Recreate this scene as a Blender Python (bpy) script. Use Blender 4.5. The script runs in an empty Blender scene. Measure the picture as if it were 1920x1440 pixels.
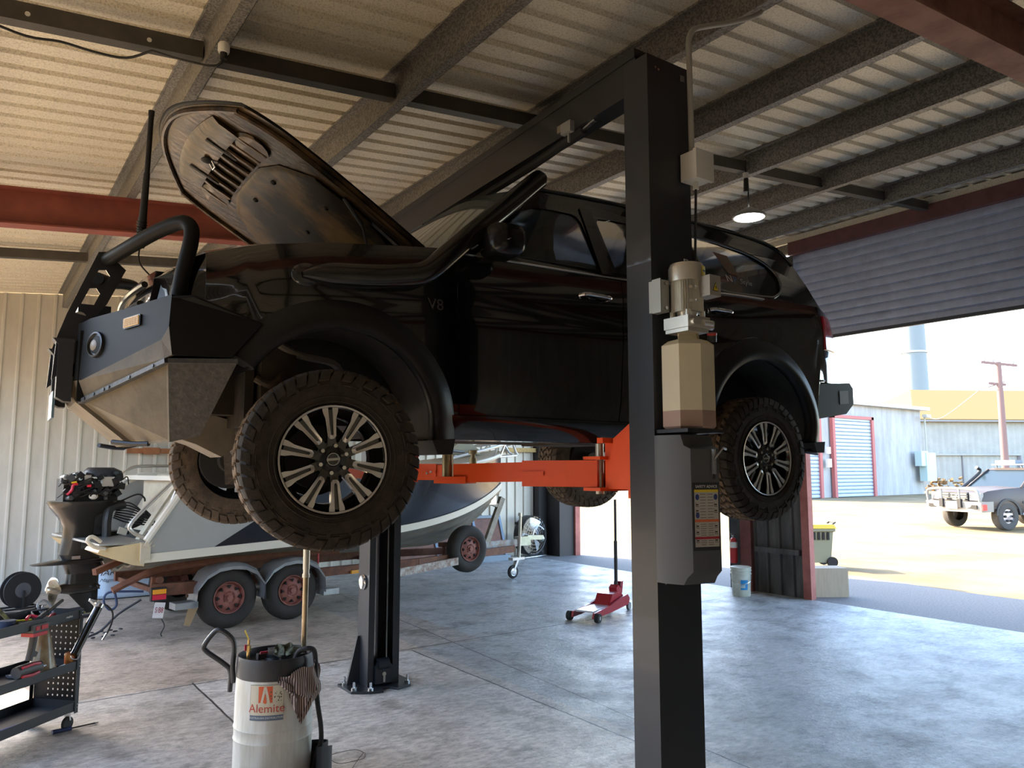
import bpy, bmesh, math, random
from mathutils import Vector, Matrix
random.seed(7)
sc = bpy.context.scene
COL = sc.collection
PI = math.pi
R = math.radians

# ---------------- camera ----------------
cam_d = bpy.data.cameras.new('camera'); cam = bpy.data.objects.new('camera', cam_d); COL.objects.link(cam)
cam_d.sensor_width = 36.0; cam_d.lens = 1442.0 * 36.0 / 1920.0
cam_d.clip_start = 0.05; cam_d.clip_end = 600
cam.location = (0, 0, 1.68)
cam.rotation_euler = (R(90 + 6.331), 0, R(-35.109))
sc.camera = cam

# ---------------- view ----------------
sc.view_settings.view_transform = 'Standard'
sc.view_settings.look = 'None'
sc.view_settings.exposure = 2.8
sc.view_settings.gamma = 1.0
sc.view_settings.use_curve_mapping = False
sc.cycles.max_bounces = 10; sc.cycles.diffuse_bounces = 6; sc.cycles.glossy_bounces = 5
sc.cycles.transparent_max_bounces = 8
sc.cycles.sample_clamp_indirect = 6.0
sc.cycles.use_denoising = True
sc.cycles.use_fast_gi = False

# ---------------- sky and sun ----------------
SUN_DIR = Vector((0.38, -1.50, -1.0)).normalized()      # direction the light travels
world = bpy.data.worlds.new('sky'); sc.world = world; world.use_nodes = True
nt = world.node_tree; nt.nodes.clear()
sky = nt.nodes.new('ShaderNodeTexSky'); sky.sky_type = 'NISHITA'; sky.sun_disc = False
sky.sun_elevation = math.asin(-SUN_DIR.z); sky.sun_rotation = math.atan2(-SUN_DIR.x, -SUN_DIR.y)
sky.air_density = 1.0; sky.dust_density = 1.5; sky.ozone_density = 1.0
bg = nt.nodes.new('ShaderNodeBackground'); bg.inputs['Strength'].default_value = 0.22
out = nt.nodes.new('ShaderNodeOutputWorld')
nt.links.new(sky.outputs[0], bg.inputs[0]); nt.links.new(bg.outputs[0], out.inputs[0])
sun_d = bpy.data.lights.new('sun', 'SUN'); sun_d.energy = 3.7; sun_d.angle = R(0.6); sun_d.color = (1.0, 0.80, 0.56)
sun = bpy.data.objects.new('sun', sun_d); COL.objects.link(sun)
sun.location = (-10, 30, 30); sun.rotation_euler = SUN_DIR.to_track_quat('-Z', 'Y').to_euler()

# ---------------- materials ----------------
MATS = {}
def M(name, rgb=(.5,.5,.5), rough=.5, metal=0., var=0., vscale=6., rgb2=None, bump=0., bscale=40., coat=0., emit=0., trans=0., stretch=(1,1,1), vmin=.35, vmax=.65, detail=4, alpha=1., spec=None):
    if name in MATS: return MATS[name]
    m = bpy.data.materials.new(name); m.use_nodes = True
    n = m.node_tree; b = n.nodes['Principled BSDF']
    b.inputs['Base Color'].default_value = (*rgb, 1); b.inputs['Roughness'].default_value = rough
    b.inputs['Metallic'].default_value = metal
    if spec is not None: b.inputs['Specular IOR Level'].default_value = spec
    if coat: b.inputs['Coat Weight'].default_value = coat; b.inputs['Coat Roughness'].default_value = .03
    if emit: b.inputs['Emission Color'].default_value = (*rgb, 1); b.inputs['Emission Strength'].default_value = emit
    if trans: b.inputs['Transmission Weight'].default_value = trans
    if alpha < 1: b.inputs['Alpha'].default_value = alpha
    if var or bump or rgb2:
        tc = n.nodes.new('ShaderNodeTexCoord'); mp = n.nodes.new('ShaderNodeMapping')
        mp.inputs['Scale'].default_value = stretch
        n.links.new(tc.outputs['Object'], mp.inputs['Vector'])
        if var or rgb2:
            t = n.nodes.new('ShaderNodeTexNoise'); t.inputs['Scale'].default_value = vscale; t.inputs['Detail'].default_value = detail
            t.inputs['Roughness'].default_value = .65
            n.links.new(mp.outputs[0], t.inputs['Vector'])
            cr = n.nodes.new('ShaderNodeValToRGB')
            if rgb2 is None: rgb2 = tuple(c*(1-var) for c in rgb)
            cr.color_ramp.elements[0].position = vmin; cr.color_ramp.elements[0].color = (*rgb2, 1)
            cr.color_ramp.elements[1].position = vmax; cr.color_ramp.elements[1].color = (*rgb, 1)
            n.links.new(t.outputs['Fac'], cr.inputs[0]); n.links.new(cr.outputs[0], b.inputs['Base Color'])
        if bump:
            t2 = n.nodes.new('ShaderNodeTexNoise'); t2.inputs['Scale'].default_value = bscale; t2.inputs['Detail'].default_value = 3
            n.links.new(mp.outputs[0], t2.inputs['Vector'])
            bp = n.nodes.new('ShaderNodeBump'); bp.inputs['Strength'].default_value = bump; bp.inputs['Distance'].default_value = .01
            n.links.new(t2.outputs['Fac'], bp.inputs['Height']); n.links.new(bp.outputs[0], b.inputs['Normal'])
    MATS[name] = m; return m

# ---------------- object helpers ----------------
def thing(name, label, cat, loc=(0,0,0), group=None):
    o = bpy.data.objects.new(name, None); COL.objects.link(o); o.location = loc; o.empty_display_size = .1
    o['label'] = label; o['category'] = cat
    if group: o['group'] = group
    return o
def tag(o, label=None, cat=None, group=None, kind=None):
    if label: o['label'] = label
    if cat: o['category'] = cat
    if group: o['group'] = group
    if kind: o['kind'] = kind
    return o
def wloc(o):
    v = Vector((0,0,0))
    while o is not None: v += o.location; o = o.parent
    return v
def link_mesh(name, me, mat, parent=None, smooth=True, angle=35):
    for m in (mat if isinstance(mat, (list, tuple)) else [mat]): me.materials.append(m)
    if smooth:
        me.polygons.foreach_set('use_smooth', [True]*len(me.polygons)); me.set_sharp_from_angle(angle=R(angle))
    o = bpy.data.objects.new(name, me); COL.objects.link(o)
    if parent is not None: o.parent = parent
    return o
def dup(root, loc, label=None, group=None, rotz=None):
    r = root.copy(); COL.objects.link(r); r.location = loc
    if rotz is not None: r.rotation_euler.z = rotz
    if label: r['label'] = label
    if group: r['group'] = group
    for ch in list(root.children):
        c = ch.copy(); COL.objects.link(c); c.parent = r
        for g in list(ch.children):
            d = g.copy(); COL.objects.link(d); d.parent = c
    return r
def catmull(pts, k=6, closed=False):
    pts = [Vector(p) for p in pts]; n = len(pts); res = []
    if n < 3: return pts
    rng = range(n if closed else n-1)
    for i in rng:
        p1, p2 = pts[i % n], pts[(i+1) % n]
        p0 = pts[(i-1) % n] if (closed or i > 0) else p1*2-p2
        p3 = pts[(i+2) % n] if (closed or i+2 < n) else p2*2-p1
        for j in range(k):
            t = j/k; t2 = t*t; t3 = t2*t
            res.append(.5*((2*p1)+(-p0+p2)*t+(2*p0-5*p1+4*p2-p3)*t2+(-p0+3*p1-3*p2+p3)*t3))
    if not closed: res.append(pts[-1])
    return res
def arc(cx, cy, r, a0, a1, n=10):
    return [(cx+r*math.cos(R(a0+(a1-a0)*i/n)), cy+r*math.sin(R(a0+(a1-a0)*i/n))) for i in range(n+1)]
def rrect(x0, y0, x1, y1, r, n=4):
    return arc(x1-r,y0+r,r,-90,0,n)+arc(x1-r,y1-r,r,0,90,n)+arc(x0+r,y1-r,r,90,180,n)+arc(x0+r,y0+r,r,180,270,n)
class MB:
    def __init__(s, T=None): s.bm = bmesh.new(); s.T = T; s.mi = 0
    def v(s, p):
        p = Vector(p)
        if s.T is not None: p = s.T @ p
        return s.bm.verts.new(p)
    def f(s, vs):
        try:
            fc = s.bm.faces.new(vs); fc.material_index = s.mi; return fc
        except ValueError: return None
    def box(s, c, d, rot=None):
        cx,cy,cz = c; a,b,e = d[0]/2,d[1]/2,d[2]/2; P = []
        for z in (-e,e):
            for x,y in ((-a,-b),(a,-b),(a,b),(-a,b)):
                q = Vector((x,y,z))
                if rot is not None: q = rot @ q
                P.append(s.v((cx+q.x,cy+q.y,cz+q.z)))
        for q in ((3,2,1,0),(4,5,6,7),(0,1,5,4),(1,2,6,5),(2,3,7,6),(3,0,4,7)): s.f([P[i] for i in q])
        return s
    def bx(s, x0,x1,y0,y1,z0,z1): return s.box(((x0+x1)/2,(y0+y1)/2,(z0+z1)/2),(abs(x1-x0),abs(y1-y0),abs(z1-z0)))
    def bar(s, p0, p1, w, h, up=(0,0,1)):
        p0,p1 = Vector(p0),Vector(p1); d = (p1-p0); L = d.length; d.normalize()
        u = Vector(up); sd = d.cross(u)
        if sd.length < 1e-4: sd = d.cross(Vector((1,0,0)))
        sd.normalize(); u = sd.cross(d).normalized()
        rings = []
        for p in (p0,p1): rings.append([p+sd*a*w/2+u*b*h/2 for a,b in ((-1,-1),(1,-1),(1,1),(-1,1))])
        return s.loft(rings)
    def loft(s, rings, caps=True, close=False, ringclosed=True):
        V = [[s.v(p) for p in r] for r in rings]; n = len(V[0]); m = len(V)
        for i in range(m if close else m-1):
            A,B = V[i],V[(i+1)%m]
            for j in range(n if ringclosed else n-1):
                k = (j+1)%n; s.f([A[j],A[k],B[k],B[j]])
        if caps and not close and ringclosed:
            s.f(V[0][::-1]); s.f(V[-1])
        return s
    def _frame(s, d):
        d = d.normalized(); u = Vector((0,0,1)) if abs(d.z) < .95 else Vector((1,0,0))
        a = d.cross(u).normalized(); b = a.cross(d).normalized(); return a,b
    def cyl(s, p0, p1, r, r2=None, n=20, caps=True):
        p0,p1 = Vector(p0),Vector(p1); r2 = r if r2 is None else r2
        a,b = s._frame(p1-p0)
        rs = [[p+(a*math.cos(2*PI*i/n)+b*math.sin(2*PI*i/n))*q for i in range(n)] for p,q in ((p0,r),(p1,r2))]
        return s.loft(rs, caps)
    def tube(s, pts, r, n=10, k=0, closed=False, sy=1.0, radii=None):
        P = catmull(pts, k, closed) if k else [Vector(p) for p in pts]
        m = len(P); rings = []; pa = None
        for i,p in enumerate(P):
            if closed: d = P[(i+1)%m]-P[i-1]
            else: d = P[min(i+1,m-1)]-P[max(i-1,0)]
            d.normalize()
            if pa is None: a,b = s._frame(d)
            else:
                a = (pa - d*pa.dot(d)).normalized(); b = a.cross(d).normalized()
            pa = a
            rr = r if radii is None else radii[0]+(radii[1]-radii[0])*i/(m-1)
            rings.append([p+a*math.cos(2*PI*j/n)*rr*sy+b*math.sin(2*PI*j/n)*rr for j in range(n)])
        return s.loft(rings, not closed, closed)
    def lathe(s, prof, o=(0,0,0), ax=(0,0,1), n=32, caps=True):
        o = Vector(o); ax = Vector(ax).normalized(); a,b = s._frame(ax)
        return s.loft([[o+ax*h+(a*math.cos(2*PI*i/n)+b*math.sin(2*PI*i/n))*max(r,1e-4) for i in range(n)] for r,h in prof], caps)
    def prism(s, poly, ax, a, b):
        mp = {'x':lambda u,v,w:(w,u,v),'y':lambda u,v,w:(u,w,v),'z':lambda u,v,w:(u,v,w)}[ax]
        return s.loft([[mp(u,v,a) for u,v in poly],[mp(u,v,b) for u,v in poly]])
    def sphere(s, c, r, sc_=(1,1,1), n=16, m=10):
        return s.loft([[ (c[0]+sc_[0]*r*math.sin(PI*i/m)*math.cos(2*PI*j/n), c[1]+sc_[1]*r*math.sin(PI*i/m)*math.sin(2*PI*j/n), c[2]-sc_[2]*r*math.cos(PI*i/m)) for j in range(n)] for i in [.02]+list(range(1,m))+[m-.02]])
    def grid(s, fn, nu, nv):
        V = [[s.v(fn(i/nu, j/nv)) for j in range(nv+1)] for i in range(nu+1)]
        for i in range(nu):
            for j in range(nv): s.f([V[i][j],V[i+1][j],V[i+1][j+1],V[i][j+1]])
        return s
    def slab(s, fn, nu, nv, t):
        """grid surface with thickness: t is the offset vector of the back face"""
        t = Vector(t)
        A = [[s.v(Vector(fn(i/nu, j/nv))) for j in range(nv+1)] for i in range(nu+1)]
        B = [[s.v(Vector(fn(i/nu, j/nv))+t) for j in range(nv+1)] for i in range(nu+1)]
        for i in range(nu):
            for j in range(nv):
                s.f([A[i][j],A[i+1][j],A[i+1][j+1],A[i][j+1]]); s.f([B[i][j+1],B[i+1][j+1],B[i+1][j],B[i][j]])
        for i in range(nu):
            s.f([A[i+1][0],A[i][0],B[i][0],B[i+1][0]]); s.f([A[i][nv],A[i+1][nv],B[i+1][nv],B[i][nv]])
        for j in range(nv):
            s.f([A[0][j],A[0][j+1],B[0][j+1],B[0][j]]); s.f([A[nu][j+1],A[nu][j],B[nu][j],B[nu][j+1]])
        return s
    def mesh(s, name, origin=None):
        bmesh.ops.recalc_face_normals(s.bm, faces=s.bm.faces)
        if origin is not None: bmesh.ops.translate(s.bm, verts=s.bm.verts, vec=-origin)
        me = bpy.data.meshes.new(name); s.bm.to_mesh(me); s.bm.free(); return me
    def build(s, name, mat, parent=None, smooth=True, bevel=0, angle=35, local=False, segs=2):
        org = wloc(parent) if (parent is not None and not local) else None
        if bevel:
            es = [e for e in s.bm.edges if len(e.link_faces) == 2 and e.calc_face_angle(0) > R(40)]
            bmesh.ops.bevel(s.bm, geom=es, offset=bevel, segments=segs, affect='EDGES', clamp_overlap=True)
        return link_mesh(name, s.mesh(name, org), mat, parent, smooth, angle)
def plate_mb(mb, outer, holes, th, fn):
    """2-D outline with holes, given thickness th, mapped by fn(u,v,w) to 3-D"""
    cu = bpy.data.curves.new('tmp', 'CURVE'); cu.dimensions = '2D'; cu.fill_mode = 'BOTH'; cu.extrude = th/2
    for ring in [outer]+list(holes):
        sp = cu.splines.new('POLY'); sp.points.add(len(ring)-1); sp.use_cyclic_u = True
        for p,q in zip(sp.points, ring): p.co = (q[0], q[1], 0, 1)
    ob = bpy.data.objects.new('tmp', cu); COL.objects.link(ob)
    dg = bpy.context.evaluated_depsgraph_get(); dg.update()
    me = bpy.data.meshes.new_from_object(ob.evaluated_get(dg))
    vs = [mb.v(fn(v.co.x, v.co.y, v.co.z)) for v in me.vertices]
    for p in me.polygons: mb.f([vs[i] for i in p.vertices])
    bpy.data.objects.remove(ob); bpy.data.curves.remove(cu); bpy.data.meshes.remove(me)
    return mb
def text_mb(mb, body, size, th, fn, shear=0., align='CENTER', sx=1.):
    cu = bpy.data.curves.new('tmp', 'FONT'); cu.body = body; cu.size = size; cu.extrude = th/2; cu.align_x = align; cu.align_y = 'CENTER'; cu.shear = shear
    cu.resolution_u = 3
    ob = bpy.data.objects.new('tmp', cu); COL.objects.link(ob)
    dg = bpy.context.evaluated_depsgraph_get(); dg.update()
    me = bpy.data.meshes.new_from_object(ob.evaluated_get(dg))
    vs = [mb.v(fn(v.co.x*sx, v.co.y, v.co.z)) for v in me.vertices]
    for p in me.polygons: mb.f([vs[i] for i in p.vertices])
    bpy.data.objects.remove(ob); bpy.data.curves.remove(cu); bpy.data.meshes.remove(me)
    return mb
# ================= setting =================
def floor_material():
    m = bpy.data.materials.new('floor_concrete'); m.use_nodes = True; n = m.node_tree; L = n.links
    b = n.nodes['Principled BSDF']
    tc = n.nodes.new('ShaderNodeTexCoord'); sep = n.nodes.new('ShaderNodeSeparateXYZ'); L.new(tc.outputs['Object'], sep.inputs[0])
    def noise(sc_, det, st=(1,1,1), rot=0):
        mp = n.nodes.new('ShaderNodeMapping'); mp.inputs['Scale'].default_value = st; mp.inputs['Rotation'].default_value = (0,0,rot)
        t = n.nodes.new('ShaderNodeTexNoise'); t.inputs['Scale'].default_value = sc_; t.inputs['Detail'].default_value = det; t.inputs['Roughness'].default_value = .7
        L.new(tc.outputs['Object'], mp.inputs[0]); L.new(mp.outputs[0], t.inputs['Vector']); return t.outputs['Fac']
    def math_(op, a, b_=None, c=None):
        q = n.nodes.new('ShaderNodeMath'); q.operation = op
        for i,x in enumerate((a,b_,c)):
            if x is None: continue
            if isinstance(x,(int,float)): q.inputs[i].default_value = x
            else: L.new(x, q.inputs[i])
        return q.outputs[0]
    def ramp(f, stops):
        cr = n.nodes.new('ShaderNodeValToRGB'); e = cr.color_ramp.elements
        e[0].position, e[0].color = stops[0][0], (*stops[0][1],1); e[1].position, e[1].color = stops[-1][0], (*stops[-1][1],1)
        for p,c in stops[1:-1]:
            x = e.new(p); x.color = (*c,1)
        L.new(f, cr.inputs[0]); return cr.outputs[0]
    def mix(f, a, b_, mode='MIX'):
        q = n.nodes.new('ShaderNodeMix'); q.data_type = 'RGBA'; q.blend_type = mode
        if isinstance(f,(int,float)): q.inputs[0].default_value = f
        else: L.new(f, q.inputs[0])
        for i,x in ((6,a),(7,b_)):
            if isinstance(x,tuple): q.inputs[i].default_value = (*x,1)
            else: L.new(x, q.inputs[i])
        return q.outputs[2]
    x,y = sep.outputs[0], sep.outputs[1]
    base = ramp(noise(1.1,6), [(.3,(.39,.35,.30)),(.5,(.55,.50,.435)),(.7,(.66,.605,.535))])
    fine = ramp(noise(26,7,(.45,1,1),.7), [(.33,(.55,.55,.55)),(.60,(1.08,1.08,1.08))])
    col = mix(1., base, fine, 'MULTIPLY')
    blot = ramp(noise(3.2,8), [(.38,(.45,.43,.40)),(.50,(1,1,1))])
    col = mix(.7, col, blot, 'MULTIPLY')
    speck = ramp(noise(60,3,(1,.6,1)), [(.30,(.18,.17,.16)),(.36,(1,1,1))])
    col = mix(1., col, speck, 'MULTIPLY')
    # brownish worn slab beyond the long joint, paler newer slab in the middle
    far = math_('GREATER_THAN', y, 6.6)
    col = mix(math_('MULTIPLY', far, math_('LESS_THAN', x, 4.3)), col, mix(.8, col, (.98,.84,.72), 'MULTIPLY'))
    pale = math_('MULTIPLY', math_('MULTIPLY', math_('GREATER_THAN', x, 1.56), math_('LESS_THAN', x, 3.5)), math_('LESS_THAN', y, 6.6))
    col = mix(pale, col, mix(1., col, (1.22,1.22,1.22), 'MULTIPLY'))
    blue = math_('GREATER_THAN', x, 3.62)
    col = mix(blue, col, mix(1., col, (.80,.90,1.0), 'MULTIPLY'))  # blue sky reflection on the door side painted into the slab colour
    # joints
    wob = math_('MULTIPLY', math_('SUBTRACT', noise(2.0,3), .5), .03)
    def joint(c, pos, w): return math_('LESS_THAN', math_('ABSOLUTE', math_('ADD', math_('SUBTRACT', c, pos), wob)), w)
    js = joint(math_('ADD', y, math_('MULTIPLY', x, -.045)), 6.50, .010)
    j2 = math_('MULTIPLY', joint(x, 3.50, .008), math_('LESS_THAN', y, 6.62))
    j3 = joint(math_('ADD', x, math_('MULTIPLY', y, -.07)), 3.52, .006)
    j4 = math_('MULTIPLY', joint(x, 1.56, .008), math_('LESS_THAN', y, 6.62))
    J = math_('MAXIMUM', math_('MAXIMUM', js, j2), math_('MAXIMUM', j3, j4))
    col = mix(J, col, (.06,.05,.045))
    L.new(col, b.inputs['Base Color'])
    rr = ramp(noise(2.4,5), [(.35,(.30,.30,.30)),(.65,(.55,.55,.55))]); L.new(rr, b.inputs['Roughness'])
    bp = n.nodes.new('ShaderNodeBump'); bp.inputs['Strength'].default_value = .6; bp.inputs['Distance'].default_value = .012
    L.new(noise(22,7), bp.inputs['Height']); L.new(bp.outputs[0], b.inputs['Normal'])
    return m
sheet = M('galv_sheet', (.74,.67,.53), .45, .1, rgb2=(.54,.48,.37), vscale=90, vmin=.40, vmax=.50, detail=2)
sheet_wall = M('wall_sheet', (.62,.585,.51), .45, .15, rgb2=(.50,.47,.41), vscale=3, stretch=(1,1,.3))
galv = M('galv_steel', (.25,.235,.21), .5, .3, rgb2=(.12,.11,.10), vscale=70, vmin=.42, vmax=.56, detail=2)
red_ox = M('red_oxide', (.26,.062,.035), .6, 0, rgb2=(.19,.045,.03), vscale=5, bump=.1)
rust_ox = M('rusty_oxide', (.36,.17,.12), .75, 0, rgb2=(.22,.085,.055), vscale=4, bump=.3, bscale=12)
pink_ox = M('faded_oxide', (.46,.16,.13), .7, 0, rgb2=(.30,.09,.07), vscale=3, bump=.1)
asphalt = M('yard_ground', (.29,.235,.14), .95, 0, rgb2=(.185,.135,.075), spec=.1, vscale=.45, bump=.3, bscale=25, detail=8)
apron = M('apron_asphalt', (.21,.20,.19), .85, 0, rgb2=(.12,.118,.115), vscale=40, bump=.3, bscale=60)

mb = MB(); mb.bx(-1.6,9.05,-5.0,12.6,-.15,0)
tag(mb.build('floor', floor_material(), smooth=False), kind='structure')
mb = MB()
mb.bx(9.05,200,-150,150,-.2,-.01); mb.bx(-60,9.05,12.6,150,-.2,-.01); mb.bx(-60,-1.6,-150,12.6,-.2,-.01); mb.bx(-1.6,9.05,-150,-5,-.2,-.01)
tag(mb.build('floor_yard', asphalt, smooth=False), kind='structure')
mb = MB(); mb.prism([(9.05,-8),(11.6,-8),(11.3,5),(12.4,13),(9.05,13)],'z',-.009,.0)
tag(mb.build('floor_apron', apron, smooth=False), kind='structure')

# roof sheet: ribs run along X, sheet climbs 0.091 per metre
S_ = .091; RZ = 4.075
def rz(x, z0=RZ): return z0 + S_*x
X0, X1 = -1.15, 9.5
prof = []
y = -5.2
while y < 12.55:
    prof += [(y,0),(y+.125,0),(y+.14,.028),(y+.18,.028)]; y += .195
mb = MB(); t = .002
mb.loft([[(X, yy, rz(X)+zz) for yy,zz in prof]+[(X, yy, rz(X)+zz+t) for yy,zz in prof[::-1]] for X in (X0, X1)])
tag(mb.build('ceiling', sheet, smooth=False), kind='structure')
# purlins
def purlin(n_, xc):
    mb = MB(); z1 = rz(xc)-.002; z0 = z1-.2; w = .065
    mb.bx(xc-.0015,xc+.0015,-5,12.45,z0,z1)
    mb.bx(xc-w,xc,-5,12.45,z1-.003,z1); mb.bx(xc,xc+w,-5,12.45,z0,z0+.003)
    mb.bx(xc+w-.003,xc+w,-5,12.45,z0,z0+.018); mb.bx(xc-w,xc-w+.003,-5,12.45,z1-.018,z1)
    tag(mb.build('trim_%d'%n_, galv, smooth=False), kind='structure')
PX = [-.22+1.2*k for k in range(9)]
for i,xc in enumerate(PX): purlin(i+1, xc-.03)
tn = 20
# I-beam rafters following the slope
def rafter(yc, x0, x1, mat, wf=.15, dp=.30):
    global tn; mb = MB()
    z = lambda x: rz(x)-.202
    for ya,yb,da,db in ((yc-wf/2,yc+wf/2,0,.012),(yc-wf/2,yc+wf/2,dp-.012,dp),(yc-.004,yc+.004,.012,dp-.012)):
        mb.loft([[(x,ya,z(x)-da),(x,yb,z(x)-da),(x,yb,z(x)-db),(x,ya,z(x)-db)] for x in (x0,x1)])
    tn += 1; tag(mb.build('trim_%d'%tn, mat, smooth=False), kind='structure')
mb = MB(); mb.bx(9.0,9.17,1.66,1.672,0,4.6); mb.bx(9.0,9.17,1.83,1.842,0,4.6); mb.bx(9.08,9.09,1.66,1.842,0,4.6); tag(mb.build('trim_47', rust_ox, smooth=False), kind='structure')
rafter(7.08, -1.1, 9.2, red_ox); rafter(1.79, -1.1, 9.2, rust_ox, .17)
rafter(-3.5, -1.1, 9.2, red_ox)
# bridging between purlins
for yc in (4.42, 9.65, -.9):
    mb = MB()
    for a,b in zip(PX[:-1], PX[1:]):
        za, zb = rz(a)-.11, rz(b)-.11
        mb.loft([[(x,yc-.04,zz-.06),(x,yc+.04,zz-.06),(x,yc+.04,zz+.04),(x,yc-.04,zz+.04)] for x,zz in ((a-.02,za),(b-.04,zb))])
    tn += 1; tag(mb.build('trim_%d'%tn, M('bridging_steel',(.10,.09,.075),.55,.4,var=.3), smooth=False), kind='structure')
# far wall, ribbed vertical sheet
def ribwall(name, pts, z1f, mat, step=.2, z0=0, depth=.03, face=-1):
    """sheet from pts[0] to pts[1] in plan; ribs stand out towards `face` side"""
    a,b = Vector(pts[0]),Vector(pts[1]); L = (b-a).length; d = (b-a)/L; nrm = Vector((-d.y,d.x))*face
    P = []; u = 0
    while u < L-.001:
        for du,dp in ((0,0),(step*.72,0),(step*.8,depth),(step*.92,depth)):
            if u+du <= L: P.append((u+du,dp))
        u += step
    P.append((L,0)); mb = MB()
    lo = [(a+d*u_+nrm*w_) for u_,w_ in P]; lo2 = [(a+d*u_+nrm*(w_-.004)) for u_,w_ in P]
    A = [mb.v((p.x,p.y,z0)) for p in lo]; B = [mb.v((p.x,p.y,z1f(p))) for p in lo]
    C_ = [mb.v((p.x,p.y,z0)) for p in lo2]; D = [mb.v((p.x,p.y,z1f(p))) for p in lo2]
    for i in range(len(P)-1):
        mb.f([A[i],A[i+1],B[i+1],B[i]]); mb.f([C_[i],D[i],D[i+1],C_[i+1]])
        mb.f([B[i],B[i+1],D[i+1],D[i]])
    return tag(mb.build(name, mat, smooth=False), kind='structure')
ribwall('wall_far', ((-.90,12.5),(9.5,12.5)), lambda p: rz(p.x)-.005, sheet_wall, .2, face=-1)
ribwall('wall_light_block', ((-1.15,-5.0),(-1.15,3.2)), lambda p: rz(p.x)-.01, sheet_wall, .2, face=-1)  # unseen wall added to cut the yard light from the left
mb = MB(); mb.bx(-1.16,-1.14,3.2,12.2,3.25,3.96); tag(mb.build('trim_49', sheet_wall, smooth=False), kind='structure')  # unseen header added to shape the sun patch on the floor
ribwall('wall_near', ((-1.15,-5.0),(9.2,-5.0)), lambda p: rz(p.x)-.005, sheet_wall, .2, face=1)
ribwall('wall_sky_block', ((-13,-30),(-13,40)), lambda p: 5.0, sheet_wall, .4, face=1)  # unseen wall added in the left yard to block low sky glare
# columns at the end wall
def col(n_, x0,x1,y0,y1,z1,mat):
    mb = MB(); mb.bx(x0,x1,y0,y0+.012,0,z1); mb.bx(x0,x1,y1-.012,y1,0,z1); mb.bx((x0+x1)/2-.005,(x0+x1)/2+.005,y0,y1,0,z1)
    tag(mb.build('trim_%d'%n_, mat, smooth=False), kind='structure')
mb = MB(); mb.bx(9.0,9.17,7.0,7.012,0,4.6); mb.bx(9.0,9.17,7.17,7.182,0,4.6); mb.bx(8.99,9.0,7.0,7.182,0,4.6)
tag(mb.build('trim_40', M('column_oxide',(.20,.06,.05),.6,0,var=.3), smooth=False), kind='structure')
mb = MB(); mb.bx(9.02,9.12,6.10,6.215,0,3.5); 
tag(mb.build('trim_41', pink_ox, smooth=False, bevel=.006), kind='structure')
mb = MB(); mb.bx(9.86,9.98,11.85,11.98,0,3.9); tag(mb.build('trim_42', pink_ox, smooth=False), kind='structure')
mb = MB(); mb.bx(9.3,9.86,12.30,12.5,0,4.4); mb.bx(9.5,9.86,11.9,12.3,0,4.4); tag(mb.build('trim_43', M('dark_column',(.035,.03,.03),.6), smooth=False), kind='structure')
mb = MB(); mb.bx(9.05,9.2,7.19,7.42,0,4.6); tag(mb.build('trim_44', M('dark_jamb',(.05,.055,.05),.6,var=.5), smooth=False), kind='structure')
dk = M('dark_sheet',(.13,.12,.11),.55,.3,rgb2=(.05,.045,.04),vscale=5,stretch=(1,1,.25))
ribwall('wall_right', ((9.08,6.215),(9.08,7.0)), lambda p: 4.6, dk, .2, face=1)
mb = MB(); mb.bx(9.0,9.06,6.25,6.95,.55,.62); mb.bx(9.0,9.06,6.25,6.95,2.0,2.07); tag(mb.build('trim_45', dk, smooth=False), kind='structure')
# wall of the end beyond frame on the near side
ribwall('wall_right_near', ((9.15,-5),(9.15,1.72)), lambda p: 4.7, sheet_wall, .2, face=1)
# roller door curtain, partly lowered, and its lintel
slat = M('door_slats',(.52,.57,.72),.45,.5,var=.15,vscale=8)  # blue haze of the lens flare mixed into the slat colour
def roller(name, x, y0, y1, z0, z1, mat, axis='x', pitch=.11, dp=.012):
    mb = MB(); P = []; z = z0
    while z < z1-.001:
        for dz,dx in ((0,.1),(.05,1),(.40,1.25),(.80,1),(.85,.1),(.92,.6)):
            P.append((z+dz*pitch, -dx*dp))
        z += pitch
    P.append((z1,0))
    if axis == 'x': rings = [[(x+dx, yy, zz) for zz,dx in P]+[(x+dx+.004, yy, zz) for zz,dx in P[::-1]] for yy in (y0,y1)]
    else: rings = [[(yy, x+dx, zz) for zz,dx in P]+[(yy, x+dx+.004, zz) for zz,dx in P[::-1]] for yy in (y0,y1)]
    mb.loft(rings); return mb.build(name, mat, angle=25)
d1 = roller('door_1', 9.2, 1.75, 6.3, 3.42, 4.72, slat); tag(d1, kind='structure')
mb = MB(); mb.bx(9.17,9.215,1.75,6.3,3.40,3.44); mb.build('bottom_rail', M('rail_dark',(.08,.08,.09),.5,.3), d1, smooth=False)
mb = MB(); mb.bx(9.12,9.16,-5,7.0,4.80,4.885); mb.bx(9.12,9.16,7.2,12.4,4.72,4.885); tag(mb.build('trim_48', sheet, smooth=False), kind='structure')
mb = MB(); mb.bx(9.1,9.3,-5,6.3,4.62,4.80); tag(mb.build('trim_46', M('lintel_oxide',(.17,.065,.06),.6,var=.3), smooth=False), kind='structure')
d2 = roller('door_2', 9.35, 7.42, 12.0, 3.5, 4.72, slat); tag(d2, kind='structure')
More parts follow.
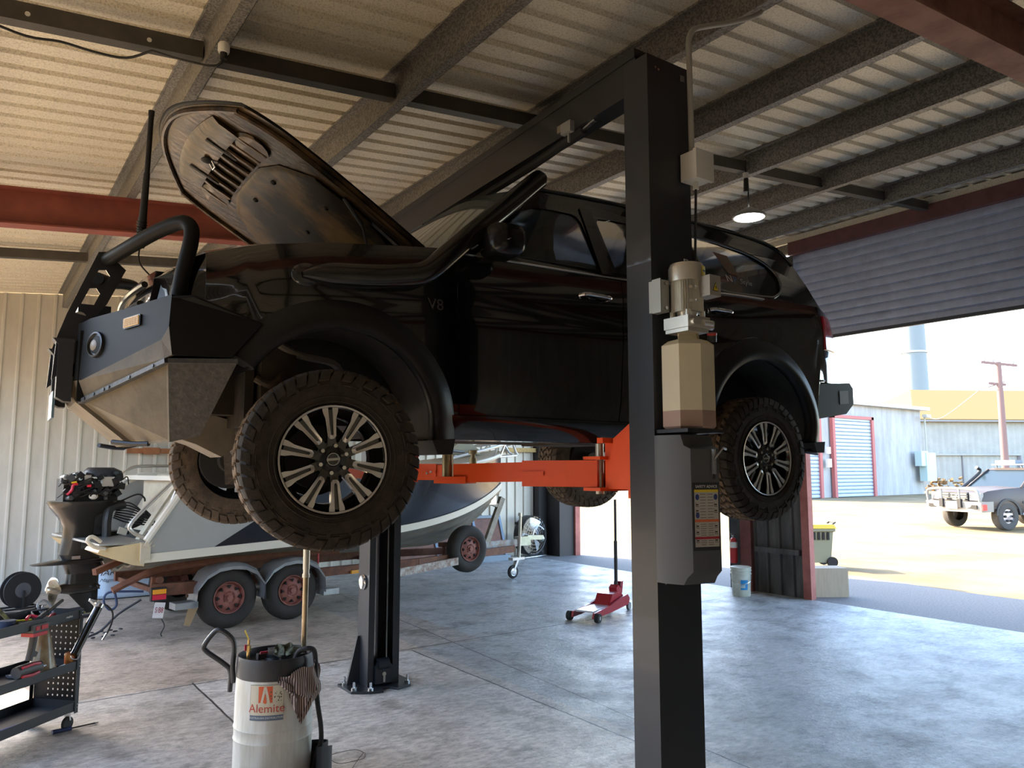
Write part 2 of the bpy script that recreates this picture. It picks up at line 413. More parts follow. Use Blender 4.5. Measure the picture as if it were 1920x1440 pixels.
# ================= two-post lift =================
lift_blk = M('lift_black',(.022,.024,.028),.38,.0,bump=.05,bscale=300,coat=.15)
lift_dk = M('lift_dark',(.012,.014,.018),.45)
orange = M('lift_orange',(.82,.085,.008),.42,0,var=.08)
zinc = M('zinc',(.62,.58,.48),.32,.85,var=.2)
steel = M('bright_steel',(.62,.62,.62),.25,.95,var=.1)
chrome = M('chrome',(.8,.8,.8),.08,1.)
rubber = M('rubber',(.018,.017,.016),.75)
blk_pl = M('black_plastic',(.02,.02,.021),.45)
white_pl = M('white_plastic',(.72,.70,.64),.45)
lift = thing('two_post_lift','dark grey two-post vehicle lift with orange swing arms holding the black four wheel drive up','vehicle lift',(2.6,4.0,0))
T_ = lift
# near column (opens away from camera)
mb = MB(); mb.bx(2.42,2.69,2.37,2.378,0.02,3.575); mb.bx(2.42,2.428,2.378,2.525,.02,3.575); mb.bx(2.682,2.69,2.378,2.525,.02,3.575)
mb.bx(2.428,2.47,2.517,2.525,.02,3.575); mb.bx(2.64,2.682,2.517,2.525,.02,3.575)
c1 = mb.build('column', lift_blk, T_, smooth=False, bevel=.004)
mb = MB(); mb.prism([(2.30,2.30),(2.81,2.30),(2.86,2.42),(2.86,2.62),(2.25,2.62),(2.25,2.42)],'z',0,.02); mb.build('base_plate', lift_blk, T_)
for x,z in ((2.47,3.52),(2.49,3.515)): mb = MB(); mb.cyl((x,2.366,z),(x,2.372,z),.006,n=10); mb.build('bolt', steel, c1)
mb = MB(); mb.bx(2.63,2.66,2.362,2.37,3.50,3.53); mb.build('conduit_clip', steel, c1)
# far column (opens towards the car)
mb = MB(); x0,x1,y0,y1 = 2.605,2.87,5.63,5.83
mb.bx(x0,x1,y1-.008,y1,.02,3.55); mb.bx(x0,x0+.008,y0,y1-.008,.02,3.55); mb.bx(x1-.008,x1,y0,y1-.008,.02,3.55)
mb.bx(x0+.008,x0+.05,y0,y0+.008,.02,3.55); mb.bx(x1-.055,x1-.008,y0,y0+.008,.02,3.55)
c2 = mb.build('column', lift_blk, T_, smooth=False)
mb = MB(); mb.prism([(2.46,5.60),(2.58,5.52),(2.68,5.50),(2.70,5.57),(2.76,5.57),(2.80,5.50),(2.93,5.54),(2.98,5.66),(2.98,5.86),(2.46,5.86)],'z',0,.02); bp = mb.build('base_plate', lift_blk, T_, smooth=False)
for x,y in ((2.50,5.64),(2.60,5.56),(2.93,5.60),(2.50,5.82),(2.94,5.82)):
    mb = MB(); mb.cyl((x,y,.02),(x,y,.035),.02,n=6); mb.cyl((x,y,.03),(x,y,.075),.009,n=8); mb.build('anchor_bolt', steel, bp)
mb = MB(); mb.prism([(2.50,.02),(2.606,.02),(2.606,.38),(2.585,.38)],'y',5.78,5.80); mb.build('gusset', lift_blk, T_, smooth=False)
mb = MB(); mb.prism([(5.7,.02),(5.6,.02)],'x',0,0) if False else None
mb = MB()
mb.bm.free()
for x in (2.665,2.685,2.79): mb = MB(); mb.bar((x,5.69,.1),(x,5.69,3.45),.006,.012); mb.build('lifting_chain', steel, T_)
mb = MB(); mb.cyl((2.705,5.72,.1),(2.705,5.72,2.3),.022,n=14); mb.build('hydraulic_cylinder', M('ram_grey',(.16,.16,.17),.35,.5), T_)
mb = MB(); mb.prism([(2.66,.04),(2.80,.04),(2.80,.17),(2.77,.20),(2.69,.20),(2.66,.17)],'y',5.60,5.66); mb.cyl((2.685,5.63,.18),(2.775,5.63,.18),.045,n=16)
mb.build('pulley_bracket', lift_dk, T_)
mb = MB(); mb.cyl((2.73,5.596,.11),(2.73,5.60,.11),.016,n=12); mb.bx(2.722,2.738,5.594,5.60,.05,.11); mb.build('pulley_pin', zinc, T_)
# round hole cover on the side face of far column
mb = MB(); mb.lathe([(.03,0),(.052,0),(.058,.012),(.052,.02),(.03,.012)],(2.605,5.73,.80),(-1,0,0),n=24); mb.build('cable_grommet', chrome, c2)
# overhead beam
mb = MB()
def beam_ring(y): 
    x = 2.555+(2.735-2.555)*(y-2.45)/(5.73-2.45)
    return [(x-.055,y,3.485),(x+.055,y,3.485),(x+.055,y,3.56),(x+.07,y,3.565),(x+.07,y,3.665),(x-.055,y,3.665)]
mb.loft([beam_ring(2.53),beam_ring(5.63)])
ob = mb.build('overhead_beam', lift_blk, T_, smooth=False)
mb = MB(); mb.loft([[(x-.062,y,3.655),(x+.076,y,3.655),(x+.076,y,3.70),(x-.062,y,3.70)] for x,y in ((2.56,2.53),(2.73,5.63))])
mb.build('beam_top_channel', lift_blk, ob, smooth=False)
mb = MB()
for z in (3.58,3.52): mb.cyl((2.494,2.56,z),(2.50,2.56,z),.012,n=8)
mb.bx(2.515,2.53,3.05,3.15,3.50,3.54); mb.build('beam_bolt', zinc, ob)
mb = MB(); mb.tube([(2.56,2.98,3.475),(2.59,3.5,3.445),(2.635,4.3,3.44),(2.665,4.85,3.44)],.026,k=3); sb = mb.build('padded_shutoff_bar', rubber, T_)
mb = MB(); mb.cyl((2.54,2.86,3.48),(2.56,2.99,3.473),.012); mb.build('bar_end', steel, sb)
mb = MB(); mb.bx(2.50,2.53,3.02,3.10,3.47,3.53); mb.bx(2.515,2.525,3.05,3.06,3.42,3.47); mb.build('limit_switch', M('switch_grey',(.3,.3,.28),.5), T_, bevel=.004)
mb = MB(); mb.cyl((2.64,4.9,3.40),(2.64,4.9,3.49),.006,n=8); mb.build('bar_hanger', lift_dk, T_)
# carriages
mb = MB(); mb.bx(2.44,2.67,2.53,2.56,1.55,1.88); mb.bx(2.43,2.442,2.53,2.70,1.59,1.80); mb.bx(2.668,2.68,2.53,2.70,1.59,1.80)
mb.prism([(2.56,1.60),(2.80,1.60),(2.80,1.63),(2.56,1.75)],'x',2.47,2.64)
mb.bx(2.38,2.73,2.68,2.80,1.725,1.74); mb.bx(2.38,2.73,2.68,2.80,1.58,1.595); mb.bx(2.38,2.46,2.66,2.70,1.80,1.825)
ca = mb.build('carriage', orange, T_, smooth=False)
mb = MB(); mb.prism([(2.53,1.60),(2.64,1.60),(2.64,1.82),(2.53,1.885)],'x',2.425,2.435); mb.build('carriage_plate', orange, ca, smooth=False)
for x in (2.44,2.67): mb = MB(); mb.cyl((x,2.75,1.565),(x,2.75,1.80),.02,n=14); mb.build('arm_pin', zinc, ca)
mb = MB(); mb.bx(2.72,2.95,5.50,5.62,1.58,1.90); mb.bx(2.58,2.90,5.44,5.50,1.61,1.76); mb.build('carriage', orange, T_, smooth=False)
def arm(p0, pm, p1, mat=orange):
    p0,pm,p1 = Vector(p0),Vector(pm),Vector(p1)
    mb = MB(); mb.bar(p0,pm,.11,.125); e = (pm-p0).normalized(); mb.bar(pm-e*.12,pm-e*.0,.125,.02); 
    a = mb.build('swing_arm', mat, T_, smooth=False, bevel=.003)
    mb = MB(); d = (p1-p0).normalized(); q = Vector((0,0,1))
    mb.bar(pm-d*.15+q*.01, p1-d*.06+q*.0,.085,.095); mb.bar(p1-d*.14-q*.035, p1+d*.05-q*.035,.11,.035)
    mb.build('arm_extension', mat, a, smooth=False, bevel=.003)
    mb = MB(); sd = d.cross(q)
    for k in (0,.035): mb.cyl(pm-d*(.04+k)+sd*.055-q*(.0+k*.3), pm-d*(.04+k)+sd*.068-q*(.0+k*.3),.010,n=8)
    mb.build('arm_bolt', steel, a)
    mb = MB(); b0 = p1-q*.02
    mb.cyl(b0,b0+q*.125,.029,n=20); mb.cyl(b0+q*.125,b0+q*.155,.018,n=16); mb.cyl(b0+q*.155,b0+q*.185,.034,n=20)
    mb.build('lift_pad', M('pad_brass',(.42,.36,.22),.35,.8,var=.3), a)
arm((2.45,2.75,1.66),(2.27,3.10,1.66),(2.05,3.50,1.66))
arm((2.67,2.75,1.66),(2.95,3.15,1.66),(3.22,3.52,1.66))
arm((2.70,5.47,1.66),(2.40,5.25,1.66),(2.03,4.98,1.66))
arm((2.86,5.47,1.66),(3.0,5.25,1.66),(3.15,5.0,1.66))
mb = MB(); mb.tube([(2.68,2.80,1.84),(2.78,3.02,1.80),(2.88,3.25,1.74)],.008,n=8); mb.bar((2.66,2.80,1.80),(2.85,3.2,1.735),.004,.04); mb.build('foot_guard', M('guard_pale',(.55,.5,.55),.4,.3), ca)
# power unit
pu_x, pu_y = 2.535, 2.27
alu = M('motor_aluminium',(.80,.77,.68),.36,.8,var=.15)
mb = MB()
mb.lathe([(.040,2.335),(.045,2.36),(.060,2.365)],(pu_x,pu_y,0),n=24)
pr = []
for i in range(72):
    a = 2*PI*i/72; r = .071 if i%2 else .060; pr.append((pu_x+r*math.cos(a),pu_y+r*math.sin(a)))
mb.prism(pr,'z',2.36,2.50)
mb.lathe([(.070,2.50),(.078,2.495),(.079,2.555),(.070,2.575),(.03,2.585)],(pu_x,pu_y,0),n=30)
for z in (2.40,2.46): mb.box((pu_x-.045,pu_y-.062,z),(.014,.012,.012),Matrix.Rotation(-.6,3,'Z')); mb.box((pu_x-.02,pu_y-.071,z),(.012,.012,.012))
for sx in (-1,1):
    for sy in (-1,1): mb.cyl((pu_x+sx*.045,pu_y+sy*.045,2.335),(pu_x+sx*.045,pu_y+sy*.045,2.365),.012,n=10)
motor = mb.build('electric_motor', alu, T_)
mb = MB(); mb.tube([(pu_x-.01,pu_y,2.58),(pu_x-.012,pu_y,2.60),(pu_x+.008,pu_y,2.60),(pu_x+.01,pu_y,2.58)],.004,n=8); mb.build('lifting_eye', steel, motor)
mb = MB(); mb.bx(pu_x+.005,pu_x+.075,pu_y-.125,pu_y-.045,2.42,2.51); tb = mb.build('terminal_box', M('terminal_grey',(.40,.38,.34),.45,.3), motor, bevel=.005)
yel = M('warning_yellow',(.80,.62,.03),.5); ink = M('black_ink',(.01,.01,.01),.6)
mb = MB(); mb.prism([(pu_x+.022,2.440),(pu_x+.058,2.440),(pu_x+.040,2.478)],'y',pu_y-.127,pu_y-.1255); tr = mb.build('shock_warning_sticker', ink, tb, smooth=False)
mb = MB(); mb.prism([(pu_x+.0255,2.4425),(pu_x+.0545,2.4425),(pu_x+.040,2.473)],'y',pu_y-.128,pu_y-.127); mb.build('sticker_yellow', yel, tr, smooth=False) if False else tag(mb.build('sticker_face', yel, tb, smooth=False))
mb = MB(); mb.prism([(pu_x+.041,2.466),(pu_x+.036,2.456),(pu_x+.040,2.456),(pu_x+.038,2.445),(pu_x+.044,2.459),(pu_x+.040,2.459)],'y',pu_y-.129,pu_y-.128); mb.build('bolt_symbol', ink, tb, smooth=False)
mb = MB(); 
mb.grid(lambda u,v:(pu_x+.0805*math.cos(R(-85+55*u)),pu_y+.0805*math.sin(R(-85+55*u)),2.515+.045*v),8,1); dr = mb.build('direction_sticker', yel, motor)
mb = MB(); f_ = lambda u,r_:(pu_x+.082*math.cos(R(-85+55*u)),pu_y+.082*math.sin(R(-85+55*u)),r_)
mb.loft([[f_(u,2.533),f_(u,2.542)] for u in (.12,.3,.5,.68)],caps=False,ringclosed=False); mb.f([mb.v(f_(.66,2.526)),mb.v(f_(.9,2.5375)),mb.v(f_(.66,2.549))]); mb.build('arrow', ink, motor)
# pump block
mb = MB(); mb.bx(pu_x-.075,pu_x+.065,pu_y-.07,pu_y+.07,2.285,2.335); mb.bx(pu_x-.07,pu_x+.06,pu_y-.065,pu_y+.065,2.268,2.284)
mb.bx(pu_x-.06,pu_x-.01,pu_y-.085,pu_y-.07,2.295,2.315); mb.cyl((pu_x+.0,pu_y-.085,2.305),(pu_x+.06,pu_y-.085,2.305),.014,n=14)
mb.cyl((pu_x+.065,pu_y-.05,2.30),(pu_x+.10,pu_y-.05,2.30),.014,n=12); mb.cyl((pu_x-.05,pu_y-.09,2.305),(pu_x-.05,pu_y-.07,2.305),.015,n=12)
pb = mb.build('pump_block', alu, T_, bevel=.003)
mb = MB(); mb.tube([(pu_x+.06,pu_y-.02,2.42),(pu_x+.10,pu_y-.03,2.40),(pu_x+.11,pu_y-.04,2.34),(pu_x+.09,pu_y-.05,2.31)],.004,n=8,k=4); mb.build('power_lead', rubber, pb)
mb = MB(); mb.bx(2.405,2.455,2.30,2.372,2.36,2.50); mb.bx(2.402,2.408,2.30,2.35,2.355,2.505); mb.build('mounting_bracket', M('bracket_grey',(.42,.42,.38),.4,.6), T_, bevel=.002)
mb = MB(); mb.cyl((2.43,2.29,2.375),(2.43,2.30,2.375),.008,n=8); mb.cyl((2.43,2.29,2.485),(2.43,2.30,2.485),.008,n=8); mb.build('bracket_bolt', steel, T_)
# oil tank (translucent plastic, oil line low down)
def tankring(z,g=0): 
    x0,x1,y0,y1 = 2.448+g,2.638-g,2.19+g,2.345-g
    return [(x0,y0+.055,z),(x0+.075,y0,z),(x1-.03,y0,z),(x1,y0+.03,z),(x1,y1,z),(x0,y1,z)]
tank_m = M('tank_plastic',(.70,.62,.44),.42,0,var=.06,vscale=3)
mb = MB(); mb.loft([tankring(1.93),tankring(2.215),tankring(2.235,.02),tankring(2.245,.05),tankring(2.27,.055)]); tk = mb.build('oil_tank', tank_m, T_, angle=25, bevel=.006)
mb = MB(); mb.loft([tankring(1.853,.006),tankring(1.862),tankring(1.93)]); mb.build('oil_level', M('tank_oil',(.40,.27,.21),.42), tk, angle=25)
mb = MB(); mb.cyl((2.62,2.21,2.232),(2.615,2.205,2.262),.020,n=16); cp_ = mb.build('filler_cap', blk_pl, tk)
mb = MB(); mb.cyl((2.615,2.205,2.262),(2.613,2.203,2.270),.021,n=16); mb.build('cap_top', M('cap_red',(.55,.03,.02),.4), tk)
mb = MB(); mb.bx(2.43,2.66,2.19,2.37,1.835,1.85); mb.build('tank_shelf', lift_dk, T_)
# plastic cover with safety decal
def cvr(z,a): return [(2.418,2.37,z),(2.418,2.325,z),(2.445+.02*a,2.245-.035*a,z),(2.60,2.215-.04*a,z),(2.635,2.25-.03*a,z),(2.645,2.37,z)]
cov = M('cover_grey',(.085,.088,.092),.42,bump=.06,bscale=250)
mb = MB(); mb.loft([cvr(1.205,0),cvr(1.235,.4),cvr(1.26,1),cvr(1.765,1),cvr(1.78,.3),cvr(1.825,0)]); cv = mb.build('column_cover', cov, T_, bevel=.004, angle=50)
mb = MB(); mb.bx(2.56,2.572,2.165,2.18,1.66,1.765); mb.tube([(2.56,2.165,1.72),(2.60,2.15,1.77),(2.63,2.16,1.765)],.005,n=8); mb.build('release_lever', steel, cv)
mb = MB(); mb.bx(2.565,2.569,2.170,2.178,1.64,1.74); mb.build('lever_slot', ink, cv)
for x in (2.46,2.60): mb = MB(); mb.cyl((x,2.36,1.197),(x,2.37,1.197),.006,n=8); mb.build('cover_screw', steel, cv)
# decal lies on the front face
A_ = Vector((2.465,2.21,0)); B_ = Vector((2.60,2.175,0)); dv = (B_-A_); L_ = dv.length; dv.normalize(); nv = Vector((dv.y,-dv.x,0))
def dec(u,z,w): p = A_+dv*u+nv*w; return (p.x,p.y,z)
def drect(mb,u0,u1,z0,z1,w): 
    mb.f([mb.v(dec(u0,z0,w)),mb.v(dec(u1,z0,w)),mb.v(dec(u1,z1,w)),mb.v(dec(u0,z1,w))])
mb = MB(); drect(mb,.004,.135,1.345,1.625,.0015); dc = mb.build('safety_decal', M('decal_black',(.02,.022,.028),.4), cv, smooth=False)
mb = MB(); drect(mb,.012,.130,1.36,1.585,.002); mb.build('decal_panel', M('decal_grey',(.50,.49,.46),.5), dc, smooth=False)
mb = MB(); drect(mb,.012,.130,1.585,1.596,.0022); mb.build('decal_caution_strip', yel, dc, smooth=False)
mb = MB(); drect(mb,.012,.130,1.462,1.473,.0025); mb.build('decal_warning_strip', M('decal_orange',(.75,.16,.05),.5), dc, smooth=False)
mb = MB(); drect(mb,.012,.130,1.392,1.402,.0025); mb.build('decal_danger_strip', M('decal_red',(.45,.02,.04),.5), dc, smooth=False)
mb = MB(); text_mb(mb,'SAFETY ADVICE',.016,.0004,lambda u,v,w: dec(.072+u,1.608+v,.002+w),sx=.95); mb.build('decal_title', M('decal_white',(.8,.8,.8),.5), dc, smooth=False)
mb = MB()
for z in (1.575,1.563,1.551,1.539,1.527,1.515,1.503,1.491,1.479,1.452,1.443,1.434,1.425,1.416,1.407,1.384,1.376,1.368):
    for u0 in (.040,.076): drect(mb,u0,u0+.026+random.random()*.004,z,z+.0025,.0024)
mb.build('decal_lines', M('decal_ink',(.15,.15,.15),.6), dc, smooth=False)
mb = MB()
for z in (1.553,1.478):
    for u0 in (.026,.116) if z>1.5 else (.026,):
        q = [dec(u0+.0095*math.cos(2*PI*i/16),z+.012+.0125*math.sin(2*PI*i/16),.0026) for i in range(16)]; mb.f([mb.v(p) for p in q])
mb.build('decal_pictogram', M('decal_blue',(.03,.05,.22),.5), dc, smooth=False)
for z in (1.525,1.500,1.437,1.412,1.378):
    for u0 in (.018,.109):
        mb = MB(); drect(mb,u0,u0+.015,z,z+.002,.0026); drect(mb,u0+.002,u0+.013,z+.006,z+.011,.0026); drect(mb,u0,u0+.0015,z,z+.018,.0026); mb.build('decal_symbol', ink, dc, smooth=False)

# junction box and conduit above the power unit
jb = thing('junction_box','white plastic isolator box on the side of the near lift column','junction box',(2.66,2.33,3.05))
mb = MB(); mb.bx(2.615,2.725,2.28,2.36,3.00,3.13); mb.build('box_body', white_pl, jb, bevel=.006)
mb = MB(); mb.bx(2.61,2.73,2.262,2.28,2.995,3.135); mb.build('box_lid', white_pl, jb, bevel=.004)
mb = MB(); mb.cyl((2.67,2.32,2.965),(2.67,2.32,3.0),.014,n=14); mb.build('cable_gland', white_pl, jb)
mb = MB(); mb.tube([(2.67,2.32,2.97),(2.675,2.33,2.85),(2.685,2.35,2.6),(2.66,2.33,2.5)],.006,n=8,k=4); mb.build('lead', rubber, jb)
cd = MB(); cd.tube([(2.66,2.33,3.13),(2.665,2.335,3.4),(2.665,2.335,3.60),(2.665,2.335,3.70),(2.70,2.335,3.765),(2.80,2.34,3.82),(3.0,2.36,3.92),(3.2,2.38,4.03),(3.30,2.39,4.10)],.0135,n=12,k=4)
tag(cd.build('electrical_conduit', M('conduit_grey',(.42,.41,.36),.5)), 'grey conduit rising from the white box and bending over to the roof','conduit')
# ================= black four wheel drive on the lift =================
paint = M('black_paint',(.0035,.0035,.004),.10,0,coat=1.)
satin = M('satin_black',(.012,.0125,.014),.40,bump=.05,bscale=300)
dkglass = M('dark_glass',(.012,.016,.014),.04,0,coat=.5,alpha=.42)
under = M('underbody',(.040,.029,.019),.85,rgb2=(.014,.011,.009),vscale=7)
mud = M('muddy_steel',(.085,.058,.036),.8,.1,rgb2=(.02,.016,.012),vscale=14)
tyre_m = M('tyre_rubber',(.040,.029,.020),.85,0,rgb2=(.017,.013,.010),vscale=16,bump=.25,bscale=90)
tread_m = M('tread_rubber_dusty',(.21,.14,.082),.9,0,rgb2=(.075,.05,.032),vscale=22)
gloss_blk = M('gloss_black',(.006,.006,.007),.15,coat=.6)
machined = M('machined_alloy',(.62,.60,.56),.34,.7,var=.08)
car = thing('four_wheel_drive','big black four wheel drive raised on the lift, bonnet propped open, steel front bar','car',(2.9,4.36,1.3))
YC = 4.36
def zt(x): # top edge of lower body
    pts = [(.55,2.52),(.72,2.64),(1.0,2.715),(1.3,2.765),(1.95,2.845),(3.0,2.855),(4.6,2.90),(5.22,2.91),(5.38,2.86),(5.50,2.72)]
    for a,b in zip(pts[:-1],pts[1:]):
        if x <= b[0]: t = (x-a[0])/(b[0]-a[0]); return a[1]+(b[1]-a[1])*max(0,t)
    return pts[-1][1]
def zb(x):
    if x < 1.0: return 2.22
    if x > 5.12: return 2.325
    return 1.905
def hw(x,z):
    t = (z-1.83)/(zt(x)-1.83)
    w = .965
    if t > .80: w -= .035*((t-.80)/.20)**1.6
    if t > .62: w -= .012*min(1,(t-.62)/.1)
    if t < .3: w -= .05*((.3-t)/.3)**2
    if x < 1.5: w -= .20*((1.5-x)/.95)**2.4
    if x > 5.15: w -= .10*((x-5.15)/.35)**2
    w += .014*math.exp(-((x-1.4)/.45)**2)+.014*math.exp(-((x-4.43)/.5)**2)
    return w
NX, NZ = 84, 26
def ring(x):
    b, t = zb(x), zt(x); R_ = []
    for i in range(NZ+1):
        z = b+(t-b)*i/NZ; R_.append((x,YC-hw(x,z),z))
    e = .06
    top = [(x,YC-hw(x,t)+e,t+.018),(x,YC-.4,t+.03),(x,YC+.4,t+.03),(x,YC+hw(x,t)-e,t+.018)]
    R_ += top
    for i in range(NZ,-1,-1):
        z = b+(t-b)*i/NZ; R_.append((x,YC+hw(x,z),z))
    return R_
mb = MB(); mb.loft([ring(.80+(5.47-.80)*i/NX) for i in range(NX+1)])
bm_me = mb.mesh('body_raw')
def nring(x):
    t = zt(x); b = 2.40; R_ = [(x,YC-hw(x,b+(t-b)*i/8),b+(t-b)*i/8) for i in range(9)]
    R_ += [(x,YC-.4,t+.03),(x,YC+.4,t+.03)]+[(x,YC+hw(x,b+(t-b)*i/8),b+(t-b)*i/8) for i in range(8,-1,-1)]
    return R_
mb = MB(); mb.loft([[(p[0]+.10*abs((p[1]-YC)/.9)**3*(1-i/6),p[1],p[2]) for p in nring(.62+.19*i/6)] for i in range(7)]); nose_me = mb
body_o = bpy.data.objects.new('body_raw', bm_me); COL.objects.link(body_o)
FA = (1.405,1.855,.50); RA = (4.44,1.90,.545)
cutters = []
for cx_,cz_,r_ in (FA,RA):
    for s in (-1,1):
        q = MB(); q.cyl((cx_,YC+s*.56,cz_),(cx_,YC+s*1.2,cz_),r_,n=56); q.bx(cx_-r_*.995,cx_+r_*.995,YC+s*.56,YC+s*1.2,1.3,cz_) if False else None
        pr = arc(cx_,cz_,r_,0,180,30)+[(cx_-r_,1.5),(cx_+r_,1.5)]
        q2 = MB(); q2.prism(pr,'y',YC+s*.60,YC+s*1.3); q.bm.free()
        me = q2.mesh('cutter'); o = bpy.data.objects.new('cutter', me); COL.objects.link(o); cutters.append(o)
        md = body_o.modifiers.new('b','BOOLEAN'); md.object = o; md.operation = 'DIFFERENCE'; md.solver = 'EXACT'
dg = bpy.context.evaluated_depsgraph_get(); dg.update()
me2 = bpy.data.meshes.new_from_object(body_o.evaluated_get(dg))
for o in cutters+[body_o]: bpy.data.objects.remove(o)
me2.transform(Matrix.Translation(-wloc(car))); me2.materials.clear()
body = link_mesh('body', me2, [paint, satin], car, angle=40)
for p in body.data.polygons:
    c = p.center+wloc(car)
    p.material_index = 1 if (abs(c.y-YC) < .75 and c.z < 2.5) or p.normal.z < -.7 or any((c.x-a)**2+(c.z-b)**2 < (r*1.01)**2 and c.z>1.5 and abs(p.normal.y)<.5 and abs(c.y-YC)>.5 and ((c.x-a)**2+(c.z-b)**2)<(r*1.005)**2 for a,b,r in (FA,RA)) else 0
# door skins with shut lines
def side(x,z,s=-1,out=.004): return (x, YC+s*(hw(x,z)+out), z)
def door(name, xa, xb, s):
    """xa(t), xb(t): front and rear edges as functions of height 0..1"""
    z0,z1 = 1.965,2.835
    def fn(u,v):
        z = z0+(z1-z0)*v; x = xa(v)+(xb(v)-xa(v))*u
        z = min(z, zt(x)-.004); return side(x,z,s)
    mb = MB(); mb.slab(fn,14,24,(0,-s*.022,0)); return mb.build(name, paint, car, angle=50)
fa = lambda v: 2.055-.02*v
fb = lambda v: 3.145+.06*v
ra = lambda v: 3.157+.06*v
def rb(v):
    z = 1.965+.87*v
    arcx = 4.44-math.sqrt(max(0,.60**2-(z-1.90)**2)) if z < 2.5 else 4.44
    return min(4.10, arcx) if z < 2.45 else 4.10
for s in (-1,1):
    fd = door('front_door', fa, fb, s); rd = door('rear_door', ra, rb, s)
    for d,x0,x1 in ((fd,2.86,3.10),(rd,3.95,4.17)):
        zc_ = 2.70 if d is fd else 2.735
        mb = MB(); yy = lambda x: side(x,zc_,s,.04)[1]
        mb.tube([side(x0,zc_,s,.005),(x0+.03,yy(x0),zc_+.004),(x0+.12,yy(x0),zc_+.006),(x1-.03,yy(x1),zc_+.002),side(x1,zc_,s,.005)],.011,n=10,k=4,sy=.8)
        h_ = mb.build('door_handle', chrome, d)
        mb = MB(); mb.sphere(side(x0+.10,zc_,s,.0),.05,(1,.15,.55)); mb.build('handle_recess', gloss_blk, d)
    mb = MB(); mb.tube([side(x,zt(x)-.012+.0,s,.006) for x in (2.06,2.4,2.8,3.2,3.6,4.0,4.3,4.55)],.008,n=8); mb.build('belt_moulding', chrome, car)
    # sill / side step
    mb = MB(); mb.slab(lambda u,v:(1.93+u*1.99, YC+s*(.89+.075*math.sin(PI*v*.5)), (1.835 if s<0 else 1.88)+v*(.125 if s<0 else .08)),10,6,(0,-s*.12,0)); mb.build('sill_panel', gloss_blk, car)
    # flares
    for (cx_,cz_,r_),a0,a1 in ((FA,-8,146),(RA,-10,172)):
        rings = []
        for i in range(41):
            a = R(a0+(a1-a0)*i/40); c_,s_ = math.cos(a),math.sin(a); rr = []
            for dr,dy in ((-.005,-.03),(-.014,.0),(-.016,.040),(-.004,.055),(.03,.056),(.075,.040),(.13,.004),(.13,-.02),(.03,-.06)):
                x = cx_+(r_+dr)*c_; z = cz_+(r_+dr)*s_
                xx = min(max(cx_+(r_+.1)*c_,.7),5.3); base = hw(xx,max(1.9,min(2.6,cz_+(r_+.1)*s_)))
                rr.append((x,YC+s*(base+dy),z))
            rings.append(rr)
        mb = MB(); mb.loft(rings); fl = mb.build('wheel_arch_flare', M('flare_black',(.011,.011,.011),.42,spec=.3), car, angle=50)
        mb = MB()
        x0 = cx_+r_*.985
        mb.prism([(x0-.03,cz_-.03),(x0+.10,cz_-.02),(x0+.085,cz_-.10),(x0-.0,cz_-.10)],'y',YC+s*.70,YC+s*1.02); mb.build('mud_flap', rubber, fl)
        # liner
        mb = MB(); mb.slab(lambda u,v:(cx_+(r_-.004)*math.cos(R(-5+u*(138 if cx_<2 else 178))),YC+s*(.56+.38*v),cz_+(r_-.004)*math.sin(R(-5+u*(138 if cx_<2 else 178)))),30,2,(0,0,.001)); mb.build('arch_liner', M('liner',(.035,.030,.024),.7,rgb2=(.015,.013,.011),vscale=9), fl)
# rear arch swage line
mb = MB(); mb.tube([side(x,z,-1,.003) for x,z in [(RA[0]+.66*math.cos(R(a)),RA[1]+.69*math.sin(R(a))) for a in range(90,178,6)] if z<2.62],.004,n=6); mb.build('swage_line', paint, car)
# ---- greenhouse ----
def SP(x,z,w=0,s=-1): return (x, YC+s*(.935-(z-2.84)*.40 - .05*max(0,(x-4.6)/.8)**2 - .02*max(0,(2.6-x)) - w), z)
outer = [(1.98,2.84),(2.25,3.06),(2.50,3.27),(2.66,3.375),(2.9,3.405),(3.4,3.43),(4.1,3.44),(4.7,3.43),(5.00,3.385),(5.16,3.27),(5.26,3.08),(5.33,2.88),(5.28,2.87),(4.0,2.85)]
w1 = [(2.20,2.875),(2.33,2.99),(2.56,3.19),(2.63,3.235)]+arc(2.96,3.17,.075,80,0,5)+arc(3.03,2.91,.03,0,-90,4)
w1 = [(2.20,2.875),(2.36,3.02),(2.56,3.195),(2.66,3.245),(2.80,3.26),(2.95,3.262),(2.99,3.25),(3.015,3.21),(3.06,2.92),(3.04,2.89)]
w2 = [(3.19,2.885),(3.15,3.24),(3.17,3.27),(3.3,3.285),(3.84,3.30),(3.88,3.27),(3.93,3.1),(3.98,2.90)]
w3 = [(4.06,2.905),(4.01,3.1),(3.96,3.28),(3.99,3.305),(4.3,3.30),(4.62,3.26),(4.80,3.19),(4.87,3.10),(4.83,3.0),(4.74,2.94),(4.62,2.915)]
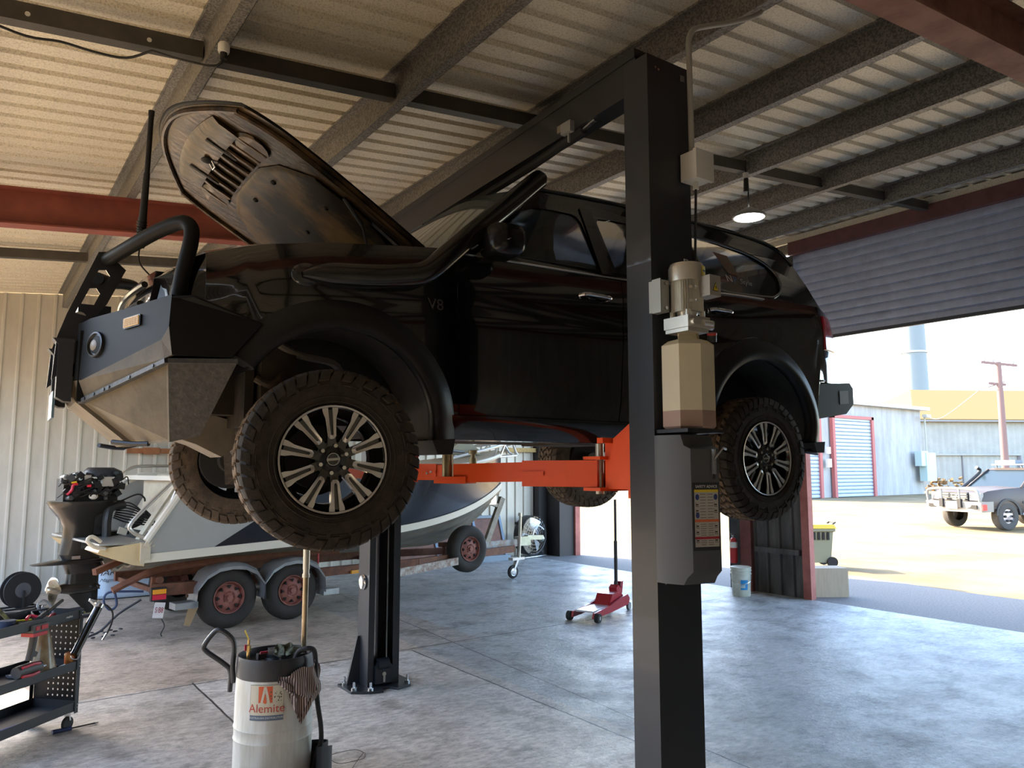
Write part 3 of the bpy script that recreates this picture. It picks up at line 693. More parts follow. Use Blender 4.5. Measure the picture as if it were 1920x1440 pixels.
for s in (-1,1):
    mb = MB(); plate_mb(mb, outer, [w1,w2,w3], .03, lambda u,v,w:SP(u,v,w+.015,s)); gf = mb.build('side_window_frame', gloss_blk if False else paint, car, angle=50)
    for wn,nm in ((w1,'front_door_glass'),(w2,'rear_door_glass'),(w3,'quarter_glass')):
        mb = MB(); plate_mb(mb, wn, [], .006, lambda u,v,w:SP(u,v,w+.012,s)); g = mb.build(nm, dkglass, car, angle=50)
        if wn is w3:
            mb = MB(); mb.tube([SP(u,v,-.004,s) for u,v in catmull([(a,b,0) for a,b in w3],3,True) ] if False else [SP(p.x,p.y,-.004,s) for p in catmull([(a,b,0) for a,b in w3],3,True)],.011,n=8,closed=True); mb.build('chrome_surround', M('dim_chrome',(.2,.2,.2),.25,1.), g)
    mb = MB(); mb.tube([SP(x,z,-.002,s) for x,z in outer[1:10]],.014,n=8,k=4); mb.build('roof_drip_moulding', paint, gf)
    mb = MB(); mb.bar(SP(3.10,2.86,-.004,s),SP(3.075,3.32,-.004,s),.09,.012,up=(0,1,0)); mb.build('b_pillar_trim', gloss_blk, gf)
    mb = MB(); mb.bar(SP(4.02,2.88,-.004,s),SP(3.92,3.32,-.004,s),.04,.02,up=(0,1,0)); mb.build('c_pillar_trim', rubber, gf)
# roof skin
def roof(u,v):
    x = 2.60+u*(5.19-2.60); e = [(2.60,3.34),(2.66,3.375),(2.9,3.405),(3.4,3.43),(4.1,3.44),(4.7,3.43),(5.03,3.385),(5.30,3.25)]
    for a,b in zip(e[:-1],e[1:]):
        if x <= b[0]+1e-6: zz = a[1]+(b[1]-a[1])*(x-a[0])/(b[0]-a[0]); break
    y = SP(x,zz)[1]; hw_ = YC-y; c = 2*v-1
    return (x, YC+c*hw_, zz+.075*(1-c*c)-.01)
mb = MB(); mb.slab(roof,30,12,(0,0,-.03)); mb.build('roof', paint, car)
# windscreen
def ws(u,v):
    c = 2*u-1; zz = 2.845+v*.535
    xb_ = 1.98-.26*(1-c*c); xt = 2.66-.14*(1-c*c)
    x = xb_+(xt-xb_)*v; hwd = .89-.19*v
    return (x,YC+c*hwd,zz+.06*(1-c*c)*v)
mb = MB(); mb.slab(ws,12,10,(.006,0,-.006)); mb.build('windscreen', M('screen_glass',(.30,.36,.32),.03,0,coat=1.,alpha=.85,trans=.0), car)
mb = MB(); mb.slab(lambda u,v:(5.17+.15*v,YC+(2*u-1)*(.66+.18*v),3.27-.38*v),8,6,(-.006,0,-.006)); mb.build('tailgate_glass', dkglass, car)
mb = MB(); mb.bar((1.72,3.95,2.87),(1.90,3.62,2.885),.02,.015); mb.bar((1.70,4.3,2.87),(1.85,3.95,2.89),.02,.015); mb.build('wiper', rubber, car)
# interior: seats, dark tub
def seat(x,y):
    mb = MB(); mb.loft([[(x-.05,y-.24,2.55),(x+.08,y-.24,2.55),(x+.08,y+.24,2.55),(x-.05,y+.24,2.55)],[(x+.06,y-.23,2.95),(x+.17,y-.23,2.95),(x+.17,y+.23,2.95),(x+.06,y+.23,2.95)],[(x+.13,y-.16,3.08),(x+.19,y-.16,3.08),(x+.19,y+.16,3.08),(x+.13,y+.16,3.08)]])
    mb.bx(x-.45,x+.08,y-.24,y+.24,2.45,2.58)
    st = mb.build('seat', M('seat_cloth',(.012,.012,.013),.8), car, bevel=.04, segs=3)
    mb = MB(); mb.bx(x+.13,x+.21,y-.13,y+.13,3.08,3.24); mb.build('headrest', M('seat_cloth',(.012,)*3,.8), st, bevel=.03, segs=3)
seat(2.78,YC-.40); seat(2.78,YC+.40)
# ---- bonnet ----
HX,HZ = 1.93,2.875; PH = R(30.3)
def hood(sv, yv, dn=0):
    """sv metres along the bonnet from the hinge, yv lateral, dn below the skin"""
    crown = .055*(1-(yv/.8)**2)*min(1,sv/.5) - .012*max(0,(sv-.75)/.5)**2
    up = crown-dn
    up += .040*math.sin(PI*min(1,max(0,sv/1.3)))
    return (HX-sv*math.cos(PH)-up*math.sin(PH)*1.0, YC+yv, HZ+sv*math.sin(PH)+up*math.cos(PH))
def hlen(c): return 1.40-.28*abs(c)**2.4
def hwid(s_): return .80-.02*s_-.10*max(0,(s_-.85)/.4)**2
def hood_uv(u,v,dn=0,k=1.,s0=0.):
    c = (2*v-1)*k; L = (hlen(c)*(1 if k==1 else .997)); sv = s0+(L-s0)*u
    return hood(sv, c*hwid(sv), dn)
mb = MB()
Au = [[Vector(hood_uv(i/28,j/24)) for j in range(25)] for i in range(29)]
Bu = [[Vector(hood_uv(i/28,j/24,.022)) for j in range(25)] for i in range(29)]
mb.slab(lambda u,v:hood_uv(u,v),28,24,(.008,0,-.014)); hd = mb.build('bonnet', M('bonnet_black',(.004,.004,.0045),.35,spec=.15), car, angle=45)
pan_m = M('bonnet_underside',(.085,.050,.022),.28,.3,spec=.25,rgb2=(.010,.007,.004),vscale=7,bump=.3,bscale=14,stretch=(1,2,1))  # reflections of the sunlit yard imitated by bronze and dark patches
pad_m = M('insulation_pad_glint',(.15,.085,.028),.38,.1,rgb2=(.010,.007,.004),vscale=1.7,spec=.12,stretch=(1,1.5,1),vmin=.44,vmax=.64,bump=.1,bscale=18)  # stained brown pad, its golden highlight painted in as patches
mb = MB(); mb.slab(lambda u,v:hood_uv(u,v,.026 if (u>.99 or v<.01 or v>.99) else .040,.998,.02),40,36,(-.004,0,.006)); pan = mb.build('bonnet_inner_panel', pan_m, hd, angle=30)
# raised rim around the inner panel
rim = [hood_uv(1,j/20,.048,.95,.03) for j in range(21)]
mb = MB(); mb.tube(rim,.016,n=8); 
for s in (0,1): mb.tube([hood_uv(i/16,s,.05,.93,.03) for i in range(17)],.018,n=8)
mb.build('inner_rim', pan_m, hd)
# insulation pad with chamfered outline
def hp(sv,yv,dn): return hood(sv,yv,dn)
pad_o = [(.08,-.50),(.08,.50),(.30,.64),(.64,.60),(.80,.44),(.86,.24),(.86,-.24),(.80,-.44),(.64,-.60),(.30,-.64)]
mb = MB()
cn = sum(p[0] for p in pad_o)/10
mb.loft([[hp(cn+(a-cn)*k,b*k,d) for a,b in pad_o] for k,d in ((1.0,.05),(1.0,.066),(.95,.078),(.6,.082),(.25,.086),(.02,.088))]); pad = mb.build('insulation_pad', pad_m, hd, angle=25)
mb = MB()
mb.bm.free()
for a,b in ((.2,-.3),(.2,.3),(.5,-.42),(.5,.42),(.78,.1),(.78,-.25),(.45,0),(.3,.12)): mb = MB(); mb.sphere(hp(a,b,.085),.018,(1,1,.7),10,6); mb.build('pad_clip', rubber, pad)
# stiffening ribs towards the front
for i in range(9):
    y = -.44+i*.11
    mb = MB(); mb.tube([hp(.88-.0*abs(y),y,.058),(hp(1.0,y*.98,.066)),hp(1.08,y*.95,.055)],.013,n=8,sy=1.6); mb.build('stiffening_rib', pan_m, hd)
# raised cross channel and latch region
mb = MB(); mb.loft([[hp(a,y,d) for a,d in ((1.08,.05),(1.09,.085),(1.25-.2*abs(y)**2,.080),(1.27-.2*abs(y)**2,.05))] for y in [(-.45+.9*j/12) for j in range(13)]]); lc = mb.build('latch_channel', pan_m, hd, angle=25)
for yv,wd in ((-.20,.11),(.22,.10)):
    mb = MB(); mb.loft([[hp(a,yv+b,d) for a,d in ((1.02,.09),(1.22,.09),(1.22,.096),(1.02,.096))] for b in (-.012,.012)]); mb.build('slot', M('slot_dark',(.006,.005,.004),.7), hd)
mb = MB(); mb.sphere(hp(1.14,.02,.09),.04,(1,1,.35),14,8); la = mb.build('latch_plate', M('slot_dark',(.006,.005,.004),.7), hd)
mb = MB(); mb.tube([hp(1.12,-.005,.09),hp(1.12,-.005,.125),hp(1.12,.045,.125),hp(1.12,.045,.09)],.006,n=8); mb.build('striker', steel, la)
mb = MB(); mb.loft([[hp(.98+.1*math.cos(t),-.42+.12*math.sin(t),d) for t in [2*PI*i/14 for i in range(14)]] for d in (.05,.07,.072)]); mb.build('pressed_boss', pan_m, hd)
mb = MB(); mb.loft([[hp(.98+.1*math.cos(t),.42+.12*math.sin(t),d) for t in [2*PI*i/14 for i in range(14)]] for d in (.05,.07,.072)]); mb.build('pressed_boss', pan_m, hd)
mb = MB(); mb.cyl(hp(.47,-.64,.05),(1.62,3.70,2.98),.012,n=10); mb.cyl((1.62,3.70,2.98),(1.66,3.70,2.83),.007,n=8); mb.build('gas_strut', rubber, car)
for s in (-1,1):
    mb = MB(); mb.tube([hp(.28,s*.62,.04),hp(.10,s*.64,.07),(HX-.02,YC+s*.66,HZ-.04)],.02,n=8); mb.build('bonnet_hinge', paint, car)
mb = MB(); mb.slab(lambda u,v:(.70+u*1.2,YC-.62+v*1.24,2.62+.18*u),4,4,(0,0,-.05)); mb.build('engine_cover', M('engine_plastic',(.02,)*3,.5), car)
# ---- grille and headlights ----
def nose(y,z): return .60+.10*abs((y-YC)/.75)**2.2 - .0*(z-2.3)
mb = MB(); mb.slab(lambda u,v:(nose(YC+(u-.5)*.95,0)-.05+.06*v,YC+(u-.5)*.95,2.20+.43*v),14,6,(.06,0,0)); gr = mb.build('grille', gloss_blk, car)
for k in range(4):
    mb = MB(); mb.tube([(nose(YC+y,0)-.07+.015*k,YC+y,2.28+.095*k) for y in (-.44,-.3,-.1,.1,.3,.44)],.016,n=8,k=2); mb.build('grille_bar', M('dark_chrome',(.05,.045,.04),.4,.5), gr)
for s in (-1,1):
    mb = MB(); mb.slab(lambda u,v:(nose(YC+s*(.50+u*.30),0)-.015+.10*u+.05*v,YC+s*(.50+u*.27),2.33+.27*v),8,6,(.05,0,0)); hl = mb.build('headlight', M('headlight_glass',(.012,.012,.012),.35,.0), car)
    mb = MB(); mb.tube([(nose(YC+s*.52,0)-.02,YC+s*.52,2.36),(nose(YC+s*.7,0)+.05,YC+s*.74,2.36),(nose(YC+s*.7,0)+.11,YC+s*.755,2.58)],.008,n=8); mb.build('headlight_trim', M('dark_chrome',(.25,)*3,.18,1.), hl)
# ---- bull bar ----
bb_m = M('bar_powdercoat',(.011,.0105,.0095),.5,.0,spec=.12,bump=.06,bscale=350)
bb_low = M('bar_lit_tan',(.15,.118,.078),.6,.0,spec=.1,rgb2=(.10,.08,.055),vscale=5,bump=.15,bscale=60)  # warm yard light on the lower faces painted in as tan
bb_dk = M('skid_plate_dark',(.085,.082,.076),.55,.2,rgb2=(.045,.045,.044),vscale=40,bump=.15,bscale=90)  # darker copy, shade of the side skid put into the colour
def solid(faces, name, mat, parent, th=.008, smooth=False):
    mb = MB()
    for poly in faces:
        P = [Vector(p) for p in poly]; n_ = (P[1]-P[0]).cross(P[-1]-P[0]).normalized()
        if n_.dot(Vector((2.5,YC,2.3))-P[0]) < 0: n_ = -n_
        mb.loft([P,[p+n_*th for p in P]])
    return mb.build(name, mat, parent, smooth)
bar = None
mb = MB(); mb.bx(.36,.62,YC-.28,YC+.28,2.0,2.34); bar = mb.build('front_bar', bb_m, car, smooth=False, bevel=.02)
for s in (-1,1):
    def q(x,d,z): return (x,YC+s*d,z)   # d: distance from the centre line
    c_ = .22
    # upper front face, side face, top
    a0,a1,a2 = q(.345,c_,2.36),q(.66,.80,2.43),q(.70,.83,2.425)
    b0,b1,b2 = q(.30,c_,2.06),q(.33,.30,2.08),q(.605,.79,2.235)
    K0,K1,K2 = Vector(q(.345,c_,2.37)),Vector(q(.66,.86,2.435)),Vector(q(.335,c_,2.10))
    NF = (K1-K0).cross(K2-K0).normalized()
    if NF.x > 0: NF = -NF
    def onf(d,z,off=0): # point of the flat front face at lateral distance d, height z
        y = YC+s*d; x = K0.x-(NF.y*(y-K0.y)+NF.z*(z-K0.z))/NF.x; return Vector((x,y,z))+NF*off
    f1 = [onf(c_,2.37),onf(.32,2.395),onf(.86,2.435),onf(.86,2.30),onf(.82,2.245),onf(.30,2.10),onf(c_,2.10)]
    side_ = [onf(.86,2.435),q(.74,.91,2.44),q(1.03,.965,2.335),q(.90,.95,2.17),q(.665,.905,2.17),onf(.86,2.30)]
    w_ = solid([f1], 'bar_wing', bb_m, bar, .012)
    NS = (Vector(side_[4])-Vector(side_[0])).cross(Vector(side_[2])-Vector(side_[0]))
    side_ = [Vector((p[0], side_[0][1]-(NS.x*(p[0]-side_[0][0])+NS.z*(p[2]-side_[0][2]))/NS.y, p[2])) for p in side_]
    solid([side_], 'bar_side', bb_m, bar, .012)
    solid([[onf(c_,2.37),onf(.86,2.435),q(.76,.80,2.43),q(.50,c_,2.36)],[onf(.86,2.435),q(.74,.91,2.44),q(1.03,.965,2.335),q(1.03,.88,2.335),q(.76,.80,2.43)]], 'bar_top_plate', bb_m, bar, .008)
    solid([[onf(.86,2.30),q(.665,.905,2.17),q(.64,.87,2.155),onf(.82,2.245)],[onf(.82,2.245),q(.64,.87,2.155),q(.385,.25,2.005),onf(.30,2.10)],[onf(.30,2.10),q(.385,.25,2.005),q(.37,c_-.1,1.99),onf(c_-.1,2.10)]], 'bar_lower_face', bb_low, bar, .012)
    F0,F1,F2 = Vector(q(.385,.25,2.0)),Vector(q(.655,.88,2.145)),Vector(q(.93,.95,2.155))
    mb = MB(); mb.bar(F0,F1,.035,.02); mb.bar(F1,F2,.03,.02); fl = mb.build('bolted_flange', bb_dk, bar, smooth=False)
    for t in (.08,.2,.32,.38,.62,.88):
        p = F0.lerp(F1,t); mb = MB(); mb.cyl(p+NF*.012,p+NF*.022,.008,n=8); mb.build('flange_bolt', satin, fl)
    B0,B1 = Vector(q(.63,.24,1.80)),Vector(q(.70,.74,1.80))
    solid([[F0,F1,B1,B0]], 'skid_plate', bb_low, bar, .008)
    NK = (F2-F1).cross(B1-F1); P4 = Vector((.82,YC+s*.80,1.83)); P4.y = F1.y-(NK.x*(P4.x-F1.x)+NK.z*(P4.z-F1.z))/NK.y
    solid([[F1,F2,P4,B1]], 'side_skid_plate', bb_dk, bar, .008)
    e1 = (K1-K0); e1 = (e1-NF*e1.dot(NF)).normalized(); e2 = NF.cross(e1).normalized()
    if e2.z < 0: e2 = -e2
    fp = onf(.385,2.262)
    mb = MB(); mb.lathe([(.056,-.01),(.062,.002),(.060,.012),(.052,.014),(.048,.004),(.0,.003)], fp, NF, n=36, caps=False); fg = mb.build('fog_lamp_surround', M('lamp_ring',(.010,.010,.010),.35), bar)
    mb = MB(); mb.lathe([(.0,.006),(.040,.0055),(.044,.0045)], fp, NF, n=28,caps=False); mb.build('fog_lamp_lens', M('lens_dull',(.010,.009,.008),.5,spec=.1), fg)
    mb = MB(); c2_ = fp+e1*.016*(-s*-1)+NF*.0065; mb.lathe([(.0,.004),(.018,.003),(.026,.0)], c2_, NF, n=24,caps=False); mb.build('fog_lamp_light_patch', M('lens_lit_tan',(.20,.155,.10),.4), fg)  # tan disc paints the light falling inside the lamp opening
    ip = onf(.625,2.345)
    mb = MB(); mb.loft([[ip+e1*a+e2*b+NF*d for a,b in rrect(-.062,-.026,.062,.026,.008)] for d in (-.01,.008)]); ind = mb.build('indicator_housing', satin, bar)
    mb = MB(); mb.loft([[ip+e1*a+e2*b+NF*d for a,b in rrect(-.055,-.021,.055,.021,.004)] for d in (.004,.012)]); il = mb.build('indicator_lens', M('amber_lens',(.80,.46,.11),.4), ind)
    mb = MB()
    for i in range(11): p = ip+e1*(-.048+.0096*i)+NF*.0125; mb.bar(p-e2*.019,p+e2*.019,.0016,.0016)
    for j in range(4): p = ip+e2*(-.014+.0095*j)+NF*.0125; mb.bar(p-e1*.052,p+e1*.052,.0016,.0016)
    mb.build('lens_ribs', M('amber_rib',(.38,.22,.07),.4), ind)
    # upright plate with slot and hoop
    up = [(.255,2.10),(.265,2.30),(.30,2.42),(.42,2.745),(.455,2.75),(.545,2.67),(.47,2.49),(.40,2.39),(.36,2.2)]
    slot = [(.335,2.43),(.425,2.655),(.455,2.66),(.475,2.63),(.40,2.44),(.385,2.42)]
    mb = MB(); plate_mb(mb, up, [slot], .012, lambda u,v,w: q(u,c_+.01+w,v)); mb.build('hoop_upright', satin, bar, smooth=False)
    mb = MB(); mb.tube([q(.455,c_-.01,2.71),q(.55,.46,2.75),q(.625,.61,2.785),q(.70,.745,2.805),q(.735,.80,2.775),q(.735,.82,2.70),q(.71,.815,2.56),q(.69,.82,2.42)],.034,n=20,k=8); mb.build('hoop_tube', bb_m, bar, angle=60)
    mb = MB(); mb.loft([[q(x,d,z) for x,z in ((.31,2.0),(.275,2.02),(.275,2.27),(.25,2.30),(.34,2.30),(.34,2.0))] for d in (.15,.25)]); mb.build('over_rider', rubber, bar, bevel=.012)
    mb = MB(); mb.tube([q(.52,.30,1.81),q(.60,.38,1.80),q(.66,.44,1.80)],.012,n=8); mb.build('tow_point', satin, bar)
mb = MB(); mb.bx(.27,.282,YC-.10,YC+.22,1.93,2.06); mb.build('number_plate', M('plate_blue',(.10,.16,.18),.5), bar, smooth=False)
mb = MB(); mb.prism([(.30,2.12),(.36,2.0),(.60,1.80),(.66,1.80),(.66,1.9),(.40,2.12)],'y',YC-.24,YC+.24); mb.build('centre_skid', bb_low, bar, smooth=False)
mb = MB(); mb.bx(.355,.50,YC-.12,YC+.12,2.37,2.50); wz = mb.build('winch', satin, bar, bevel=.01)
mb = MB(); mb.cyl((.36,YC-.17,2.42),(.36,YC-.13,2.42),.03,n=14); mb.build('winch_clutch_knob', zinc, wz)
# aerial on the bar
mb = MB(); mb.tube([(.59,4.02,2.77),(.592,4.02,2.82),(.594,4.02,2.92)],.020,n=14); an = mb.build('aerial', rubber, car)
for k in range(8):
    mb = MB(); z = 2.80+k*.014; mb.lathe([(.016,-.006),(.026,0),(.016,.006)],(.592,4.02,z),n=16); mb.build('spring_coil', rubber, an)
mb = MB(); mb.cyl((.594,4.02,2.90),(.602,4.02,3.15),.019,.015,n=14); mb.build('aerial_base_sleeve', rubber, an)
mb = MB(); mb.cyl((.602,4.02,3.13),(.608,4.02,3.46),.013,.013,n=14); mb.cyl((.608,4.02,3.455),(.608,4.02,3.48),.015,n=14); mb.build('aerial_whip', M('whip_black',(.01,)*3,.4), an)
mb = MB(); mb.tube([(.592,4.02,2.80),(.59,4.03,2.70),(.66,4.06,2.63)],.004,n=6,k=4); mb.build('aerial_lead', rubber, an)
# ---- snorkel ----
sn = [(1.20,3.39,2.585),(1.30,3.385,2.60),(1.50,3.36,2.612),(1.70,3.345,2.640),(1.82,3.335,2.675),(1.95,3.335,2.79),(2.10,3.35,2.93),(2.30,3.40,3.10),(2.48,3.45,3.255),(2.60,3.47,3.36),(2.64,3.475,3.39)]
mb = MB(); P = catmull(sn,5); m_ = len(P); rings = []
for i,p in enumerate(P):
    d = (P[min(i+1,m_-1)]-P[max(i-1,0)]).normalized(); n1 = d.cross(Vector((0,1,0))).normalized(); n2 = Vector((0,1,0))
    t = i/(m_-1); w = .058*min(1,.25+t*6)*(1 if t<.93 else 1-.5*((t-.93)/.07)**2); dpt = .050*min(1,.3+t*5)
    if t > .5: w = w*(1-.12*(t-.5))
    rings.append([p+n1*w*(abs(math.cos(2*PI*j/20))**.7*(1 if math.cos(2*PI*j/20)>0 else -1))+n2*dpt*(abs(math.sin(2*PI*j/20))**.7*(1 if math.sin(2*PI*j/20)>0 else -1)) for j in range(20)])
mb.loft(rings); snk = mb.build('snorkel', M('snorkel_black',(.007,)*3,.22,coat=.5), car, angle=60)
mb = MB(); mb.sphere((1.23,3.41,2.59),.062,(1.2,.3,.95)); mb.build('snorkel_boss', M('snorkel_black',(.007,)*3,.22), snk)
# ---- mirror ----
for s in (-1,1):
    mb = MB()
    def mring(d,kx,kz,c): return [(2.235+c+ .105*kx*(abs(math.cos(t))**.6)*(1 if math.cos(t)>0 else -1), YC+s*d, 2.885+ .092*kz*(abs(math.sin(t))**.6)*(1 if math.sin(t)>0 else -1)) for t in [2*PI*i/24 for i in range(24)]]
    mb.loft([mring(.965,.5,.6,.0),mring(1.0,.92,.9,.0),mring(1.03,1.0,1.0,0),mring(1.13,.98,.98,0),mring(1.17,.85,.84,.01),mring(1.185,.5,.5,.02)]); mr = mb.build('door_mirror', M('mirror_black',(.006,.006,.007),.22), car, angle=60)
    mb = MB(); mb.bar((2.20,YC+s*.90,2.82),(2.22,YC+s*1.02,2.84),.07,.05); mb.build('mirror_arm', gloss_blk, mr, bevel=.01)
    mb = MB(); mb.loft([[(2.20,YC+s*(1.176+w),2.868),(2.325,YC+s*(1.140+w),2.872),(2.33,YC+s*(1.140+w),2.905),(2.27,YC+s*(1.165+w),2.900)] for w in (0,.014)]); mb.build('mirror_indicator', M('clear_lens',(.55,.52,.46),.25,.2,bump=.8,bscale=160), mr)
# ---- badge, sticker ----
chb = M('badge_chrome',(.45,.44,.42),.2,1.)
mb = MB(); text_mb(mb,'V8',.085,.004,lambda u,v,w: side(1.905+u,2.525+v,-1,.006+w)); mb.build('badge', chb, car, smooth=False)
mb = MB(); mb.f([mb.v(SP(x,z,.004)) for x,z in ((4.21,3.22),(4.36,3.21),(4.41,3.055),(4.30,3.06))]); mb.build('window_sticker', M('sticker_tan',(.16,.15,.10),.6,rgb2=(.22,.10,.09),vscale=20), car, smooth=False)
for txt,xx,col_,sz,sh in (('N',4.285,(.5,.5,.5),.075,0),('P',4.345,(.03,.13,.30),.075,0),('Style',4.455,(.35,.37,.40),.058,.3)):
    mb = MB(); text_mb(mb,txt,sz,.001,lambda u,v,w: SP(xx+u*1.15,3.015+v-.03*(xx-4.3),.003-w),shear=sh); mb.build('window_lettering', M('lettering_%s'%txt.lower(),col_,.5), car, smooth=False)
# ---- rear ----
mb = MB(); mb.slab(lambda u,v: side(5.23+u*.22, 2.58+v*.26,-1,.012),6,6,(-.01,.03,0)); tl = mb.build('tail_light', M('tail_red',(.55,.015,.03),.12,coat=1.), car)
mb = MB(); mb.slab(lambda u,v: (5.46+.02*math.sin(PI*v),YC-.80+u*.10,2.45+v*.38),4,8,(.02,0,0)); mb.build('tail_light', M('tail_red',(.55,.015,.03),.12,coat=1.), car)
mb = MB(); mb.slab(lambda u,v: side(5.23+u*.22, 2.58+v*.26,1,.012),6,6,(-.01,-.03,0)); mb.build('tail_light', M('tail_red',(.55,.015,.03),.12,coat=1.), car)
mb = MB(); mb.prism([(4.95,2.29),(5.10,2.31),(5.50,2.34),(5.54,2.30),(5.54,2.18),(5.44,2.10),(5.02,2.04)],'y',YC-.965,YC+.965); rbm = mb.build('rear_bar', M('rear_bar_black',(.02,.022,.026),.4), car, bevel=.012)
mb = MB(); mb.prism([(5.05,2.32),(5.30,2.335),(5.44,2.35),(5.41,2.45),(5.36,2.50),(5.1,2.42)],'y',YC-.88,YC+.88); mb.build('bumper_cover', paint, car, bevel=.02)
mb = MB(); mb.tube([side(5.14,2.335,-1,.012),(5.30,YC-.92,2.345),(5.44,YC-.88,2.36)],.007,n=8); mb.build('bumper_trim', M('dim_chrome',(.35,)*3,.2,1.), car)
mb = MB(); mb.cyl((5.46,YC-.86,2.33),(5.46,YC-.86,2.44),.02,n=12); mb.build('reversing_post', satin, rbm)
mb = MB(); mb.f([mb.v(p) for p in ((5.36,YC-.969,2.17),(5.47,YC-.969,2.18),(5.47,YC-.969,2.28),(5.36,YC-.969,2.27))]); mb.build('reflector_plate', M('dull_silver',(.20,.20,.20),.4,.5), rbm, smooth=False)
mb = MB(); mb.prism([(5.04,2.02),(5.53,2.15),(5.53,2.17),(5.04,2.07)],'y',YC-.86,YC-.5); mb.build('bar_underside_panel', M('tan_panel',(.45,.28,.10),.6), rbm)
# ---- underbody ----
for s in (-1,1):
    mb = MB(); mb.tube([(.75,YC+s*.42,2.02),(1.0,YC+s*.42,1.98),(1.5,YC+s*.42,2.04),(1.95,YC+s*.48,1.94),(3.8,YC+s*.48,1.94),(4.2,YC+s*.45,2.05),(4.7,YC+s*.45,2.05),(5.3,YC+s*.45,2.0)],.055,n=8,k=3); mb.build('chassis_rail', under, car, angle=30)
mb = MB(); mb.bx(2.0,3.3,YC-.18,YC+.18,1.865,1.98); mb.sphere((1.75,YC,1.96),.22,(1.2,1,.5)); mb.bx(3.3,3.75,YC-.22,YC+.30,1.85,1.95)
mb.build('gearbox', mud, car, bevel=.02)
mb = MB(); mb.cyl((2.5,YC+.34,1.90),(3.7,YC+.34,1.90),.04,n=14); mb.cyl((3.0,YC-.33,1.92),(3.55,YC-.33,1.92),.07,n=16); mb.build('exhaust', M('rusty_exhaust',(.15,.09,.05),.7,.3,var=.5), car)
mb = MB(); mb.bx(1.95,3.95,YC-.78,YC+.78,1.895,1.96); mb.build('floor_pan', under, car, smooth=False)
mb = MB(); mb.prism([(.74,1.84),(.86,1.80),(.98,1.74),(1.06,1.80),(1.02,1.92),(.80,1.98)],'y',3.86,4.10); ucs = mb.build('radiator_guard', M('ribbed_guard',(.30,.26,.20),.5,.3,var=.3), car, bevel=.006)
mb = MB(); mb.bx(.76,1.02,YC-.62,YC+.62,1.94,2.16); mb.bx(1.0,1.04,3.55,3.9,1.88,2.24); mb.build('radiator_support', under, car, bevel=.01)
mb = MB(); mb.bx(1.06,1.22,3.50,3.66,1.90,2.25); mb.build('splash_panel', under, car, bevel=.01)
mb = MB(); mb.tube([(1.04,3.52,2.10),(1.10,3.50,2.07),(1.15,3.5,2.11),(1.17,3.55,2.18)],.02,n=8,k=4); mb.build('brake_duct', mud, car)
for s in (-1,1):
    for (cx_,zc) in ((1.33,1.74),(4.34,1.745)):
        f_ = cx_ < 2
        mb = MB(); y1 = YC+s*.74
        mb.bar((cx_-.12,YC+s*.32,1.84),(cx_,y1,zc-.14),.07,.04); mb.bar((cx_+.18,YC+s*.32,1.84),(cx_,y1,zc-.14),.07,.04); mb.build('lower_control_arm', mud, car)
        mb = MB(); mb.bar((cx_-.08,YC+s*.42,2.10),(cx_,y1,zc+.15),.05,.03); mb.bar((cx_+.1,YC+s*.42,2.10),(cx_,y1,zc+.15),.05,.03); mb.build('upper_control_arm', mud, car)
        mb = MB(); mb.cyl((cx_+.02,YC+s*.55,1.72),(cx_+.02,YC+s*.50,2.08),.035,n=12); mb.cyl((cx_+.02,YC+s*.505,2.05),(cx_+.02,YC+s*.49,2.25),.05,n=12); st = mb.build('suspension_strut', under, car)
        mb = MB(); mb.tube([(cx_+.02+.07*math.cos(a),YC+s*(.55-.045*a/26)+.07*math.sin(a),1.85+.36*a/38) for a in [k*.45 for k in range(84)]],.009,n=6); mb.build('coil_spring', under, st)
        mb = MB(); mb.cyl((cx_,YC+s*.2,1.80),(cx_,YC+s*.76,zc),.022,n=10); mb.build('drive_shaft', under, car)
        mb = MB(); mb.cyl((cx_,YC+s*.80,zc),(cx_,YC+s*.83,zc),.185,n=28); mb.build('brake_shield', M('shield_dark',(.02,.018,.016),.8), car)
        mb = MB(); mb.cyl((cx_,YC+s*.835,zc),(cx_,YC+s*.86,zc),.15,n=28); mb.cyl((cx_,YC+s*.72,zc),(cx_,YC+s*.84,zc),.08,n=20); mb.build('brake_disc', M('disc_steel',(.08,.072,.065),.45,.6), car)
mb = MB(); mb.sphere((4.34,YC,1.82),.17); mb.cyl((1.25,YC-.1,1.84),(1.25,YC+.1,1.84),.11,n=16); mb.build('differential', under, car)
mb = MB(); mb.tube([(1.50,3.62,2.14),(1.42,3.55,2.20),(1.25,3.52,2.22),(1.14,3.5,2.26),(1.10,3.52,2.30)],.018,n=8,k=4); mb.build('brake_hose', M('hose_grey',(.12,.105,.085),.6), car)
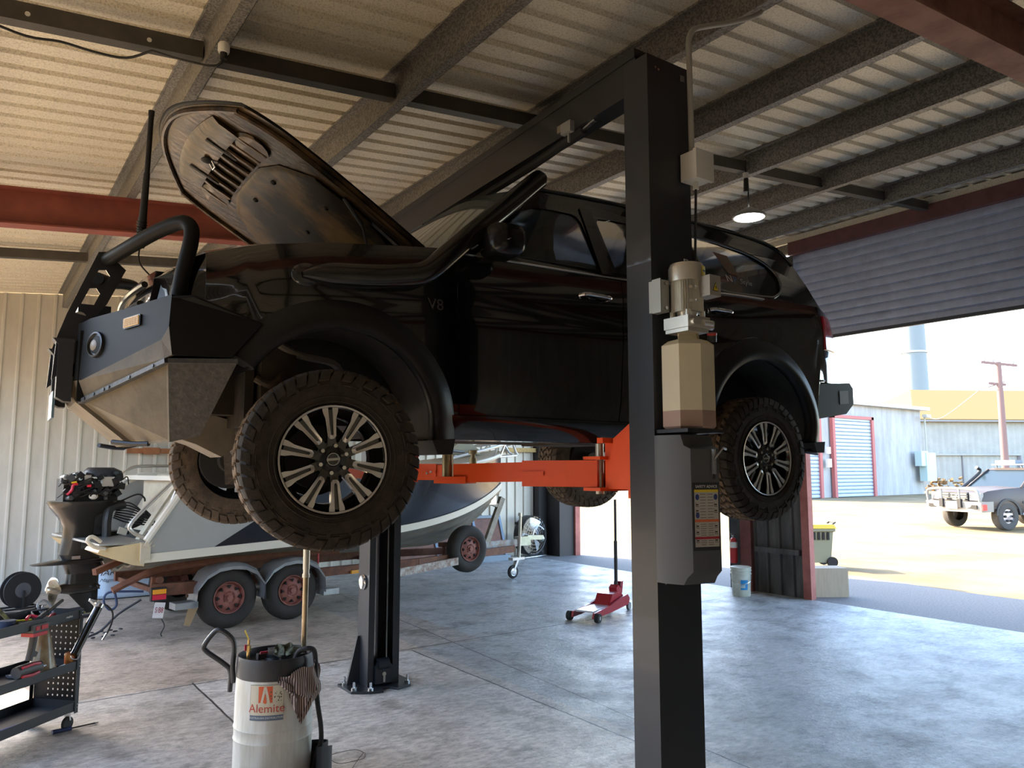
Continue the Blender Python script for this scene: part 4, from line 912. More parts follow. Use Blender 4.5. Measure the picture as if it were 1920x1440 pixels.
# ---- wheels ----
WY = 3.26
def wheel_tyre():
    mb = MB()
    prof = [(.242,.030),(.250,.012),(.275,.003),(.315,-.001),(.350,.002),(.375,.012),(.392,.034),(.400,.060),(.401,.135),(.400,.21),(.392,.236),(.375,.256),(.350,.266),(.315,.27),(.275,.266),(.250,.258),(.242,.24)]
    mb.lathe(prof,(0,0,0),(0,1,0),n=96,caps=False)
    for r in (.338,.285,.262): mb.lathe([(r-.003,.001),(r,-.0035),(r+.003,.001)],(0,0,0),(0,1,0),n=96,caps=False)
    N = 44   # shoulder lugs run down the sidewall
    for i in range(N):
        for s in (0,1):
            yo = (lambda y: y) if s == 0 else (lambda y: .27-y)
            a = 2*PI*(i+.5*s)/N; L = .030 if i%2 else .046; w = .052
            sec = [(.4125,.050),(.411,.024),(.400,.006),(.392-L*.5,-.002),(.392-L,-.0035),(.386-L,.004),(.392,.050)]
            mb.loft([[ (r*math.cos(a+da*(1+(.41-r)*4)+(.41-r)*1.2),yo(y),r*math.sin(a+da*(1+(.41-r)*4)+(.41-r)*1.2)) for r,y in sec] for da in (-w,w)])
            if i%2 == 0:
                sec = [(.352,.002),(.350,-.0045),(.322,-.0035),(.319,.003)]
                mb.loft([[ (r*math.cos(a+da*((.352-r)*14+.35)),yo(y),r*math.sin(a+da*((.352-r)*14+.35))) for r,y in sec] for da in (-.045,.045)])
    return mb.mesh('tyre')
def wheel_tread():
    mb = MB(); N = 44
    def blk(a, y0, y1, w, sk=0):
        rg = []
        for r,k in ((.398,1.),(.4145,.86)):
            pts = []
            for y,da in ((y0,-w),((y0+y1)/2,-w*.6),(y1,-w),(y1,w),((y0+y1)/2,w*1.3),(y0,w)):
                t = (y-y0)/(y1-y0); aa = a+da*k+sk*t; yy = (y0+y1)/2+(y-(y0+y1)/2)*(1 if k==1 else .92)
                pts.append((r*math.cos(aa),yy,r*math.sin(aa)))
            rg.append(pts)
        mb.loft(rg)
    for i in range(N):
        a = 2*PI*i/N
        blk(a,.098,.132,.052,.04); blk(a+.07,.138,.172,.052,-.04)
        blk(a+.04,.058,.094,.050,-.05); blk(a+.03,.176,.212,.050,.05)
    return mb.mesh('tread')
ty_me, tr_me = wheel_tyre(), wheel_tread()
ty_me.materials.append(tyre_m); tr_me.materials.append(tread_m)
for me in (ty_me,): me.polygons.foreach_set('use_smooth',[True]*len(me.polygons)); me.set_sharp_from_angle(angle=R(30))
mb = MB(); mb.lathe([(.0,.075),(.078,.075),(.088,.07),(.10,.085),(.20,.075),(.222,.06)],(0,0,0),(0,1,0),n=60,caps=False) if False else None
mb = MB(); mb.lathe([(.252,.012),(.247,.002),(.238,.002),(.232,.012),(.222,.05),(.205,.12),(.205,.22),(.240,.25),(.244,.255),(.25,.25),(.215,.21),(.215,.1),(.245,.03)],(0,0,0),(0,1,0),n=60,caps=False); barrel_me = mb.mesh('barrel')
barrel_me.materials.append(gloss_blk)
mb = MB(); mb.lathe([(.0,.018),(.030,.018),(.034,.024),(.040,.026),(.080,.030),(.088,.040),(.088,.08),(.0,.08)],(0,0,0),(0,1,0),n=48,caps=False)
for i in range(10):
    a = 2*PI*(i+.5)/10; T = Matrix.Rotation(-a,4,'Y'); mb.T = T
    mb.loft([[(r,.045,t) for r,t in ((.06,-.022),(.12,-.020),(.20,-.026),(.226,-.038),(.226,.038),(.20,.026),(.12,.020),(.06,.022))],[(r,.016 if r > .1 else .026,t*.92) for r,t in ((.06,-.022),(.12,-.020),(.20,-.026),(.226,-.038),(.226,.038),(.20,.026),(.12,.020),(.06,.022))]])
mb.T = None; spk_me = mb.mesh('hub_spokes'); spk_me.materials.append(gloss_blk)
mb = MB()
U = [(.234,-.036),(.215,-.034),(.185,-.024),(.125,-.0195),(.103,-.018),(.092,-.008),(.092,.008),(.103,.018),(.125,.0195),(.185,.024),(.215,.034),(.234,.036),(.236,.0105),(.112,.0065),(.107,0),(.112,-.0065),(.236,-.0105)]
for i in range(10):
    mb.T = Matrix.Rotation(-2*PI*(i+.5)/10,4,'Y'); plate_mb(mb,U,[],.006,lambda u,v,w:(u,.011+w+(.006 if u<.1 else 0),v))
mb.T = None; mb.lathe([(.247,.004),(.243,.000),(.237,.002),(.236,.006)],(0,0,0),(0,1,0),n=60,caps=False); face_me = mb.mesh('machined_face'); face_me.materials.append(machined)
mb = MB()
for i in range(6):
    a = 2*PI*i/6+.3; mb.cyl((.062*math.cos(a),.03,.062*math.sin(a)),(.062*math.cos(a),.008,.062*math.sin(a)),.0095,n=6)
nut_me = mb.mesh('wheel_nuts'); nut_me.materials.append(M('nut_chrome',(.6,.6,.58),.2,1.))
mb = MB(); mb.lathe([(.023,.018),(.026,.014),(.0285,.014),(.030,.018)],(0,0,0),(0,1,0),n=36,caps=False)
mb.bx(-.030,.030,.013,.018,-.0055,.0055); cap_me = mb.mesh('centre_emblem'); cap_me.materials.append(M('emblem_chrome',(.4,.4,.39),.25,1.))
for me in (spk_me,barrel_me,nut_me,face_me,cap_me):
    me.polygons.foreach_set('use_smooth',[True]*len(me.polygons)); me.set_sharp_from_angle(angle=R(30))
ty_lit = ty_me.copy(); ty_lit.materials[0] = M('tyre_rubber_dusty_lit',(.13,.088,.052),.9,0,rgb2=(.060,.042,.027),vscale=14,bump=.25,bscale=90)  # far tyres: dusty rubber copy with the yard light painted in as tan
steer = R(8)
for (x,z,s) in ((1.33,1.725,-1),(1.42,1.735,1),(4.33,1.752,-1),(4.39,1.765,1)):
    t_ = bpy.data.objects.new('wheel', ty_me if s < 0 else ty_lit); COL.objects.link(t_); t_.parent = car
    rz_ = (0 if s < 0 else PI)
    if x < 2: rz_ += -steer
    t_.rotation_euler = (0,R(-5.3),rz_)
    off = Vector((x,YC+s*(YC-WY) if s>0 else WY,z))
    if x < 2: off.y += .0
    if s > 0: off.y = 5.42
    t_.location = off-wloc(car)
    for nm,me in (('tread',tr_me),('rim',barrel_me),('spokes',spk_me),('machined_spoke_faces',face_me),('wheel_nuts',nut_me),('centre_emblem',cap_me)):
        o = bpy.data.objects.new(nm, me); COL.objects.link(o); o.parent = t_
    

nose_me.build('front_wing_panel', paint, car, angle=50)
car.rotation_euler.z = R(-1.6); car.location.x += .045
# ================= trailer and boat =================
A8 = R(8); O8 = Vector((2.73,8.635,0)); U8 = Vector((math.cos(A8),math.sin(A8),0)); V8 = Vector((-math.sin(A8),math.cos(A8),0))
T8 = Matrix(((U8.x,V8.x,0,O8.x),(U8.y,V8.y,0,O8.y),(0,0,1,0),(0,0,0,1)))
def TB(): return MB(T8)
rustf = M('trailer_rust',(.21,.085,.045),.7,.2,rgb2=(.12,.05,.03),vscale=9)
galv2 = M('mudguard_galv',(.42,.43,.43),.38,.6,rgb2=(.30,.31,.32),vscale=5)
bluegalv = M('drawbar_galv',(.30,.33,.36),.45,.5,rgb2=(.22,.15,.12),vscale=10)
hubrust = M('rim_rust',(.34,.13,.10),.6,.1,rgb2=(.24,.08,.06),vscale=12)
trl = thing('boat_trailer','rusty tandem-axle boat trailer with galvanised mudguards under the boat','trailer',tuple(O8+V8*.8+Vector((0,0,0))))
# side rails
for v in (.16,1.44):
    mb = TB(); mb.bar((-1.1,v,.47),(2.2,v,.47),.06,.10); mb.bar((2.2,v,.47),(4.45,.80+(v-.8)*.12,.45),.06,.10); mb.build('frame_rail', rustf, trl, smooth=False)
mb = TB(); mb.tube([(-1.50,.12,.50),(-1.32,.12,.58),(-1.1,.12,.66),(-.6,.12,.70),(.1,.12,.71),(1.0,.12,.71)],.035,n=4,k=3,sy=1.1); mb.build('bunk_rail', rustf, trl, smooth=False)
mb = TB(); mb.tube([(-1.50,1.45,.50),(-1.32,1.45,.58),(-1.1,1.45,.66),(-.6,1.45,.70),(1.0,1.45,.71)],.035,n=4,k=3); mb.build('bunk_rail', rustf, trl, smooth=False)
for u in (-1.05,-.1,1.0,2.1):
    mb = TB(); mb.bar((u,.16,.44),(u,1.44,.44),.05,.05); mb.build('cross_member', rustf, trl, smooth=False)
for v in (.3,1.3):
    mb = TB(); mb.bar((-1.62,v,.67),(-1.2,v+.25,.78),.05,.06); mb.build('roller_arm', rustf, trl, smooth=False)
mb = TB(); mb.bar((3.4,.80,.53),(4.65,.80,.53),.07,.11); db = mb.build('drawbar', bluegalv, trl, smooth=False)
mb = TB(); mb.bar((1.85,.11,.375),(2.9,.20,.43),.05,.10); mb.build('lower_rail', M('painted_rail',(.45,.42,.38),.5,.3,rgb2=(.20,.10,.07),vscale=14), trl, smooth=False)
mb = TB(); mb.bar((2.9,.45,.46),(3.3,.62,.50),.04,.05); mb.bar((2.9,.5,.46),(2.9,.5,.62),.03,.03); mb.bx(2.84,2.96,.45,.55,.60,.66); mb.build('roller_bracket', rustf, trl, smooth=False)
# winch post
mb = TB(); mb.bar((3.95,.80,.56),(4.28,.80,1.24),.06,.09); mb.bar((3.85,.80,1.22),(4.25,.80,1.10),.05,.06); mb.bar((3.80,.80,1.20),(3.72,.80,1.42),.04,.05); wp = mb.build('winch_post', M('post_galv',(.26,.24,.21),.45,.5,var=.4), trl, smooth=False)
mb = TB(); mb.cyl((3.72,.72,1.42),(3.72,.88,1.42),.06,n=16); wn = mb.build('bow_roller', rubber, wp)
mb = TB(); mb.bx(3.92,4.12,.76,.775,1.14,1.38); mb.cyl((4.0,.74,1.25),(4.0,.86,1.25),.055,n=18); mb.build('winch_body', steel, wp, smooth=False)
mb = TB(); mb.tube([(3.66,.74,1.32),(3.60,.74,1.2),(3.66,.74,1.08),(3.74,.74,1.15)],.008,n=6,k=4); mb.build('safety_chain', rubber, wp)
mb = TB(); mb.bar((4.08,.80,.60),(4.32,.80,1.05),.03,.03); mb.build('post_brace', bluegalv, trl, smooth=False) if False else mb.bm.free()
# coupling, jockey wheel
mb = TB(); mb.bx(4.60,4.85,.74,.86,.48,.62); mb.bar((4.8,.8,.60),(5.15,.8,.58),.09,.07); mb.sphere((5.15,.8,.56),.05); cpn = mb.build('coupling', M('coupling_zinc',(.42,.46,.40),.35,.8,var=.3), trl, smooth=False)
mb = TB(); mb.tube([(4.95,.8,.62),(5.0,.8,.73),(5.1,.8,.76),(5.2,.8,.70)],.012,n=8,k=3); mb.build('coupling_lever', steel, cpn)
mb = TB(); mb.cyl((4.53,.68,.28),(4.56,.68,.95),.024,n=14); mb.cyl((4.55,.68,.95),(4.555,.68,1.0),.03,n=14); jw = mb.build('jockey_stem', M('stem_zinc',(.55,.55,.50),.3,.85), trl)
mb = TB(); mb.bar((4.40,.68,.115),(4.50,.68,.31),.06,.035); mb.bx(4.36,4.62,.64,.74,.28,.32); mb.build('jockey_fork', steel, jw)
def jwheel():
    mb = TB(); mb.lathe([(.035,-.02),(.085,-.024),(.098,-.018),(.104,0),(.098,.018),(.085,.024),(.035,.02)],(4.40,.68,.106),(.0,1,0),n=28); a = mb.build('jockey_wheel', rubber, jw)
    mb = TB(); mb.lathe([(.0,-.026),(.03,-.028),(.055,-.022),(.062,-.026),(.066,-.02)],(4.40,.68,.106),(0,1,0),n=24,caps=False); mb.lathe([(0,.026),(.055,.022),(.066,.02)],(4.40,.68,.106),(0,1,0),n=24,caps=False); mb.build('jockey_hub', steel, a)
jwheel()
# wheels
def twheel_meshes():
    mb = MB(); mb.lathe([(.165,.02),(.20,.004),(.245,-.002),(.285,.006),(.312,.03),(.320,.05),(.320,.14),(.312,.16),(.285,.182),(.245,.19),(.20,.184),(.165,.17)],(0,0,0),(0,1,0),n=48,caps=False)
    for yy in (.065,.09,.115): mb.lathe([(.3205,yy-.012),(.324,yy-.010),(.324,yy+.008),(.3205,yy+.010)],(0,0,0),(0,1,0),n=48,caps=False)
    t = mb.mesh('trailer_tyre')
    mb = MB(); mb.lathe([(.170,.012),(.166,.004),(.160,.006),(.155,.03),(.148,.045),(.120,.035),(.07,.012),(.05,.02),(.05,.01),(.0,.01)],(0,0,0),(0,1,0),n=40,caps=False)
    mb.lathe([(.035,.02),(.035,-.015),(.0,-.018)],(0,0,0),(0,1,0),n=6,caps=False)
    for i in range(5):
        a = 2*PI*i/5; mb.cyl((.058*math.cos(a),.02,.058*math.sin(a)),(.058*math.cos(a),.002,.058*math.sin(a)),.008,n=6)
    r = mb.mesh('trailer_rim')
    mb = MB()
    for i in range(8):
        a = 2*PI*i/8; q = []
        for rr,dt in ((.128,-.020),(.128,.020),(.098,0)): q.append((rr,dt))
        mb.T = Matrix.Rotation(a,4,'Y'); mb.loft([[(u,yy,v) for u,v in q] for yy in (.012,.040)]); 
    mb.T = None
    h = mb.mesh('rim_holes'); return t,r,h
tt,tr_,th_ = twheel_meshes()
tt.materials.append(M('trailer_tyre_rubber',(.036,.030,.025),.8,var=.25,vscale=8)); tr_.materials.append(hubrust); th_.materials.append(M('hole_dark',(.012,.010,.009),.8))
for me in (tt,tr_): me.polygons.foreach_set('use_smooth',[True]*len(me.polygons)); me.set_sharp_from_angle(angle=R(40))
def twheel(u,v,z,flip=False,name='wheel',tilt=0,rim_=None):
    o = bpy.data.objects.new(name, tt); COL.objects.link(o); o.parent = trl
    o.location = (T8 @ Vector((u,v,z)))-wloc(trl); o.rotation_euler = (0,tilt,A8+(PI if flip else 0))
    for nm,me in (('rim',tr_),('rim_holes',th_)):
        c = bpy.data.objects.new(nm, me); COL.objects.link(c); c.parent = o
    return o
for u in (-.37,.36): twheel(u,0.0,.322); twheel(u,1.60,.322,True)
sw = twheel(3.13,.18,.575,name='spare_wheel')
# axles
for u in (-.37,.36):
    mb = TB(); mb.bar((u,.15,.30),(u,1.45,.30),.05,.05); mb.build('axle', rustf, trl, smooth=False)
mb = TB(); mb.bar((-.75,.20,.36),(.70,.20,.36),.05,.03); mb.build('leaf_spring', rustf, trl, smooth=False)
# mudguards
def guard(uc):
    mb = TB(); pr = []
    pts = [(-.375,.30),(-.365,.46),(-.27,.60),(-.14,.665),(.0,.68),(.14,.665),(.27,.60),(.365,.46),(.375,.30)]
    mb.loft([[(uc+u,v,z) for v,z in ((-.07,zz-.055),(-.075,zz-.02),(-.04,zz+.012),(.20,zz+.012),(.20,zz),(-.02,zz-.001),(-.04,zz-.03))] if abs(u)<.3 else [(uc+u*(1.0+(.0)),v,zz+dz) for v,dz in ((-.07,-.03),(-.075,-.01),(-.04,.0),(.20,.0),(.20,-.012),(-.02,-.012),(-.04,-.02))] for u,zz in pts])
    return mb.build('mudguard', galv2, trl, angle=40)
guard(-.37); guard(.36)
mb = TB(); mb.bx(-.95,-.72,-.05,.12,.265,.33); mb.build('mudguard_step', galv2, trl, bevel=.01)
mb = TB(); mb.bx(.72,.92,-.05,.12,.235,.30); st_ = mb.build('mudguard_step', galv2, trl, bevel=.01)
mb = TB(); mb.bx(.90,.925,-.045,-.01,.245,.28); mb.build('side_marker', M('red_marker',(.6,.03,.03),.3), st_)
mb = TB(); mb.loft([[(-.80,v,.27),(-.70,v,.26),(-.78,v,.08),(-.84,v,.10)] for v in (.0,.006)]); mb.build('mud_flap', M('flap_tan',(.36,.24,.13),.7), trl, smooth=False)
mb = TB(); mb.bar((-1.12,.10,.45),(-1.12,.10,.60),.05,.05); mb.bar((-1.16,.06,.475),(-.55,.06,.455),.03,.12); mb.cyl((-1.08,.03,.57),(-1.08,.09,.57),.035,n=12); mb.build('rear_bracket', rustf, trl, smooth=False)
mb = TB(); mb.bx(-1.17,-1.02,.0,.05,.37,.50); lt = mb.build('rear_light', blk_pl, trl, bevel=.006)
mb = TB(); mb.bx(-1.16,-1.03,-.012,.0,.44,.485); mb.build('amber_lens', M('amber',(.8,.33,.02),.3,coat=.5), lt)
mb = TB(); mb.bx(-1.16,-1.03,-.012,.0,.385,.435); mb.build('red_lens', M('red_lens',(.6,.02,.05),.3,coat=.5), lt)
mb = TB(); mb.T = T8 @ Matrix.Translation((-1.09,.0,.28)) @ Matrix.Rotation(R(8),4,'Y'); mb.bx(-.05,.05,-.003,.003,-.075,.075); npl = mb.build('number_plate', M('plate_white',(.75,.70,.68),.5), trl, smooth=False)
Tn = T8 @ Matrix.Translation((-1.09,.0,.28)) @ Matrix.Rotation(R(8),4,'Y')
mb = MB(Tn); text_mb(mb,'S·B8',.075,.001,lambda u,v,w:(u,-.005+w,v),sx=.62); mb.build('plate_characters', M('plate_maroon',(.30,.02,.05),.5), npl, smooth=False)
mb = TB(); mb.tube([(-1.06,.0,.19),(-1.03,.0,.12),(-1.06,.0,.05),(-1.05,.0,.02)],.005,n=6,k=3); mb.build('loose_wire', rubber, trl)
mb = TB(); mb.tube([(-1.18,.2,.45),(-1.32,.25,.46),(-1.48,.3,.46),(-1.52,.3,.38),(-1.46,.3,.29),(-1.40,.3,.33),(-1.42,.3,.45)],.012,n=6,k=4); mb.build('strap', M('navy_strap',(.03,.05,.12),.6), trl)
mb = TB()
mb.tube([(-1.15,.35,.35),(-1.35,.4,.22),(-1.5,.4,.08),(-1.62,.42,.03)],.012,n=6,k=3); cn_ = mb.build('safety_chain', M('chain_dark',(.05,.05,.055),.5,.5), trl)
for i in range(12):
    mb = TB(); mb.T = T8 @ Matrix.Translation((-1.66+.03*i,.4+.04*math.sin(i*2.1),.02+.03*(i%3))) @ Matrix.Rotation(i*1.3,4,'Z'); mb.tube([(.02*math.cos(a),.013*math.sin(a),0) for a in [2*PI*k/10 for k in range(10)]],.006,n=6,closed=True); mb.build('chain_link', M('chain_dark',(.05,.05,.055),.5,.5), cn_)
mb = TB(); mb.bx(1.18,1.30,.10,.13,.42,.46); mb.build('side_marker', M('amber',(.8,.33,.02),.3), trl)
mb = TB(); mb.tube([(.7,.1,.75),(.72,.1,.70),(.72,.1,.58)],.010,n=6); mb.build('jack_handle_red', M('red_metal',(.5,.03,.04),.4), trl)

# ---- boat ----
bcream = M('boat_cream',(.62,.56,.42),.4,0,rgb2=(.48,.42,.31),vscale=4)
bgrey = M('boat_grey',(.40,.41,.39),.35,0,var=.12,vscale=2)
bnavy = M('boat_navy',(.010,.012,.019),.25,0,var=.3,coat=.3,vscale=30)
bwhite = M('boat_white',(.72,.67,.56),.4)
bhull = M('hull_aluminium',(.33,.29,.21),.35,.4,rgb2=(.22,.19,.14),vscale=3,stretch=(1,4,4))
boat = thing('boat','grey and navy trailer boat with cream edging standing stern-first on the rusty trailer','boat',tuple(O8+V8*.85+Vector((0,0,.7))))
BC = .80
def hullsec(u):
    """half section: keel, chine, top of bottom strip, gunwale  (v offset from centre, z)"""
    t = max(0,(u-.9)/3.35); t = min(t,1)
    wch = .92*(1-t**2.3); wg = 1.02*(1-t**3.2)
    zk = .60+.0*t+.75*max(0,(t-.55)/.45)**2.0; zc = .78+.012*(u+1.3)*3+.42*t**2.4; zg = 1.60+.10*t+.22*t*t
    if u < -.9: zg = min(zg, .98+ (u+1.32)*1.5)
    return wch,wg,zk,zc,zg
us = [-1.32+i*(4.25+1.32)/40 for i in range(41)]
def hx(u,z): # rake the bow
    t = max(0,(u-.9)/3.35); return u
# bottom
for s in (-1,1):
    mb = TB(); mb.slab(lambda a,b: (lambda u:(u,BC+s*max(.004,hullsec(u)[0]*b), hullsec(u)[2]+(hullsec(u)[3]-hullsec(u)[2])*b+ .012*math.sin(b*PI*6)))(us[0]+(us[-1]-us[0])*a),40,24,(0,0,.02)); mb.build('hull_bottom', bhull, boat)
    # white chine strip
    mb = TB(); mb.slab(lambda a,b: (lambda u:(u,BC+s*(max(.004,hullsec(u)[0])+.022), hullsec(u)[3]-.01+.085*b))(us[0]+(us[-1]-us[0])*a),40,3,(0,-s*.03,0)); mb.build('chine_strip', bwhite if s<2 else bcream, boat)
    def sd(u,b):
        w0,w1,_,z0,z1 = hullsec(u); z0 += .07; return (u,BC+s*(w0+(w1-w0)*b**.8+.006), z0+(z1-z0)*b)
    # grey aft panel, navy forward panel split on a diagonal
    def split(b): return -.62+1.25*b
    mb = TB(); mb.slab(lambda a,b: sd(-1.28+(split(b)+1.28)*a,b),24,14,(0,-s*.02,0)); gp = mb.build('side_panel_grey', bgrey, boat)
    mb = TB(); mb.slab(lambda a,b: sd(split(b)+(4.23-split(b))*a,b),34,14,(0,-s*.02,0)); mb.build('side_panel_navy', bnavy, boat)
    # gunwale capping
    mb = TB(); mb.tube([(sd(u,1)[0],sd(u,1)[1],sd(u,1)[2]+.01) for u in us[::2]],.035,n=8); mb.build('gunwale', bwhite, boat)
    if s < 0:
        mb = TB(); mb.bar((-1.30,BC-.955,.80),(-1.30,BC-.955,.96),.03,.09); mb.bar((-1.30,BC-.97,.93),(-.93,BC-1.0,1.56),.03,.05); mb.bar((-1.24,BC-.955,.93),(-.87,BC-.99,1.56),.02,.03); mb.build('transom_edge', bcream, boat, smooth=False)
        mb = TB(); mb.loft([[(sd(u,b)[0],sd(u,b)[1]-o_,sd(u,b)[2]) for u,b in ((-.94,.74),(-.76,.70),(-.76,.84),(-.94,.90))] for o_ in (.001,.003)]); sk_ = mb.build('club_sticker', M('sticker_navy',(.02,.04,.12),.4), gp, smooth=False)
        mb = TB(); mb.loft([[(sd(u,b)[0],sd(u,b)[1]-o_,sd(u,b)[2]) for u,b in ((-.92,.83),(-.86,.86),(-.79,.80),(-.82,.76),(-.89,.78))] for o_ in (.004,.006)]); mb.build('sticker_motif', M('sticker_yellow',(.75,.50,.05),.4), sk_, smooth=False) if False else tag(mb.build('sticker_motif', M('sticker_yellow',(.75,.50,.05),.4), gp, smooth=False))
# transom pod with duckboard
mb = TB(); mb.prism([(-1.70,.93),(-1.30,.97),(-1.30,.74),(-1.40,.76),(-1.60,.84),(-1.72,.90)],'y',BC-.94,BC-.50); pod = mb.build('stern_pod', M('pod_cream',(.66,.52,.29),.45,var=.1), boat, smooth=False, bevel=.008)
mb = TB(); mb.prism([(-1.70,.93),(-1.30,.97),(-1.30,.74),(-1.60,.84)],'y',BC+.40,BC+.94); mb.build('stern_pod', M('pod_cream',(.66,.52,.29),.45,var=.1), boat, smooth=False, bevel=.008)
mb = TB(); mb.bx(-1.70,-1.25,BC-.90,BC+.90,.955,.975); mb.build('swim_platform', M('chequer_plate',(.42,.42,.40),.3,.7,bump=.8,bscale=120), boat, smooth=False)
mb = TB(); mb.tube([(-1.66,BC-.96,.93),(-1.76,BC-.96,.96),(-1.82,BC-.96,1.02),(-1.78,BC-.96,1.055),(-1.70,BC-.96,1.0)],.018,n=8,k=3); mb.build('tie_down_ring', bcream, boat)
mb = TB(); mb.bx(-1.34,-1.30,BC-.95,BC+.95,.76,.97); mb.build('transom', bcream, boat, smooth=False)
mb = TB(); mb.loft([[(-1.26,v,.97),(-.88,v,1.58),(-.85,v,1.58),(-1.23,v,.97)] for v in (BC-.62,BC-.50)]); mb.loft([[(-.96,v,1.0),(-.62,v,1.62),(-.60,v,1.62),(-.90,v,1.0)] for v in (BC-.2,BC+.85)]); mb.build('transom_panel', bcream, boat, smooth=False)
mb = TB(); mb.bar((-.90,BC-1.0,1.585),(-.90,BC+1.0,1.585),.06,.05); mb.build('rear_coaming', bwhite, boat, smooth=False)
for v0,dd in ((BC-.93,0),(BC+.90,.0)):
    mb = TB(); mb.tube([(-1.28,v0,1.0),(-1.42,v0,1.08),(-1.42,v0,1.18),(-1.10,v0,1.52),(-.92,v0,1.69),(-.70,v0+.02,1.72),(-.2,v0+.02,1.72)],.019,n=10,k=5); mb.build('grab_rail', M('rail_alloy',(.55,.53,.48),.3,.7), boat)
mb = TB(); mb.tube([(-1.10,BC-.75,1.0),(-1.02,BC-.75,1.3),(-.90,BC-.75,1.6)],.014,n=8,k=3); mb.build('ladder_rail', M('rail_alloy',(.55,.53,.48),.3,.7), boat)
mb = TB(); mb.bx(-.85,-.3,BC-.6,BC+.6,1.0,1.55); mb.build('inner_bulkhead', bcream, boat, smooth=False)
mb = TB(); mb.bx(-.3,3.0,BC-.9,BC+.9,1.55,1.60); mb.bm.free()
mb = TB(); mb.slab(lambda a,b:(1.6+2.55*a, BC+(2*b-1)*max(.02,hullsec(1.6+2.55*a)[1]-.05), hullsec(1.6+2.55*a)[4]+.03+.05*math.sin(PI*b)),20,8,(0,0,-.02)); mb.build('foredeck', bwhite, boat)
mb = TB(); mb.tube([(2.5,BC-.78,1.80),(3.6,BC-.45,1.98),(4.3,BC-.16,2.09),(4.42,BC,2.07),(4.3,BC+.16,2.09),(3.6,BC+.45,1.98)],.022,n=8,k=4); br = mb.build('bow_rail', M('rail_white',(.70,.70,.68),.3,.3), boat)
mb = TB()
for s in (-1,1): mb.tube([(4.42,BC+s*.10,2.07),(4.50,BC+s*.08,1.95),(4.52,BC+s*.06,1.90),(3.9,BC+s*.20,1.86)],.018,n=8,k=2); mb.bar((4.0,BC+s*.25,1.86),(4.15,BC+s*.2,2.05),.025,.025); mb.bar((3.8,BC+s*.32,1.84),(3.85,BC+s*.35,2.02),.025,.025)
mb.build('bow_pulpit', M('rail_white',(.70,.70,.68),.3,.3), boat)
mb = TB(); mb.loft([[(3.0,v,1.95),(3.2,v,2.06),(3.42,v,2.07),(3.62,v,1.95),(3.62,v,1.90),(3.0,v,1.90)] for v in (BC-.25,BC+.25)]); mb.build('hatch_cover', M('hatch_olive',(.36,.36,.28),.5), boat, bevel=.02)
for z0 in (1.72,):
    mb = TB(); mb.tube([(1.2,BC-.9,1.62),(1.5,BC-.85,1.85),(2.4,BC-.8,1.93),(3.0,BC-.6,1.92)],.02,n=8,k=3); mb.build('side_rail', M('rail_dark',(.08,.08,.09),.4,.3), boat)

# ---- outboard ----
obm = thing('outboard_motor','black outboard motor with its cowl off standing tilted up behind the boat stern','outboard motor',tuple(T8 @ Vector((-1.6,BC+.15,.2))))
gb = M('outboard_black',(.020,.017,.012),.30,.1,coat=.3,rgb2=(.009,.008,.007),vscale=3)
OV = BC+.15
def osec(z,u0,u1,hw_,n=20):
    uc = (u0+u1)/2; ru = (u1-u0)/2
    return [(uc+ru*(abs(math.cos(t))**.75)*(1 if math.cos(t)>0 else -1), OV+hw_*(abs(math.sin(t))**.75)*(1 if math.sin(t)>0 else -1), z) for t in [2*PI*i/n for i in range(n)]]
mb = TB(); mb.loft([osec(.80,-1.80,-1.42,.10),osec(.95,-1.77,-1.38,.12),osec(1.08,-1.77,-1.40,.13),osec(1.18,-1.82,-1.38,.15),osec(1.28,-1.90,-1.28,.20),osec(1.335,-1.93,-1.22,.23),osec(1.35,-1.93,-1.20,.23)]); midc = mb.build('midsection', gb, obm, angle=60)
mb = TB(); mb.loft([osec(.60,-1.72,-1.36,.075),osec(.72,-1.76,-1.40,.09),osec(.80,-1.80,-1.42,.10)]); mb.loft([osec(.705,-2.03,-1.38,.12),osec(.715,-2.05,-1.36,.125),osec(.745,-1.84,-1.38,.11)]); mb.build('anti_ventilation_plate', gb, obm, angle=50)
mb = TB(); mb.loft([osec(.42,-1.74,-1.38,.055),osec(.48,-1.72,-1.40,.05),osec(.72,-1.70,-1.40,.05)]); mb.loft([[ (-1.72,OV-.012,.44),(-1.42,OV-.02,.44),(-1.40,OV,.44),(-1.42,OV+.02,.44),(-1.72,OV+.012,.44)],[(-1.50,OV-.006,.18),(-1.42,OV-.01,.19),(-1.40,OV,.19),(-1.42,OV+.01,.19),(-1.50,OV+.006,.18)]])
mb.lathe([(.005,-.20),(.05,-.15),(.065,-.05),(.065,.08),(.045,.18)],(-1.58,OV,.45),(-1,0,0),n=18); gc = mb.build('gearcase', gb, obm, angle=60)
mb = TB(); mb.lathe([(.045,0),(.052,.02),(.045,.10),(.035,.12)],(-1.76,OV,.45),(-1,0,0),n=18); pr_ = mb.build('propeller_hub', M('prop_steel',(.40,.36,.28),.25,.9), gc)
for k in range(3):
    a = 2*PI*k/3+.5
    def bl(u,v,a=a): 
        r = .045+.14*u; w = (.10*math.sin(PI*(.25+.65*u)))*(v-.5)*1.6; tw = .9-.5*u
        aa = a+w*math.cos(tw)/max(r,.06)
        return (-1.82+w*math.sin(tw)*1.0, OV+r*math.cos(aa), .45+r*math.sin(aa))
    mb = TB(); mb.slab(bl,8,8,(-.004,0,0)); mb.build('propeller_blade', M('prop_steel',(.40,.36,.28),.25,.9), pr_)
mb = TB(); mb.bx(-1.70,-1.62,OV-.128,OV-.118,.755,.79); mb.build('anode', steel, obm)
